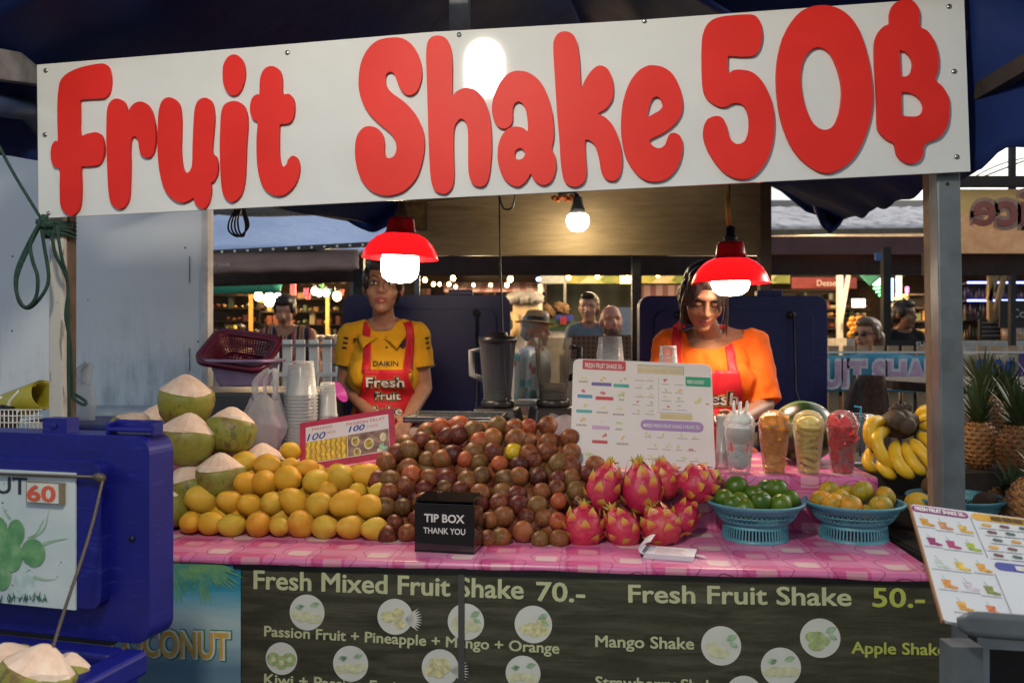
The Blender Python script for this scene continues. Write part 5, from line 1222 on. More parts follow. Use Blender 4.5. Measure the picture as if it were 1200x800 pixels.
SK_T = skin_mat('tan_skin', (.27, .13, .075), (.23, .105, .06)); SK_L = skin_mat('light_skin', (.46, .25, .17), (.40, .20, .13)); SK_R = skin_mat('ruddy_skin', (.50, .22, .15), (.44, .17, .11))
M_lip = mat('lip_skin', (.22, .06, .05), .4, var=.1); M_lipm = mat('lip_skin_plain', (.34, .15, .11), .45, var=.1)
M_hair = mat('black_hair', (.012, .009, .008), .35, col2=(.03, .02, .016), scale=40, bump=.6, bscale=160, bd=.002); M_hairb = mat('brown_hair', (.10, .06, .035), .45, col2=(.20, .13, .08), scale=30, bump=.6, bscale=160, bd=.002)
M_hairg = mat('grey_hair', (.36, .34, .32), .5, col2=(.22, .20, .19), scale=30, bump=.6, bscale=160, bd=.002); M_eyew = mat('eye_white', (.60, .57, .54), .2, var=.05); M_iris = mat('dark_iris', (.02, .012, .008), .12)
def limb(m, pts, rs):
    for i in range(len(pts)-1): m.cap(pts[i], rs[i], pts[i+1], rs[i+1], 14)
def hand(m, wrist, to, palmn, s=1.0, curl=.5):
    """palm, four unequal fingers with bent joints, thumb off the side"""
    w = Vector(wrist); d = (Vector(to)-w).normalized(); n = Vector(palmn); n = (n-d*n.dot(d)).normalized(); x = d.cross(n)
    for i in range(4): m.cap(w+d*.012*s+x*(i-1.5)*.012*s, .014*s, w+d*.078*s+x*(i-1.5)*.018*s, .0105*s, 8)
    for i, L in enumerate((.066, .076, .072, .056)):
        p = w+d*.080*s+x*(i-1.5)*.0195*s; a = curl*.5; dd = d
        for j, f in enumerate((.45, .32, .25)):
            dd = (d*cos(a)-n*-sin(a)).normalized(); q = p+dd*L*f*s; m.cap(p, (.0092-.001*j)*s, q, (.0086-.001*j)*s, 8); p = q; a += curl
    p = w+d*.025*s-x*.024*s; q = p+(d*.6-x*.75+n*.3).normalized()*.042*s; m.cap(p, .0125*s, q, .0105*s, 8); m.cap(q, .0105*s, q+(d*.95-x*.2+n*.35).normalized()*.032*s, .008*s, 8)
def person(label, X, Y, H=1.68, rz=0, w=1.0, skin=None, shirt=None, pants=None, hair='short', hairm=None, head_rot=(0, 0, 0), head_at=None, lsho=None, rsho=None, arms=None,
           female=False, sleeve='short', sit=False, vox=.012, zoff=0, detail=False, belly=0, group=None, neck='crew', shirt_len=.86, hands=True, lean=0, wr_amp=.004, torso_front=False, beard=None, lids=False):
    skin = skin or SK_T; k = H/1.7; root = thing('person', label, 'person', (X, Y, 0), rz, group)
    zo = zoff - (.40*k if sit else 0)
    ln = lambda z: Vector((0, -lean*max(0, z-.95*k), 0))
    def T(x, y, z): return Vector((x*k*w, y*k, z*k+zo)) + ln(z*k)
    ls = Vector(lsho) if lsho else T(-.158, .005, 1.375); rs_ = Vector(rsho) if rsho else T(.158, .005, 1.375)
    hc = Vector(head_at) if head_at else T(0, -.015, 1.56)
    arms = arms or {}
    le, lw = arms.get('L', (ls+Vector((-.05, .02, -.27*k)), ls+Vector((-.03, -.06, -.50*k)))); re, rw = arms.get('R', (rs_+Vector((.05, .02, -.27*k)), rs_+Vector((.03, -.06, -.50*k))))
    le, lw, re, rw = (Vector(p) for p in (le, lw, re, rw))
    hips = [T(-.085, 0, .90), T(.085, 0, .90)]
    if sit: knees = [h+Vector((0, -.42*k, .02)) for h in hips]; ank = [kn+Vector((0, .02, -.42*k)) for kn in knees]
    else: knees = [h+Vector((0, -.01, -.43*k)) for h in hips]; ank = [kn+Vector((0, .02, -.40*k)) for kn in knees]
    for a_ in ank: a_.z = max(a_.z, .07)
    E = Euler(head_rot).to_matrix(); hs = k*1.02 if detail else k*1.04
    def Hd(p): return hc + E @ (Vector(p)*hs)
    def torso(m, e, low=.80, neckbase=True):
        m.ell(T(0, .005, .92), ((.165*w*k+e), (.115*k+e), .12*k), nu=24, nv=16); m.ell(T(0, 0, 1.07), ((.14*w*k+e+belly*.3), (.10*k+e+belly*.6), .15*k), nu=24, nv=16)
        m.ell(T(0, .005, 1.25), ((.158*w*k+e), (.112*k+e), .17*k+e), nu=24, nv=16)
        up = (ls+rs_)*.5; m.ell(up+Vector((0, .005, -.04*k)), (((rs_-ls).length*.5+e*.4), (.088*k+e), .085*k+e), nu=24, nv=14)
        m.cap(ls.lerp(up, .12), .050*k+e, up+Vector((0, .01, .035*k)), .060*k+e*.8); m.cap(rs_.lerp(up, .12), .050*k+e, up+Vector((0, .01, .035*k)), .060*k+e*.8)
        if belly: m.ell(T(0, -.06, 1.02), (.13*w*k+e, .10*k+belly+e, .13*k), nu=20, nv=14)
        if female:
            for s in (-1, 1): m.ell(T(.068*s, -.085, 1.245), (.062*k+e*.7, .040*k+e*.7, .058*k+e*.7), nu=16, nv=12)
    # ---- body: one continuous skin
    m = MB(); torso(m, 0); up = (ls+rs_)*.5
    m.cap(up+Vector((0, .012, .02*k)), .056*k*(.9 if female else 1.05), hc+E @ Vector((0, .012, -.07*hs)), .050*k*(.86 if female else 1.08))
    m.ell(Hd((0, .012, .028)), (.074*hs, .093*hs, .090*hs), E, 24, 18); m.ell(Hd((0, -.026, -.038)), (.057*hs, .062*hs, .076*hs), E, 22, 16)
    m.ell(Hd((0, -.064, -.094)), (.027*hs, .022*hs, .019*hs), E)
    for s in (-1, 1):
        m.ell(Hd((.036*s, -.048, -.030)), (.027*hs, .031*hs, .030*hs), E); m.ell(Hd((.077*s, .010, -.008)), (.009*hs, .020*hs, .031*hs), E); m.ell(Hd((.011*s, -.093, -.031)), (.0095*hs, .010*hs, .008*hs), E, 10, 8)
    m.ell(Hd((0, -.072, .030)), (.052*hs, .016*hs, .016*hs), E); m.cap(Hd((0, -.086, .012)), .0085*hs, Hd((0, -.103, -.024)), .0115*hs, 10)
    m.ell(Hd((0, -.083, -.057)), (.023*hs, .012*hs, .0062*hs), E, 14, 8); m.ell(Hd((0, -.081, -.0685)), (.020*hs, .012*hs, .0078*hs), E, 14, 8)
    limb(m, [ls, le, lw], [.046*k*w**.5, .037*k*w**.5, .026*k]); limb(m, [rs_, re, rw], [.046*k*w**.5, .037*k*w**.5, .026*k])
    if hands:
        for e_, w_, sx in ((le, lw, 1), (re, rw, -1)): hand(m, w_, w_+(w_-e_), Vector((sx*.6, .5, -.3)), k*(.92 if female else 1.02), .45)
    for h, kn, an in zip(hips, knees, ank):
        limb(m, [h, kn, an], [.085*k, .056*k, .040*k]); m.cap(an+Vector((0, .02, -.03)), .034*k, an+Vector((0, -.15*k, -.045)), .028*k)
    body = remeshed(m, vox, 2 if detail else 2)
    Ei = E.inverted(); n_ = len(body.vertices); co = [v.co.copy() for v in body.vertices]
    for i, c in enumerate(co):
        q = (Ei @ (c-hc))/hs
        if q.length < .16 and q.y < -.03:
            for s in (-1, 1):
                d2 = (q.x-.031*s)**2/.017**2+(q.z-.006)**2/.010**2
                if d2 < 6: q.y += .013*exp(-d2)
            d2 = q.x**2/.022**2+(q.z+.0628)**2/.0028**2
            if d2 < 6: q.y += .004*exp(-d2)
            co[i] = hc + E @ (q*hs)
    body.vertices.foreach_set('co', [x for c in co for x in c]); body.update()
    body.materials.append(skin); body.materials.append(M_lip if female else M_lipm)
    for p in body.polygons:
        q = (Ei @ (p.center-hc))/hs
        if q.y < -.075 and (q.x/.0245)**2+((q.z+.063)/.0135)**2 < 1: p.material_index = 1
    bo = link('body', body, [skin], root)
    # ---- eyes, brows
    if detail or vox < .0095:
        for s in (-1, 1):
            if lids:
                m = MB(); m.ell(Hd((.031*s, -.0715, .005)), (.0145*hs, .0125*hs, .0095*hs), E, 14, 10); part('eyelid', m, skin, root)
                m = MB(); m.tube([Hd((.016*s, -.081, .001)), Hd((.024*s, -.0850, -.0035)), Hd((.036*s, -.0845, -.0035)), Hd((.046*s, -.076, .001))], [.0012*hs, .0020*hs, .0022*hs, .0012*hs], 6); part('eyelash', m, M_hair, root)
                m = MB(); m.tube([Hd((.013*s, -.088, .026)), Hd((.026*s, -.089, .032)), Hd((.040*s, -.083, .0315)), Hd((.052*s, -.071, .025))], [.0022*hs, .0036*hs, .003*hs, .0012*hs], 6, flat=.6); part('eyebrow', m, hairm or M_hair, root)
                continue
            m = MB(); m.ell(Hd((.031*s, -.0705, .005)), (.0125*hs, .0115*hs, (.0062 if detail else .006)*hs), E, 12, 8); part('eye', m, M_eyew, root)
            m = MB(); m.ell(Hd((.031*s, -.0795, .0045)), (.0056*hs, .0036*hs, .0056*hs), E, 10, 8); part('iris', m, M_iris, root)
            m = MB(); m.tube([Hd((.016*s, -.0795, .0085)), Hd((.024*s, -.083, .0128)), Hd((.034*s, -.0815, .0132)), Hd((.045*s, -.074, .0085))], [.0012*hs, .0022*hs, .0024*hs, .0012*hs], 6); part('eyelash', m, M_hair, root)
            m = MB(); m.tube([Hd((.013*s, -.088, .026)), Hd((.026*s, -.089, .032)), Hd((.040*s, -.083, .0315)), Hd((.052*s, -.071, .025))], [.0022*hs, .0036*hs, .003*hs, .0012*hs], 6, flat=.6); part('eyebrow', m, hairm or M_hair, root)
    # ---- hair
    hm = hairm or M_hair; m = MB()
    if hair == 'bald': pass
    else:
        m.ell(Hd((0, .024, .040)), (.082*hs, .094*hs, .090*hs), E, 22, 16)
        m.ell(Hd((0, .045, -.005)), (.078*hs, .075*hs, .080*hs), E)
        if hair == 'short':
            m.ell(Hd((0, -.045, .098)), (.058*hs, .050*hs, .032*hs), E)
        if hair == 'tied':
            m.ell(Hd((0, -.02, .084)), (.066*hs, .064*hs, .05*hs), E); m.ell(Hd((0, .125, .06)), (.038*hs,)*3, E)
            for s in (-1, 1): m.ell(Hd((.066*s, -.012, .030)), (.018*hs, .045*hs, .05*hs), E)
        if hair in ('long', 'bangs'):
            m.ell(Hd((0, -.025, .088)), (.070*hs, .062*hs, .045*hs), E)
            for s in (-1, 1):
                m.cap(Hd((.068*s, -.004, .04)), .024*hs, Hd((.074*s, .012, -.025)), .016*hs)
                m.cap(Hd((.045*s, .06, -.02)), .048*hs, Hd((.020*s, .09, -.13 if hair == 'bangs' else -.19)), .040*hs)
            if hair == 'bangs':
                for a in (-1.05, -.82, -.6, .55, .8, 1.05): m.cap(Hd((.066*sin(a), -.066*cos(a)-.012, .075)), .017*hs, Hd((.076*sin(a), -.080*cos(a)-.006, .028-.012*abs(a))), .009*hs, 8)
        hme = remeshed(m, vox*.8, 2, 'hair')
        vn = [(v.co.copy(), v.normal.copy()) for v in hme.vertices]; flat_ = []
        for c, nr in vn:
            a = c*60; c = c + nr*(.003*noise.noise(Vector((a.x*1.4, a.y*1.4, a.z*.22)))); flat_ += [c.x, c.y, c.z]
        hme.vertices.foreach_set('co', flat_); hme.update()
        link('hair', hme, hm, root)
        if hair == 'bangs' and detail:      # loose strands framing the face
            r_ = random.Random(4); m = MB()
            for j in range(30):
                s = -1 if j % 2 else 1; a = r_.uniform(.35, 1.25)*s; p0 = Hd((.06*sin(a), -.070*cos(a)-.010, .085)); p1 = Hd((.080*sin(a), -.092*cos(a)-.004, .04)); p2 = Hd((.082*sin(a)+.006*s, -.088*cos(a)-.008, r_.uniform(-.03, .02))); m.tube(spline([p0, p1, p2], 4), [.0024]*8+[.0006], 5)
            for j in range(12):
                s = -1 if j % 2 else 1; m.tube(spline([Hd((.062*s, -.04, .05)), Hd(((.080+.006*r_.random())*s, -.046, -.02)), Hd(((.072+.02*r_.random())*s, -.05-.02*r_.random(), -.075-.06*r_.random()))], 4), [.0022]*8+[.0005], 5)
            part('loose_strand', m, hm, root)
    if beard:
        m = MB(); m.ell(Hd((0, -.052, -.088)), (.050*hs, .046*hs, .040*hs), E); m.ell(Hd((0, -.072, -.052)), (.030*hs, .020*hs, .010*hs), E)
        for s in (-1, 1): m.cap(Hd((.058*s, -.012, -.02)), .014*hs, Hd((.045*s, -.04, -.075)), .022*hs)
        bm2 = remeshed(m, vox*.7, 1, 'beard'); link('beard', bm2, beard, root)
    # ---- clothes
    if shirt is not None:
        m = MB(); e = .011*k; torso(m, e); m.ell(T(0, 0, shirt_len+.02), ((.17*w*k+e), (.122*k+e), .06*k))
        lens = {'short': .62, 'elbow': .97, 'none': 0}[sleeve]
        for a, b in ((ls, le), (rs_, re)):
            if lens:
                q = a.lerp(b, lens); d = (q-a).normalized(); r0 = (.058 if sleeve == 'short' else .066)*k*w**.5
                m.ell(a, r0+.002); m.tube([a, a.lerp(q, .5), q-d*.002, q], [r0, r0*1.0, r0*1.0, r0*.97], 20)
        sme = remeshed(m, max(vox*.95, .0055), 3, 'shirt')
        # neck opening and hem are cut away
        nk = hc + E @ Vector((0, 0, -.09*hs)); nk0 = up+Vector((0, .012, .03*k)); ax = (nk-nk0).normalized()
        kill = set(); ax = Vector((0, 0, 1)).lerp(ax, .3).normalized(); vn = [(v.co.copy(), v.normal.copy()) for v in sme.vertices]; vco = []
        for vi, (c, nr) in enumerate(vn):
            rel = c-nk0; h = rel.dot(ax); 
            front = -rel.y
            lim = {'crew': .030-.20*max(front, 0), 'wide': .020-.26*max(front, 0), 'vee': .02-1.15*max(0, front-.3*abs(rel.x)), 'polo': .035-.80*max(front, 0)}[neck]*k
            if rel.xy.length < {'crew': .085, 'wide': .125, 'vee': .10, 'polo': .082}[neck]*k and h > lim: kill.add(vi)
            f_ = wr_amp*(noise.noise(Vector((c.x*16, c.y*10, c.z*9))) + .6*noise.noise(Vector((c.x*30+c.z*14, c.y*9, c.z*20-c.x*12))))
            vco.append(c + nr*f_)
        ks = kill; vmap = {}; nv = []; nf = []
        for p in sme.polygons:
            if any(i in ks for i in p.vertices): continue
            f = []
            for i in p.vertices:
                if i not in vmap: vmap[i] = len(nv); nv.append(vco[i])
                f.append(vmap[i])
            nf.append(tuple(f))
        ec = {}
        for f in nf:
            for a, b in zip(f, f[1:]+f[:1]): ec[(min(a, b), max(a, b))] = ec.get((min(a, b), max(a, b)), 0)+1
        nb = {}
        for (a, b), n in ec.items():
            if n == 1: nb.setdefault(a, []).append(b); nb.setdefault(b, []).append(a)
        for it in range(14):                    # even out the cut neckline
            mv = {i: nv[i]*.4+(nv[l[0]]+nv[l[1]])*.3 for i, l in nb.items() if len(l) == 2}
            for i, p in mv.items(): nv[i] = p
        sm_ = MB(); sm_.add(nv, nf, True); so = part('shirt', sm_, shirt, root)
        so.modifiers.new('thickness', 'SOLIDIFY').thickness = .003
    m = MB(); e = .010*k
    for h, kn, an in zip(hips, knees, ank):
        m.cap(h, .092*k, kn, .066*k); m.tube([kn, an.lerp(kn, .12)], [.066*k, .060*k], 16)
    m.ell(T(0, .005, .90), (.172*w*k, .125*k, .13*k)); pm = remeshed(m, max(vox, .010), 2, 'trousers'); link('trousers', pm, pants or mat('dark_trousers', (.025, .027, .035), .8), root)
    m = MB()
    for an in ank: m.cap(an+Vector((0, .025, -.035)), .036*k, an+Vector((0, -.155*k, -.042)), .030*k)
    part('shoes', m, M_black, root)
    return root, so if shirt is not None else None, dict(T=T, ls=ls, rs=rs_, hc=hc, Hd=Hd, k=k, E=E, up=up)
def front_y(bv, x, z, y0=-1.5, dflt=None):
    h = bv.ray_cast(Vector((x, y0, z)), Vector((0, 1, 0)))
    return h[0].y if h[0] is not None else dflt
def on_front(mb, bv, off, dflt=-.1):
    """lay flat lettering (x, z in local upright coordinates, y = small thickness) on the front of a garment"""
    for i, v in enumerate(mb.v):
        y = front_y(bv, v.x, v.z, dflt=dflt); mb.v[i] = Vector((v.x, y-off-v.y, v.z))
    return mb
def press(mb, bv, x, z, txt, h, w=None, off=.004, bold=.02, align='C', rot=0, th=.0012):
    g = MB(); vs, fs, bb = glyphs(txt, bold); sy = h/.73; sx = (w/(bb[1]-bb[0])) if w else sy; cx = (bb[0]+bb[1])/2
    # subdivide long faces is not needed at this size
    for v in vs:
        a, b = (v[0]-cx)*sx, v[2], 
        yy = v[1]*sy; xr, zr = a*cos(rot)-yy*sin(rot), a*sin(rot)+yy*cos(rot)
        g.v.append(Vector((x+xr, v[2]*th, z+zr)))
    g.f = fs; g.m = [0]*len(fs); g.s = [False]*len(fs); on_front(g, bv, off); mb.join(g, Matrix.Identity(4)); return mb
M_apron = mat('red_apron', (.46, .012, .022), .55, col2=(.36, .008, .016), scale=4, bump=.2, bscale=300, bd=.0008, spec=.3)
def ribbon(bv, path, wid, off, th=.0025, n=24):
    """cloth band pressed on the front of a body along an (x, z) path"""
    pts = spline([(p[0], 0, p[1]) for p in path], n//max(1, len(path)-1)); m = MB()
    def f(u, v):
        i = min(int(v*(len(pts)-1)), len(pts)-2); t_ = v*(len(pts)-1)-i; c = pts[i].lerp(pts[i+1], t_); d = (pts[i+1]-pts[i]).normalized(); s = Vector((d.z, 0, -d.x)); q = c+s*((u-.5)*wid)
        y = front_y(bv, q.x, q.z, dflt=None)
        if y is None: y = front_y(bv, c.x, c.z, dflt=-.05)
        return Vector((q.x, y-off, q.z))
    m.sheet(f, 4, len(pts), th, nrm=(0, -1, 0)); return m
def fit_apron(root, shirt, zt, zb, wt, wb, words, strapL, strapR, cx=0, strap_w=.034):
    bv = bvh_of(shirt.data); m = MB()
    def smoothy(x, z):
        ys = [front_y(bv, x+dx, z+dz, dflt=None) for dx in (-.02, 0, .02) for dz in (-.02, 0, .02)]; ys = [y for y in ys if y is not None]
        return min(ys)*.6+sum(ys)/len(ys)*.4 if ys else -.08
    def f(u, v):
        z = zt+(zb-zt)*v; e = min(1, v*2.6); hw = wt+(wb-wt)*e**1.3; x = cx+(u-.5)*2*hw
        if v > .99 or u in (0, 1): pass
        y = smoothy(x, z); return Vector((x, y-.007-.004*sin(u*9+v*4)*v, z))
    m.sheet(f, 36, 44, .003, nrm=(0, -1, 0)); ap = part('apron', m, M_apron, root)
    for s_ in (strapL, strapR): part('apron_strap', ribbon(bv, s_, strap_w, .005), M_apron, ap)
    av = BVHTree.FromPolygons([v.co.copy() for v in ap.data.vertices], [tuple(p.vertices) for p in ap.data.polygons])
    mg, mk, mw = mat('apron_gold_print', (.42, .24, .05), .5), mat('apron_black_print', (.015, .012, .012), .5), mat('apron_white_print', (.62, .60, .56), .5)
    for mt, bo, off in ((mg, .12, .0035), (mk, .085, .0042), (mw, .015, .0052)):
        m = MB()
        for (txt, x, z, h, w_) in words: press(m, av, x, z, txt, h, w_, off, bo)
        part('apron_lettering', m, mt, ap)
    return ap, bv, av
# --- woman in the yellow polo
YX, YY = P(450, 0, 3.62).x, 3.62
def L_(px, py, Y, X0=YX, Y0=YY): p = P(px, py, Y); return Vector((p.x-X0, p.y-Y0, p.z))
SK_Y = skin_mat('tan_skin_warm', (.30, .155, .095), (.25, .125, .075))
M_poly = cloth('yellow_polo', (.60, .33, .012), (.52, .27, .010))
yw, ysh, yj = person('woman in a yellow polo shirt and red apron standing behind the passion fruit', YX, YY, H=1.70, w=.92, skin=SK_Y, shirt=M_poly, hair='tied', female=True, vox=.0055, detail=True, neck='polo', wr_amp=.006,
    head_at=L_(449, 336, 3.58), head_rot=(R(-3), R(2), R(4)), lsho=L_(411, 394, 3.63), rsho=L_(489, 393, 3.63), arms={'L': (L_(404, 452, 3.63), L_(441, 492, 3.46)), 'R': (L_(497, 455, 3.63), L_(478, 490, 3.46))}, lean=0)
def xz(px, py, Y, X0): p = P(px, py, Y); return (p.x-X0, p.z)
yz = lambda px, py: xz(px, py, 3.50, YX)
ap, bv, av = fit_apron(yw, ysh, yz(0, 433)[1], .62, .088, .165, [('Fresh', yz(452, 0)[0], yz(0, 453)[1], .040, .155), ('Fruit', yz(452, 0)[0]+.006, yz(0, 468)[1], .032, .105), ('Shake', yz(449, 0)[0]+.004, yz(0, 486)[1], .036, .145)],
    [yz(430, 436), yz(429, 410), yz(427, 388), yz(428, 376)], [yz(477, 436), yz(478, 410), yz(478, 388), yz(474, 376)], cx=yz(453, 0)[0])
M_blk = mat('black_cloth_print', (.014, .013, .013), .6)
m = MB(); press(m, bv, yz(452, 0)[0], yz(0, 428.5)[1], 'DAIKIN', .020, .105, .003, .02); part('chest_lettering', m, M_blk, ysh)
m = MB(); press(m, bv, yz(417, 0)[0], yz(0, 402)[1], 'PTT', .022, .045, .003, .03); part('chest_logo', m, M_blk, ysh)
for (px, s_) in ((402, 1), (498, -1)):
    m = MB(); press(m, bv, yz(px, 0)[0], yz(0, 402)[1], '|||', .016, .05, .003, .02, rot=s_*1.4); part('sleeve_logo', m, M_blk, ysh)
m = MB()
cx_, cz_ = yz(470, 401)
m.prism([[(cx_+a*.022, cz_+b*.026) for a, b in ((-1, 1), (-.3, .8), (0, 1.1), (.3, .8), (1, 1), (.95, -.2), (0, -1.1), (-.95, -.2))]], 0, .001); 
for i, v in enumerate(m.v): m.v[i] = Vector((v.x, v.z, v.y))
on_front(m, bv, .003); part('crest', m, M_blk, ysh)
# collar, placket, cuffs
k_ = yj['k']; upv = yj['up']
m = MB()
for s in (-1, 1):
    base = [Vector((0, .062, .072)), Vector((s*.060, .030, .070)), Vector((s*.062, -.020, .050)), Vector((s*.012, -.088, -.012))]
    fall = [Vector((0, .092, .022)), Vector((s*.098, .040, .026)), Vector((s*.104, -.050, .004)), Vector((s*.070, -.122, -.052))]
    b_, f_ = spline(base, 5), spline(fall, 5); off = Vector((upv.x, upv.y, upv.z))
    def cf(u, v, b_=b_, f_=f_): i = min(int(v*(len(b_)-1)), len(b_)-2); t_ = v*(len(b_)-1)-i; a = b_[i].lerp(b_[i+1], t_); c = f_[i].lerp(f_[i+1], t_); return a.lerp(c, u)+off+Vector((0, 0, .006*sin(u*pi)))
    m.sheet(cf, 5, 16, .003)
part('collar', m, M_poly, ysh)
m = MB(); press(m, bv, yz(450, 0)[0], yz(0, 392)[1], 'V', .055, .055, .0025, .03); part('open_placket', m, mat('dark_undershirt', (.03, .03, .032), .8), ysh)
m = MB()
for z_ in (398, 407): m.ell(Vector((yz(452, 0)[0], front_y(bv, yz(452, 0)[0], yz(0, z_)[1], dflt=-.1)-.003, yz(0, z_)[1])), (.005, .002, .005), nu=8, nv=6)
part('buttons', m, M_blk, ysh)
for a, b in ((yj['ls'], L_(404, 452, 3.63)), (yj['rs'], L_(497, 455, 3.63))):
    q = a.lerp(b, .60); d = (b-a).normalized(); m = MB(); m.tube([q-d*.003, q+d*.003], .0605, 20, caps=False); part('cuff_line', m, M_blk, ysh)
# --- woman in orange
OX, OY = P(836, 0, 3.32).x, 3.32
oz = lambda px, py: xz(px, py, 3.20, OX)
M_or = cloth('orange_shirt', (.72, .13, .010), (.62, .10, .008))
M_kok = None
ow, osh, oj = person('woman in an orange shirt and red apron looking down behind the menu board', OX, OY, H=1.68, w=1.06, skin=SK_T, shirt=M_or, hair='bangs', female=True, vox=.0055, detail=True, neck='wide', sleeve='elbow', wr_amp=.010,
    lids=True, head_at=L_(825, 347, 3.18, OX, OY), head_rot=(R(30), R(3), R(-3)), lsho=L_(786, 405, 3.33, OX, OY), rsho=L_(883, 405, 3.33, OX, OY), arms={'L': (L_(772, 468, 3.30, OX, OY), L_(800, 500, 3.08, OX, OY)), 'R': (L_(896, 474, 3.26, OX, OY), L_(866, 492, 3.05, OX, OY))})
ap, bv, av = fit_apron(ow, osh, oz(0, 434)[1], .62, .105, .17, [('Fresh', oz(838, 0)[0], oz(0, 474)[1], .048, .175), ('Fruit', oz(838, 0)[0], oz(0, 494)[1], .036, .11)],
    [oz(797, 436), oz(796, 410), oz(799, 386), oz(804, 378)], [oz(858, 436), oz(858, 410), oz(856, 390), oz(852, 380)], cx=oz(832, 0)[0])
m = MB()
for s in (-1, 1):
    for j in range(16): m.ell(oj['Hd']((.079*s, -.010, -.035-.008*j)), (.0018,)*3, nu=6, nv=4)
part('earring', m, M_chrome, ow)
# ------------------------------------------------------------------ lamps
def lamp_glow(name, col, st): return glow(name, col, st)
M_bulb = glow('lit_led_bulb', (1, .86, .64), 20); M_warm = glow('lit_warm_bulb', (1, .62, .22), 16); M_cool = glow('lit_white_bulb', (1, .92, .78), 14)
def shade_mat():
    t = NT('red_enamel'); c = t.coord(); t.set(col=(.52, .008, .012), rough=.22, spec=.5, coat=.3); t.bump(t.noise(c, 12, 2), .05, .002); return t.mat
def shade_glow():
    t = NT('red_translucent_enamel'); c = t.coord(); tl = t.n('BsdfTranslucent'); tl.inputs[0].default_value = (.85, .012, .02, 1); mx = t.n('MixShader'); mx.inputs[0].default_value = .13
    t.set(col=(.60, .006, .010), rough=.22, spec=.5, coat=.3); t.l(t.b.outputs[0], mx.inputs[1]); t.l(tl.outputs[0], mx.inputs[2]); t.l(mx.outputs[0], t.out.inputs[0]); return t.mat
M_cap = shade_mat(); M_shade = shade_glow(); M_shin = mat('shade_inside', (.70, .10, .07), .4)
def pendant(px, py_rim, Y, lab, bulb_drop, lean=0.0):
    p = P(px, py_rim, Y); o = thing('pendant_lamp', lab, 'lamp', p, group='red pendant lamps over the counter'); s_ = 1.0; o.rotation_euler = (0, lean, 0)
    out = [(.137, .0), (.134, .010), (.126, .030), (.110, .055), (.088, .075), (.066, .086), (.056, .092), (.052, .105), (.048, .135), (.044, .145), (.020, .148)]
    m = MB(); m.lathe(out[:6], 48, capb=False, capt=False); part('shade', m, M_shade, o); m = MB(); m.lathe([(.0665, .0855)]+out[6:], 48, capb=False); m.lathe([(.064, .0845), (.03, .0846)], 48, capb=False, capt=False); part('shade_cap', m, M_cap, o)
    m = MB(); m.lathe([(.022, .144), (.024, .165), (.017, .172), (.015, .20), (0, .201)], 20); part('socket', m, M_brown if lean else M_dark, o)
    m = MB(); m.lathe([(0, -bulb_drop), (.040, -bulb_drop+.005), (.060, -bulb_drop+.020), (.067, -bulb_drop+.042), (.067, -.005), (.062, .03), (.03, .07)], 32); part('bulb', m, M_bulb, o)
    m = MB(); m.tube([(0, 0, .2), (-.004, .0, .32), (.0, 0, .5)], .0035, 8); part('cord', m, M_black, o)
    if not lean: m = MB(); m.tube([(-.006, 0, .205), (-.012, 0, .33)], .009, 10); part('yellow_sleeve', m, mat('yellow_sleeve', (.50, .26, .03), .5), o)
    ld = bpy.data.lights.new('lamp_light', 'SPOT'); ld.energy = 10; ld.spot_size = R(140); ld.spot_blend = .5; ld.color = (1, .78, .52); ld.shadow_soft_size = .06
    lo = bpy.data.objects.new('lamp_light', ld); COL.objects.link(lo); lo.parent = o; lo.location = (0, 0, -bulb_drop-.02)
pendant(469, 303, 3.05, 'red pendant lamp hanging before the face of the yellow polo woman', .088, .03)
pendant(856, 332, 3.02, 'red pendant lamp hanging above the woman in orange', .045, 0)
q = P(677, 258, 4.42); o = thing('bare_bulb', 'bare lit bulb hanging in front of the plywood board', 'bulb', q)
m = MB(); m.lathe([(0, -.060), (.030, -.055), (.052, -.035), (.060, -.008), (.056, .018), (.045, .030)], 28); part('glass', m, M_bulb, o)
m = MB(); m.lathe([(.045, .030), (.036, .060), (.026, .085), (.024, .12), (0, .121)], 24); part('socket', m, mat('grey_socket', (.14, .15, .14), .4), o)
m = MB(); m.tube([(0, 0, .12), (-.02, 0, .15), (-.10, .02, .145)], .012, 8); part('bracket', m, M_dark, o)
ld = bpy.data.lights.new('bulb_light', 'POINT'); ld.energy = 2.2; ld.color = (1, .80, .42); ld.shadow_soft_size = .05; lo = bpy.data.objects.new('bulb_light', ld); COL.objects.link(lo); lo.parent = o; lo.location = (0, -.02, -.09)
m = MB(); 
for k in range(6): m.ell(P(650+4*k, 232+2*sin(k*2), 4.45), (.018, .015, .015), bump=.3, seed=k, nu=8, nv=6)
solo('flower_garland', m, mat('orange_garland', (.45, .10, .02), .7), 'small dried orange garland hanging beside the bare bulb', 'garland')
# the street lamp bulb whose mirror image shows in the glossy sign
_q = PV(568, 82, SV); _d = (_q-CAM).normalized(); _d = _d - V*2*_d.dot(V); _l = _q + _d*1.75
o = thing('bare_bulb', 'bare lit bulb on a cord whose reflection shows in the white sign', 'bulb', _l)
m = MB(); m.lathe([(0, -.105), (.050, -.100), (.078, -.07), (.081, -.010), (.079, .06), (.06, .10), (.03, .12)], 28); part('glass', m, glow('lit_street_bulb', (1, .88, .70), 205), o)
m = MB(); m.lathe([(.03, .12), (.028, .17), (.012, .18), (0, .181)], 20); part('socket', m, M_dark, o); m = MB(); m.tube([(0, 0, .15), (.01, 0, .7)], .004, 8); part('cord', m, M_black, o)
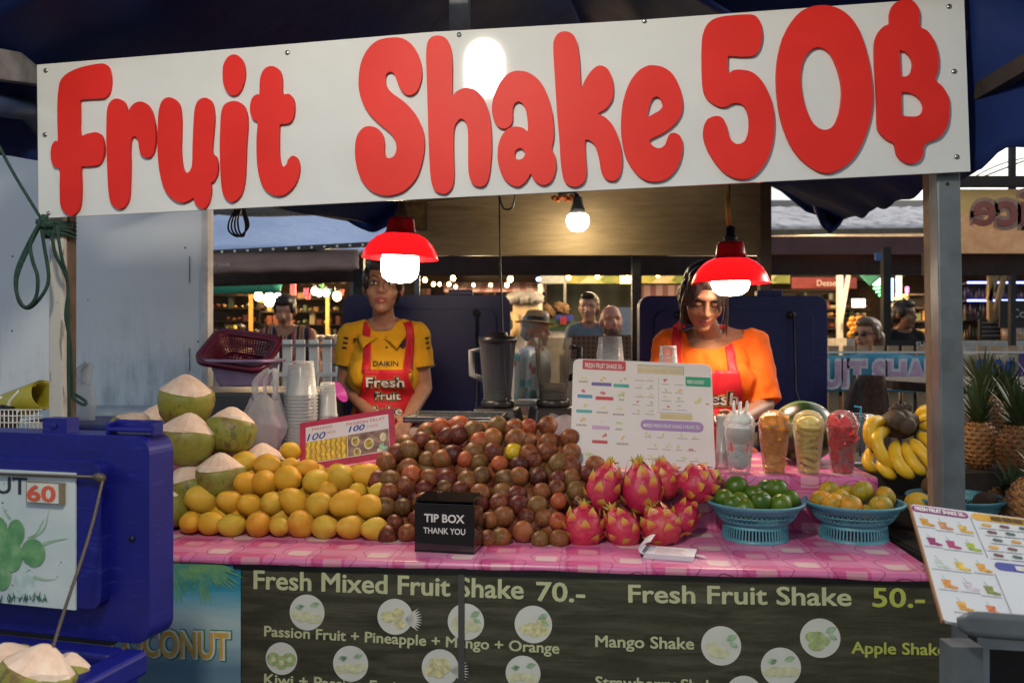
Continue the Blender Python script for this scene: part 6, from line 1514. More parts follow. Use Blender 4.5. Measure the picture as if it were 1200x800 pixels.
# ------------------------------------------------------------------ rear of the stall
def facebox(name, px0, py0, px1, py1, Y, d, mtl, lab, cat, **kw):
    a = P(px0, py0, Y); b = P(px1, py1, Y); m = MB(); m.box(((a.x+b.x)/2, Y+d/2, (a.z+b.z)/2), (abs(b.x-a.x), d, abs(a.z-b.z))); return solo(name, m, mtl, lab, cat, **kw)
def plyboard():
    t = NT('stained_plywood'); c = t.coord(); n = t.noise(t.mapping(c, (1.2, 1, 9)), 4, 6, .65, .5); sp = t.noise(t.mapping(c, (2, 1, 6)), 14, 4, .75)
    col = t.ramp(n, [(.3, (.20, .145, .075)), (.7, (.32, .235, .13))]); col = t.mix(t.math('MULTIPLY', t.math('GREATER_THAN', sp, .68), .7), col, (.07, .04, .02)); t.set(col=col, rough=.7); return t.mat
facebox('plywood_fascia', 470, 196, 893, 299, 4.62, .02, plyboard(), 'stained plywood fascia board across the back of the stall, lit by a bare bulb', 'board')
facebox('wood_post', 891, 190, 904, 560, 4.60, .06, M_brown, 'brown timber post at the right end of the plywood board', 'post')
facebox('steel_post', 741, 299, 751, 560, 4.68, .05, M_dark, 'dark steel post behind the stall, left of the woman in orange', 'post')
o = thing('framed_board', 'small yellow ochre wooden frame beside the left red lamp', 'frame', P(486, 268, 4.56)); my = mat('ochre_board', (.26, .15, .03), .6, col2=(.12, .07, .02), scale=30)
m = MB(); a = P(474, 236, 4.56); b = P(499, 268, 4.56); m.box(((a.x+b.x)/2, 4.565, (a.z+b.z)/2), (b.x-a.x, .01, a.z-b.z)); part('panel', m, my, o, world=True)
m = MB()
for x in (472, 499): m.beam(P(x, 230, 4.54), P(x, 269, 4.54), .012, .012)
m.beam(P(472, 269, 4.54), P(499, 269, 4.54), .012, .012); part('rails', m, M_brown, o, world=True)
m = MB(); m.beam(P(468, 236, 4.5), P(560, 229, 4.4), .02, .02); solo('fixing_bar', m, mat('old_yellow_bar', (.20, .13, .03), .6), 'thin yellowed bar running below the sign near the left lamp', 'bar')
# hanging cables
def cable(pts, r, lab, mtl=None):
    m = MB(); m.tube(spline(pts, 8), r, 6); return solo('cable', m, mtl or M_black, lab, 'cable')
cable([P(585, 224, 3.9), P(586, 300, 3.9), P(588, 360, 3.7), P(590, 420, 3.4), P(594, 470, 3.15)], .004, 'black cable hanging down past the lidded blender')
cable([P(584, 226, 3.8), P(590, 244, 3.8), P(600, 243, 3.8), P(604, 228, 3.8)], .004, 'short loop of black cable under the sign')
m = MB()
for k in range(4): m.tube(spline([P(282+k, 236, 2.5), P(270+3*k, 256, 2.5), P(268+4*k, 270, 2.5), P(279+2*k, 277, 2.5), P(291-k, 266, 2.5), P(288-k, 250, 2.5), P(284, 237, 2.5)], 6), .003, 5)
solo('cable_coil', m, M_black, 'small coil of thin black wire hanging below the sign at left', 'cable')
# open blue cooler lids
def cooler_mat(nm, c, c2):
    t = NT(nm); co = t.coord(); n = t.noise(co, 6, 5, .65); n2 = t.noise(t.mapping(co, (2, 2, 14)), 8, 5, .75)
    col = t.ramp(n, [(.3, c2), (.7, c)]); col = t.mix(t.math('MULTIPLY', t.math('GREATER_THAN', n2, .60), .5), col, tuple(x*1.3+.02 for x in c)); col = t.mix(t.math('MULTIPLY', t.math('LESS_THAN', n2, .33), .4), col, (.02, .02, .03))
    t.set(col=col, rough=.42, spec=.45); t.bump(n2, .1, .002); return t.mat
M_coolr = cooler_mat('blue_cooler_dark', (.012, .018, .13), (.008, .012, .085))
def back_cooler(px0, px1, py0, py1, Y, lab):
    a = P(px0, py0, Y); b = P(px1, py1, Y); W = b.x-a.x; H = a.z-b.z; cx = (a.x+b.x)/2; o = thing('blue_cooler', lab, 'cooler', (cx, Y, 0), group='blue coolers behind the women')
    m = MB(); m.prism([rrect(-W/2, b.z, W/2, a.z, .05)], -.04, .04, back=True); m.v = [Vector((v.x, -v.z, v.y)) for v in m.v]; lid = part('lid', m, M_coolr, o, bevel=.018, seg=3)
    m = MB(); m.prism([rrect(-W/2+.07, b.z+.07, W/2-.07, a.z-.07, .05)], .04, .062); m.v = [Vector((v.x, -v.z, v.y)) for v in m.v]; part('inner_panel', m, M_coolr, lid, bevel=.012, seg=3)
    m = MB(); m.box((0, -.34, b.z/2-.02), (W*.98, .62, b.z-.06)); part('body', m, M_coolr, o, bevel=.02)
    for s in (-1, 1): m = MB(); m.tube([(s*W*.30, -.07, a.z-.09), (s*W*.30, -.09, a.z-.09), (s*W*.30, -.12, b.z+.2), (s*W*.30, -.30, b.z+.02)], .005, 6); m.ell((s*W*.30, -.07, a.z-.09), (.02, .012, .018)); part('stay', m, M_dark, lid)
    m = MB(); m.box((W*.2, -.0, a.z+.012), (.12, .05, .03)); part('latch', m, M_coolr, lid, bevel=.006)
back_cooler(404, 598, 346, 505, 4.25, 'open dark blue cooler lid behind the woman in yellow and the blender')
back_cooler(748, 966, 347, 505, 4.05, 'open dark blue cooler lid behind the woman in orange')
# basket, tub, pink bowl on the left
bx = P(282, 452, 3.30); zt = bx.z
tb = MB(); tb.box((bx.x+.05, 3.42, zt/2-.01), (.58, .50, zt-.02)); solo('dark_chest', tb, mat('dark_blue_chest', (.02, .024, .035), .5), 'dark low chest under the lilac tub at left', 'chest', bevel=.01)
def tub(name, lab, w0, d0, w1, d1, h, loc, rot, mtl, lattice=False, cat='tub'):
    o = thing(name, lab, cat, loc); o.rotation_euler = rot; m = MB(); n = 40
    def ring(w, d, z): return [(Vector((x, y, z))) for x, y in rrect(-w/2, -d/2, w/2, d/2, min(w, d)*.22, 9)]
    if not lattice:
        rs = [ring(w0*.2, d0*.2, 0), ring(w0*.95, d0*.95, 0), ring(w0, d0, .01), ring(w1, d1, h), ring(w1+.03, d1+.03, h+.002), ring(w1+.03, d1+.03, h-.008)]
        k = len(rs[0]); m.add([p for r in rs for p in r], [(i*k+j, i*k+(j+1) % k, (i+1)*k+(j+1) % k, (i+1)*k+j) for i in range(len(rs)-1) for j in range(k)]+[tuple(range(k-1, -1, -1))], True)
        b_ = part('shell', m, mtl, o); b_.modifiers.new('thickness', 'SOLIDIFY').thickness = .003
    else:
        k = len(ring(w0, d0, 0)); R_ = lambda t_: ring(w0+(w1-w0)*t_, d0+(d1-d0)*t_, h*t_)
        for t_ in [i/9 for i in range(10)]: r = R_(t_); m.tube(r+[r[0]], .0035 if t_ < .9 else .006, 5)
        per = R_(0); 
        N = 64; lo, hi = R_(0), R_(1)
        def at(r, f):
            L = [0]; 
            for i in range(len(r)): L.append(L[-1]+(r[(i+1) % len(r)]-r[i]).length)
            s = f*L[-1]
            for i in range(len(r)):
                if s <= L[i+1]: return r[i].lerp(r[(i+1) % len(r)], (s-L[i])/max(1e-9, L[i+1]-L[i]))
            return r[0]
        for i in range(N): m.beam(at(lo, i/N), at(hi, i/N), .006, .003)
        for i in range(13): m.beam((-w0/2+w0*i/12, -d0/2, .003), (-w0/2+w0*i/12, d0/2, .003), .008, .004); 
        for i in range(9): m.beam((-w0/2, -d0/2+d0*i/8, .003), (w0/2, -d0/2+d0*i/8, .003), .008, .004)
        part('lattice', m, mtl, o); m = MB(); a, b_ = ring(w1+.004, d1+.004, h), ring(w1+.05, d1+.05, h+.006); c_ = ring(w1+.05, d1+.05, h-.012)
        m.add(a+b_+c_, [(i*k+j, i*k+(j+1) % k, (i+1)*k+(j+1) % k, (i+1)*k+j) for i in range(2) for j in range(k)], True); r_ = part('rim', m, mtl, o); r_.modifiers.new('thickness', 'SOLIDIFY').thickness = .004
    return o
tub('lilac_tub', 'lilac plastic tub under the crimson basket', .17, .15, .24, .20, .10, (bx.x+.01, 3.32, zt), (0, 0, -.1), mat('lilac_plastic', (.34, .25, .42), .4))
tub('lattice_basket', 'crimson lattice basket tipped towards the street on top of the lilac tub', .17, .13, .225, .185, .075, (bx.x-.012, 3.35, zt+.078), (R(33), R(8), -.08), mat('crimson_plastic', (.13, .008, .032), .38), True, 'basket')
m = MB(); q = P(384, 455, 3.3); m.lathe([(.02, 0), (.042, .03), (.045, .033), (.041, .030), (0, .010)], 28); m.v = [Matrix.LocRotScale(Vector((P(391, 0, 3.3).x, 3.3, P(0, 462, 3.3).z-.005)), Euler((R(40), R(50), .5)), None) @ v for v in m.v]; solo('magenta_bowl', m, mat('magenta_plastic', (.32, .03, .24), .4), 'magenta plastic bowl on its edge behind the cup stacks', 'bowl')
m = MB(); m.lathe([(.045, 0), (.06, .05), (.063, .055), (.055, .05), (0, .01)], 24); q = P(328, 462, 3.2); m.v = [v+Vector((q.x, q.y, SZ+.08)) for v in m.v]; solo('pink_bowl', m, mat('pink_plastic', (.42, .14, .38), .4), 'small pink bowl behind the carrier bag', 'bowl')
# ------------------------------------------------------------------ the market behind
Rr = random.Random(21)
def B(px0, py0, px1, py1, Y, d=.05):
    a = P(px0, py0, Y); b = P(px1, py1, Y); m = MB(); m.box(((a.x+b.x)/2, Y+d/2, (a.z+b.z)/2), (abs(b.x-a.x), d, abs(a.z-b.z))); return m
def roof(name, lab, x0, x1, Y0, z0, Y1, z1, mtl, wav=0, back=True, cat='roof', th=.03, sag=0):
    o = thing(name, lab, cat, ((x0+x1)/2, Y0, z0))
    m = MB(); n = max(24, int((x1-x0)*12)) if wav else 16
    def f(u, v): return (x0+(x1-x0)*u, Y0+(Y1-Y0)*v, z0+(z1-z0)*v + (wav*sin(2*pi*(x1-x0)*u/.16) if wav else 0) - sag*sin(pi*u*3)*sin(pi*v)+ sag*.6*noise.noise(Vector((u*9, v*5, x0))))
    m.sheet(f, n, 8, th); part('front_slope', m, mtl, o, world=True)
    if back:  # rear slope added to block the sky over the stalls
        m = MB(); m.sheet(lambda u, v: (x0+(x1-x0)*u, Y1+(Y1-Y0)*v*1.2, z1-(z1-z0)*v*1.1), 8, 4, th); part('back_slope', m, mtl, o, world=True)
    return o
def tarp_mat(): 
    t = NT('pale_blue_tarp'); c = t.coord(); n = t.noise(c, 3, 4); w = t.noise(t.mapping(c, (1, 3, 1)), 5, 5, .7, .8)
    t.set(col=t.ramp(n, [(.3, (.40, .52, .80)), (.7, (.50, .62, .86))]), rough=.5); t.bump(w, .8, .03); return t.mat
def thatch_mat():
    t = NT('dry_thatch'); c = t.coord(); n = t.noise(t.mapping(c, (9, 3, 3)), 10, 6, .8)
    t.set(col=t.ramp(n, [(.35, (.03, .028, .026)), (.55, (.16, .145, .13)), (.75, (.26, .24, .22))]), rough=.9); t.bump(n, 1, .03); return t.mat
def fibre_mat():
    t = NT('stained_fibre_cement'); c = t.coord(); n = t.noise(t.mapping(c, (2.2, .8, 1), rot=(0, 0, .5)), 4, 7, .75, .5); n2 = t.noise(c, 1.4, 3)
    s_ = t.math('MULTIPLY', t.math('MULTIPLY', t.math('SUBTRACT', n, .47), 5, True), t.math('ADD', n2, .25, True))
    t.set(col=t.mix(s_, t.ramp(n2, [(.3, (.72, .70, .70)), (.7, (.84, .82, .82))]), (.13, .085, .095)), rough=.85); t.bump(n, .3, .01); return t.mat
M_fib = fibre_mat()
roof('tarp_roof', 'pale blue tarpaulin roof beyond the stall at left', -3.6, -.74, 6.9, 2.10, 8.4, 2.60, tarp_mat(), 0, back=False, th=.015, sag=.05)
roof('thatched_roof', 'grey thatched roof rising behind the pale blue tarp', -5.5, -.6, 8.45, 2.62, 10.2, 3.7, thatch_mat())
roof('old_roof', 'stained corrugated roof of the market hall at right', 1.55, 6.2, 8.0, 2.42, 10.6, 3.02, M_fib, .012)
roof('added_hall_roof', 'dark sheet roof added to shade the middle of the market', -.9, 2.2, 7.6, 2.15, 11.0, 2.75, M_darkwood)  # added to keep daylight out of the middle stalls
M_mar = mat('maroon_fascia', (.13, .055, .055), .6, col2=(.09, .038, .04), scale=4); M_dkred = mat('dark_red_board', (.026, .011, .010), .7, var=.4); M_awn = mat('brown_awning', (.17, .10, .075), .65, col2=(.13, .078, .06), scale=6)
o = thing('market_awning', 'brown awning valance with small pale lettering beyond the wall at left', 'awning', P(330, 335, 6.2))
m = MB(); m.sheet(lambda u, v: P(236+184*u, 294-2*u+(25-3*u)*v+.8*sin(u*22)*v, 6.3-.35*v), 30, 6, .01); part('valance', m, M_awn, o, world=True)
m = MB(); m.sheet(lambda u, v: P(236+180*u, 320-4*u+(16-2*u)*v, 6.5), 10, 4, .02); part('under_board', m, M_dkred, o, world=True)
m = MB(); m.beam(P(232, 297, 6.28), P(480, 284, 6.28), .03, .035); part('edge_tape', m, M_black, o, world=True)
m = MB()
for k in range(13): m.ell(P(245+15*k, 296-k*.75, 6.25), (.010, .008, .010), nu=8, nv=6)
part('eyelets', m, M_white, o, world=True)
m = MB(); q = P(243, 312, 5.96); m.text('0-57 Unok', MW(q.x, q.y-.02, q.z), th=.002, h=.028); part('lettering', m, mat('pale_letter', (.5, .42, .38), .6), o, world=True)
facebox('market_beam', 470, 300, 905, 322, 5.6, .08, M_dkred, 'dark red beam spanning behind the plywood board', 'beam')
o = thing('gutter_fascia', 'maroon fascia and rusty gutter along the old roof at right', 'fascia', P(1000, 320, 7.9))
m = MB(); m.beam(P(890, 273, 7.95), P(1330, 268, 7.95), .08, .05); part('gutter', m, mat('rusty_gutter', (.13, .10, .075), .7, col2=(.20, .18, .14), scale=9), o, world=True)
m = B(890, 277, 1330, 298, 7.9, .04); part('fascia_board', m, M_mar, o, world=True)
m = B(890, 298, 1330, 322, 8.05, .05); part('under_board', m, M_dkred, o, world=True)
# sides and rear wall keep the hall dark
def hall_mat(): 
    t = NT('dim_hall_wall'); c = t.coord(); n = t.noise(c, 1.5, 5, .7); t.set(col=t.ramp(n, [(.35, (.05, .038, .03)), (.6, (.14, .095, .06)), (.75, (.26, .16, .08))]), rough=.9); return t.mat
m = MB(); m.box((0, 17, 1.7), (26, .1, 3.4)); m.box((-12, 12.5, 1.6), (.1, 9, 3.2)); m.box((12, 12.5, 1.6), (.1, 9, 3.2)); solo('hall_wall', m, hall_mat(), 'dim rear wall of the market hall far behind the stalls', 'wall')
roof('added_rear_roof', 'dark roof sheets added to shade the depths of the market hall', -11.5, 11.5, 10.9, 3.0, 14.2, 3.7, M_darkwood)  # added cover that darkens the rear of the hall
# posts
for px, y0, y1, Y, w, mt, lab in ((421, 300, 560, 6.4, 12, M_dark, 'dark steel market post left of the blue cooler lid'), (413, 310, 470, 7.0, 5, M_steel, 'thin grey pipe beside the dark market post'), (489, 270, 440, 6.0, 6, M_steel, 'grey pipe behind the head of the woman in yellow'), (1038, 290, 470, 7.2, 9, M_black, 'black post between the two women in dark shirts at right'),
    (984, 310, 420, 9.0, 6, M_white, 'white post beside the oranges at right'), (633, 333, 420, 9.0, 5, M_white, 'slim white post beside the striped awning'), (662, 328, 400, 9.2, 3, M_steel, 'thin grey pole in front of the green shutters'),
    (384, 338, 420, 9.5, 4, mat('yellow_bamboo', (.45, .22, .04), .6), 'yellow bamboo post behind the seated diners'), (294, 345, 420, 9.5, 4, mat('yellow_bamboo', (.45, .22, .04), .6), 'yellow bamboo post left of the woman in stripes'), (1093, 214, 420, 6.8, 7, M_darkwood, 'dark timber upright beside the steel stall post')):
    a = P(px, y0, Y); h = a.z; m = MB(); r = w/2/FPX*Y; m.box((a.x, Y, h/2), (2*r, 2*r, h)); solo('market_post', m, mt, lab, 'post', group=None)
m = MB(); m.beam(P(970, 440, 8.9), P(985, 322, 8.9), .04, .04) if False else m.beam(P(985, 378, 8.9), P(996, 312, 8.9), .035, .035); solo('leaning_pole', m, M_white, 'white pole leaning beside the white post at right', 'pole')
# awnings and printed strips
m = MB(); m.sheet(lambda u, v: P(230+102*u-4*v*u, 328+14*v-2*u, 9.4-1.0*v), 10, 4, .02); solo('teal_awning', m, mat('teal_canvas', (.01, .24, .19), .6), 'teal canvas awning above the distant diners at left', 'awning')
def stripes():
    t = NT('pink_striped_canvas'); c = t.coord(); sx = t.n('SeparateXYZ'); t.l(c, sx.inputs[0]); s_ = t.math('GREATER_THAN', t.math('SINE', t.math('MULTIPLY', sx.outputs['X'], 42)), .1)
    t.set(col=t.mix(s_, (.46, .34, .36), (.28, .13, .15)), rough=.7); return t.mat
m = MB(); m.sheet(lambda u, v: P(520+118*u, 331+9*v, 10.2-.8*v), 16, 3, .02); solo('striped_awning', m, stripes(), 'pink striped awning in the distance above the blue cooler lid', 'awning')
def printstrip():
    t = NT('green_fruit_print'); c = t.coord(); v = t.voro(c, 5.5, 'F1', 'Color'); n = t.noise(c, 6, 4)
    sx = t.n('SeparateXYZ'); t.l(v, sx.inputs[0]); t.set(col=t.ramp(t.math('ADD', t.math('MULTIPLY', sx.outputs[0], .6), t.math('MULTIPLY', n, .4)), [(.2, (.10, .17, .04)), (.45, (.36, .36, .08)), (.6, (.50, .46, .30)), (.8, (.45, .20, .10))]), rough=.6); return t.mat
M_ps = printstrip()
for k, (a, b, mt, lab) in enumerate(((633, 662, mat('pale_print', (.45, .50, .52), .5, col2=(.25, .34, .40), scale=9), 'pale printed strip at the left end of the hanging banners'), (664, 726, M_ps, 'green and yellow printed strip hanging above the man in the grey shirt'), (752, 806, M_ps, 'green printed strip hanging left of the right red lamp'), (868, 926, M_ps, 'green printed strip hanging right of the right red lamp'))):
    m = B(a, 320, b, 332, 9.6, .01); m2 = MB(); solo('printed_strip', m, mt, lab, 'banner', group='printed strips hung along the market')
q = P(730, 326, 9.5); m = B(727, 318, 741, 332, 9.5, .05); solo('lit_sign', m, glow('amber_sign', (1, .55, .08), 2.2), 'amber lit box sign beside the dark steel post', 'sign')
# string bulbs
sb_ = {}
for k, (px, py, rp, kind) in enumerate(((316, 351, 7, 'c'), (326, 349, 5, 'c'), (303, 347, 5, 'w'), (369, 341, 4, 'c'), (374, 343, 4, 'w'), (382, 343, 4, 'c'), (395, 347, 5, 'w'), (425, 335, 3.5, 'w'), (498, 328, 2.6, 'w'), (508, 333, 2.2, 'w'), (515, 333, 1.9, 'w'), (526, 333, 2.2, 'w'), (531, 326, 2.8, 'w'), (534, 336, 2, 'w'), (555, 334, 1.8, 'w'), (575, 334, 2, 'w'), (598, 327, 3.2, 'w'), (594, 334, 2.4, 'w'), (666, 325, 2.8, 'w'), (700, 324, 2.4, 'w'), (771, 322, 2.6, 'w'), (912, 318, 2.6, 'w'), (949, 317, 2.8, 'w'), (981, 315, 3, 'w'), (736, 326, 3.6, 'w'))):
    Y = 8.6 if kind == 'w' else 9.2; p = P(px, py, Y); r = rp/FPX*Y; m = MB(); m.ell((0, 0, 0), (r, r, r*1.15), nu=12, nv=8)
    rows_ = 'left of the yellow polo' if px < 430 else 'above the left cooler lid' if px < 620 else 'by the printed strips' if px < 930 else 'right of the right lid'
    sb_[rows_] = sb_.get(rows_, -1)+1
    o = thing('string_bulb', 'glowing warm bulb hung %s, %s of its run' % (rows_, ordn(sb_[rows_])), 'bulb', p, group='string bulbs in the market hall'); part('glass', m, M_warm if kind == 'w' else M_cool, o)
    m = MB(); m.lathe([(r*.5, r*1.0), (r*.45, r*2.0), (0, r*2.05)], 8); part('socket', m, M_black, o)
m = MB(); m.ell(P(631, 327, 8.6), (.022, .02, .022)); solo('string_bulb', m, glow('blue_bulb', (.15, .35, 1), 9), 'small blue glowing bulb at the top of the slim white post', 'bulb')
def hall_light(x, y, z, e, col=(1, .66, .34)):  # point lights added to brighten the hall, several without any bulb
    ld = bpy.data.lights.new('market_hall_light', 'POINT'); ld.energy = e; ld.color = col; ld.shadow_soft_size = .12; o = bpy.data.objects.new('market_hall_light', ld); COL.objects.link(o); o.location = (x, y, z)
for px, py, Y, e in ((316, 345, 9.0, 42), (380, 335, 9.0, 42), (540, 322, 8.4, 42), (700, 316, 8.6, 47), (772, 312, 8.6, 22), (960, 308, 8.4, 47), (1060, 320, 10.2, 56), (1170, 320, 9.2, 42), (300, 330, 12.6, 84), (560, 326, 12.6, 70), (930, 320, 12.4, 84)): p = P(px, py, Y); hall_light(p.x, p.y, p.z, e)
# dark green shutters, white board, goods in the middle
def shutter():
    t = NT('dark_green_shutter'); c = t.coord(); sx = t.n('SeparateXYZ'); t.l(c, sx.inputs[0]); s_ = t.math('SINE', t.math('MULTIPLY', sx.outputs['X'], 26))
    t.set(col=t.ramp(t.math('ADD', t.math('MULTIPLY', s_, .5), .5), [(0, (.006, .012, .010)), (1, (.020, .042, .034))]), rough=.5); return t.mat
m = B(640, 330, 745, 470, 11.2, .1); solo('shutter_wall', m, shutter(), 'dark green ribbed shutter behind the man in the grey shirt', 'shutter')
m = B(752, 334, 800, 352, 10.6, .03); m.mi = 0; solo('slatted_panel', m, stripes(), 'small striped slatted panel beyond the right cooler lid', 'panel')
m = B(724, 360, 743, 392, 7.6, .03); solo('white_board', m, mat('white_board_mat', (.55, .58, .60), .4, col2=(.40, .44, .48), scale=16), 'white notice board beside the bearded man', 'board')
o = thing('market_table', 'green topped market table with a white skirt in the middle distance', 'table', P(640, 430, 8.8))
m = B(598, 375, 674, 386, 8.8, .7); part('green_top', m, mat('green_cloth', (.025, .075, .030), .7), o, world=True); m = B(596, 386, 676, 470, 8.82, .6); part('white_skirt', m, mat('white_skirt', (.50, .50, .50), .7), o, world=True)
m = B(601, 351, 630, 375, 8.9, .3); solo('beige_crate', m, mat('beige_carton', (.50, .40, .27), .7), 'beige carton standing on the green market table', 'carton', bevel=.01)
m = MB()
for k in range(5): m.ell(P(603+k*6, 350-3*(k % 2), 8.9), (.10, .09, .06), bump=.3, bs=10, seed=k)
solo('sack_pile', m, mat('white_sacks', (.26, .27, .29), .6), 'pile of white sacks on top of the beige carton', 'sacks')
m = MB(); m.tube([P(601, 366, 8.85), P(607, 383, 8.8), P(600, 399, 8.8)], [.03, .05, .045], 8); solo('cloth_strip', m, mat('tan_strip', (.42, .30, .16), .7), 'tan cloth strip hanging beside the straw hat man', 'cloth')
m = B(652, 369, 672, 377, 8.85, .2); m.box(P(662, 373, 8.8), (.10, .05, .07)); solo('blue_box', m, mat('blue_carton', (.02, .03, .22), .5), 'blue box on the green market table', 'box')
m = B(657, 371, 664, 380, 8.7, .05); solo('red_packet', m, mat('red_packet', (.35, .03, .05), .5), 'small red packet before the blue box', 'packet')
m = MB()
for k in range(8): m.ell(P(640+Rr.uniform(0, 26), 358+Rr.uniform(0, 10), 9.1), (.06, .05, .05), bump=.4, seed=k)
solo('dry_goods', m, mat('brown_goods', (.12, .07, .035), .8, var=.5), 'brown goods heaped at the back of the green table', 'goods')
m = B(668, 393, 742, 420, 5.9, .04); m.mi = 0
def crate_mat():
    t = NT('brown_lattice'); c = t.coord(); sx = t.n('SeparateXYZ'); t.l(c, sx.inputs[0]); s_ = t.math('MULTIPLY', t.math('GREATER_THAN', t.math('SINE', t.math('MULTIPLY', sx.outputs['X'], 190)), 0), t.math('GREATER_THAN', t.math('SINE', t.math('MULTIPLY', sx.outputs['Z'], 190)), -.2))
    t.set(col=t.mix(s_, (.16, .085, .06), (.05, .025, .02)), rough=.6); return t.mat
solo('woven_crate', m, crate_mat(), 'brown woven crate behind the open blender jug', 'crate')
m = B(660, 416, 746, 470, 6.0, .5); solo('cream_counter', m, mat('cream_front', (.40, .34, .25), .6), 'cream fronted counter beyond the blender jug', 'counter')
def floral():
    t = NT('floral_cloth'); c = t.coord(); v = t.n('TexVoronoi'); t.l(c, v.inputs['Vector']); v.inputs['Scale'].default_value = 17; sx = t.n('SeparateXYZ'); t.l(v.outputs['Color'], sx.inputs[0])
    t.set(col=t.mix(t.math('LESS_THAN', v.outputs['Distance'], .42), (.45, .50, .52), t.ramp(sx.outputs[0], [(0, (.14, .34, .42)), (.5, (.40, .12, .13)), (.6, (.12, .22, .14)), (.7, (.5, .48, .46))], 'CONSTANT')), rough=.7); return t.mat
m = MB(); m.sheet(lambda u, v: P(602+30*u, 412+60*v+2*sin(u*9), 5.2-.03*sin(u*14)), 14, 6, .01); solo('floral_cloth', m, floral(), 'turquoise floral cloth hanging between the two blenders', 'cloth')
# picket fence left, fence right with banner
o = thing('picket_fence', 'white picket fence beyond the cup stacks at left', 'fence', P(350, 440, 5.6))
for k in range(9):
    x = 300+k*15.5
    m = B(x, 398, x+10.5, 640, 5.6, .02); part('picket', m, M_white, o, world=True, bevel=.003)
m = B(296, 403, 440, 406, 5.57, .02); part('rail', m, M_steel, o, world=True); m = B(296, 436, 440, 441, 5.57, .02); part('rail', m, M_white, o, world=True)
o = thing('tan_fence', 'low fence with tan picket tips and a white rail at right', 'fence', P(1060, 420, 5.6)); M_tan = mat('tan_paint', (.40, .28, .17), .6)
for k in range(14):
    x = 971+k*17.5
    if 1090 < x < 1140: continue
    m = B(x, 405, x+12, 640, 5.62, .02); part('picket', m, M_tan, o, world=True)
m = B(960, 411.5, 1230, 414, 5.59, .03); part('rail', m, M_white, o, world=True)
def bluebanner():
    t = NT('blue_banner_cloth'); c = t.coord(); n = t.noise(t.mapping(c, (1, 1, 2)), 3, 4); t.set(col=t.ramp(n, [(.3, (.06, .32, .48)), (.6, (.12, .44, .60)), (.8, (.26, .46, .50))]), rough=.6); t.bump(t.noise(t.mapping(c, (4, 1, .8)), 3, 3), .8, .02); return t.mat
o = thing('shake_banner', 'blue banner with pink FRUIT SHAKE lettering hung on the right fence', 'banner', P(1030, 459, 5.5)); YB = 5.54
m = MB(); m.sheet(lambda u, v: P(957+140*u, 415+43*v+1.2*sin(u*9+v), YB+.015*sin(u*17+v*4)), 40, 8, .004); part('cloth', m, bluebanner(), o, world=True)
q = P(960, 452, YB-.03); q2 = P(1132, 452, YB-.03)
for bo, mt, zz in ((.10, mat('banner_white', (.80, .78, .82), .6), 0), (.02, mat('banner_pink', (.62, .42, .60), .6), .006)):
    m = MB(); m.text('FRUIT SHAKE', MW(P(926, 0, YB).x, YB-.034-zz, q.z), bold=bo, th=.004, w=P(1120, 0, YB).x-P(926, 0, YB).x, h=30/FPX*YB)
    part('lettering', m, mt, o, world=True)
o = thing('price_banner', 'cream banner reading 50 baht in blue on the fence right of the post', 'banner', P(1168, 452, 5.5))
m = MB(); m.sheet(lambda u, v: P(1128+66*u, 415+(38)*v, YB+.012*sin(u*9)), 20, 6, .004); part('cloth', m, mat('cream_banner', (.50, .46, .36), .6, col2=(.30, .24, .12), scale=6), o, world=True)
m = MB(); q = P(1143, 443, YB-.03); m.text('50', MW(q.x, YB-.03, q.z), bold=.03, th=.004, w=.19, h=.125); q = P(1180, 443, YB-.03); m.text('B', MW(q.x, YB-.03, q.z), bold=.02, th=.004, w=.07, h=.115)
for dx in (.022, .042): m.box((q.x+dx, YB-.032, q.z+.057), (.009, .004, .155))
part('lettering', m, mat('banner_blue_ink', (.01, .09, .38), .6), o, world=True)
m = B(1195, 414, 1235, 450, YB, .01); solo('purple_banner', m, mat('purple_cloth', (.10, .03, .24), .6), 'purple banner edge at the far right of the fence', 'banner')
# wooden table top and rattan chair just behind the counter at right
o = thing('dining_table', 'dark wooden table behind the bananas and pineapples', 'table', (P(1120, 440, 3.9).x, 3.9, 0))
m = MB(); tz = P(0, 446, 3.9).z; m.prism([[(-.28, .02), (-.20, -.35), (.95, -.35), (.95, .45), (-.28, .45)]], tz-.04, tz); part('top', m, M_darkwood, o, bevel=.004)
for x_, y_ in ((-.16, -.28), (.85, -.28), (-.2, .38)): m = MB(); m.box((x_, y_, tz/2-.02), (.06, .06, tz-.04)); part('leg', m, M_darkwood, o)
o = thing('rattan_chair', 'grey brown rattan chair back behind the empty cup', 'chair', (P(1006, 0, 3.9).x, 3.9, 0)); M_rat = mat('rattan', (.12, .09, .075), .7, col2=(.07, .05, .042), scale=60, bump=.5)
ctop = P(0, 440, 3.9).z; m = MB(); m.sheet(lambda u, v: ((u-.5)*.26*(1-.55*(1-v)**3)-.05+.10*(1-v), .10*sin(u*pi)-.12*v, .45+(ctop-.45)*(1-v)), 14, 18, .015); part('backrest', m, M_rat, o)
m = MB(); m.box((0, -.22, .44), (.42, .42, .04)); part('seat', m, M_rat, o, bevel=.01)
for x_, y_ in ((-.18, -.4), (.18, -.4), (-.18, -.04), (.18, -.04)): m = MB(); m.tube([(x_, y_, 0), (x_, y_, .43)], .018, 8); part('leg', m, M_rat, o)
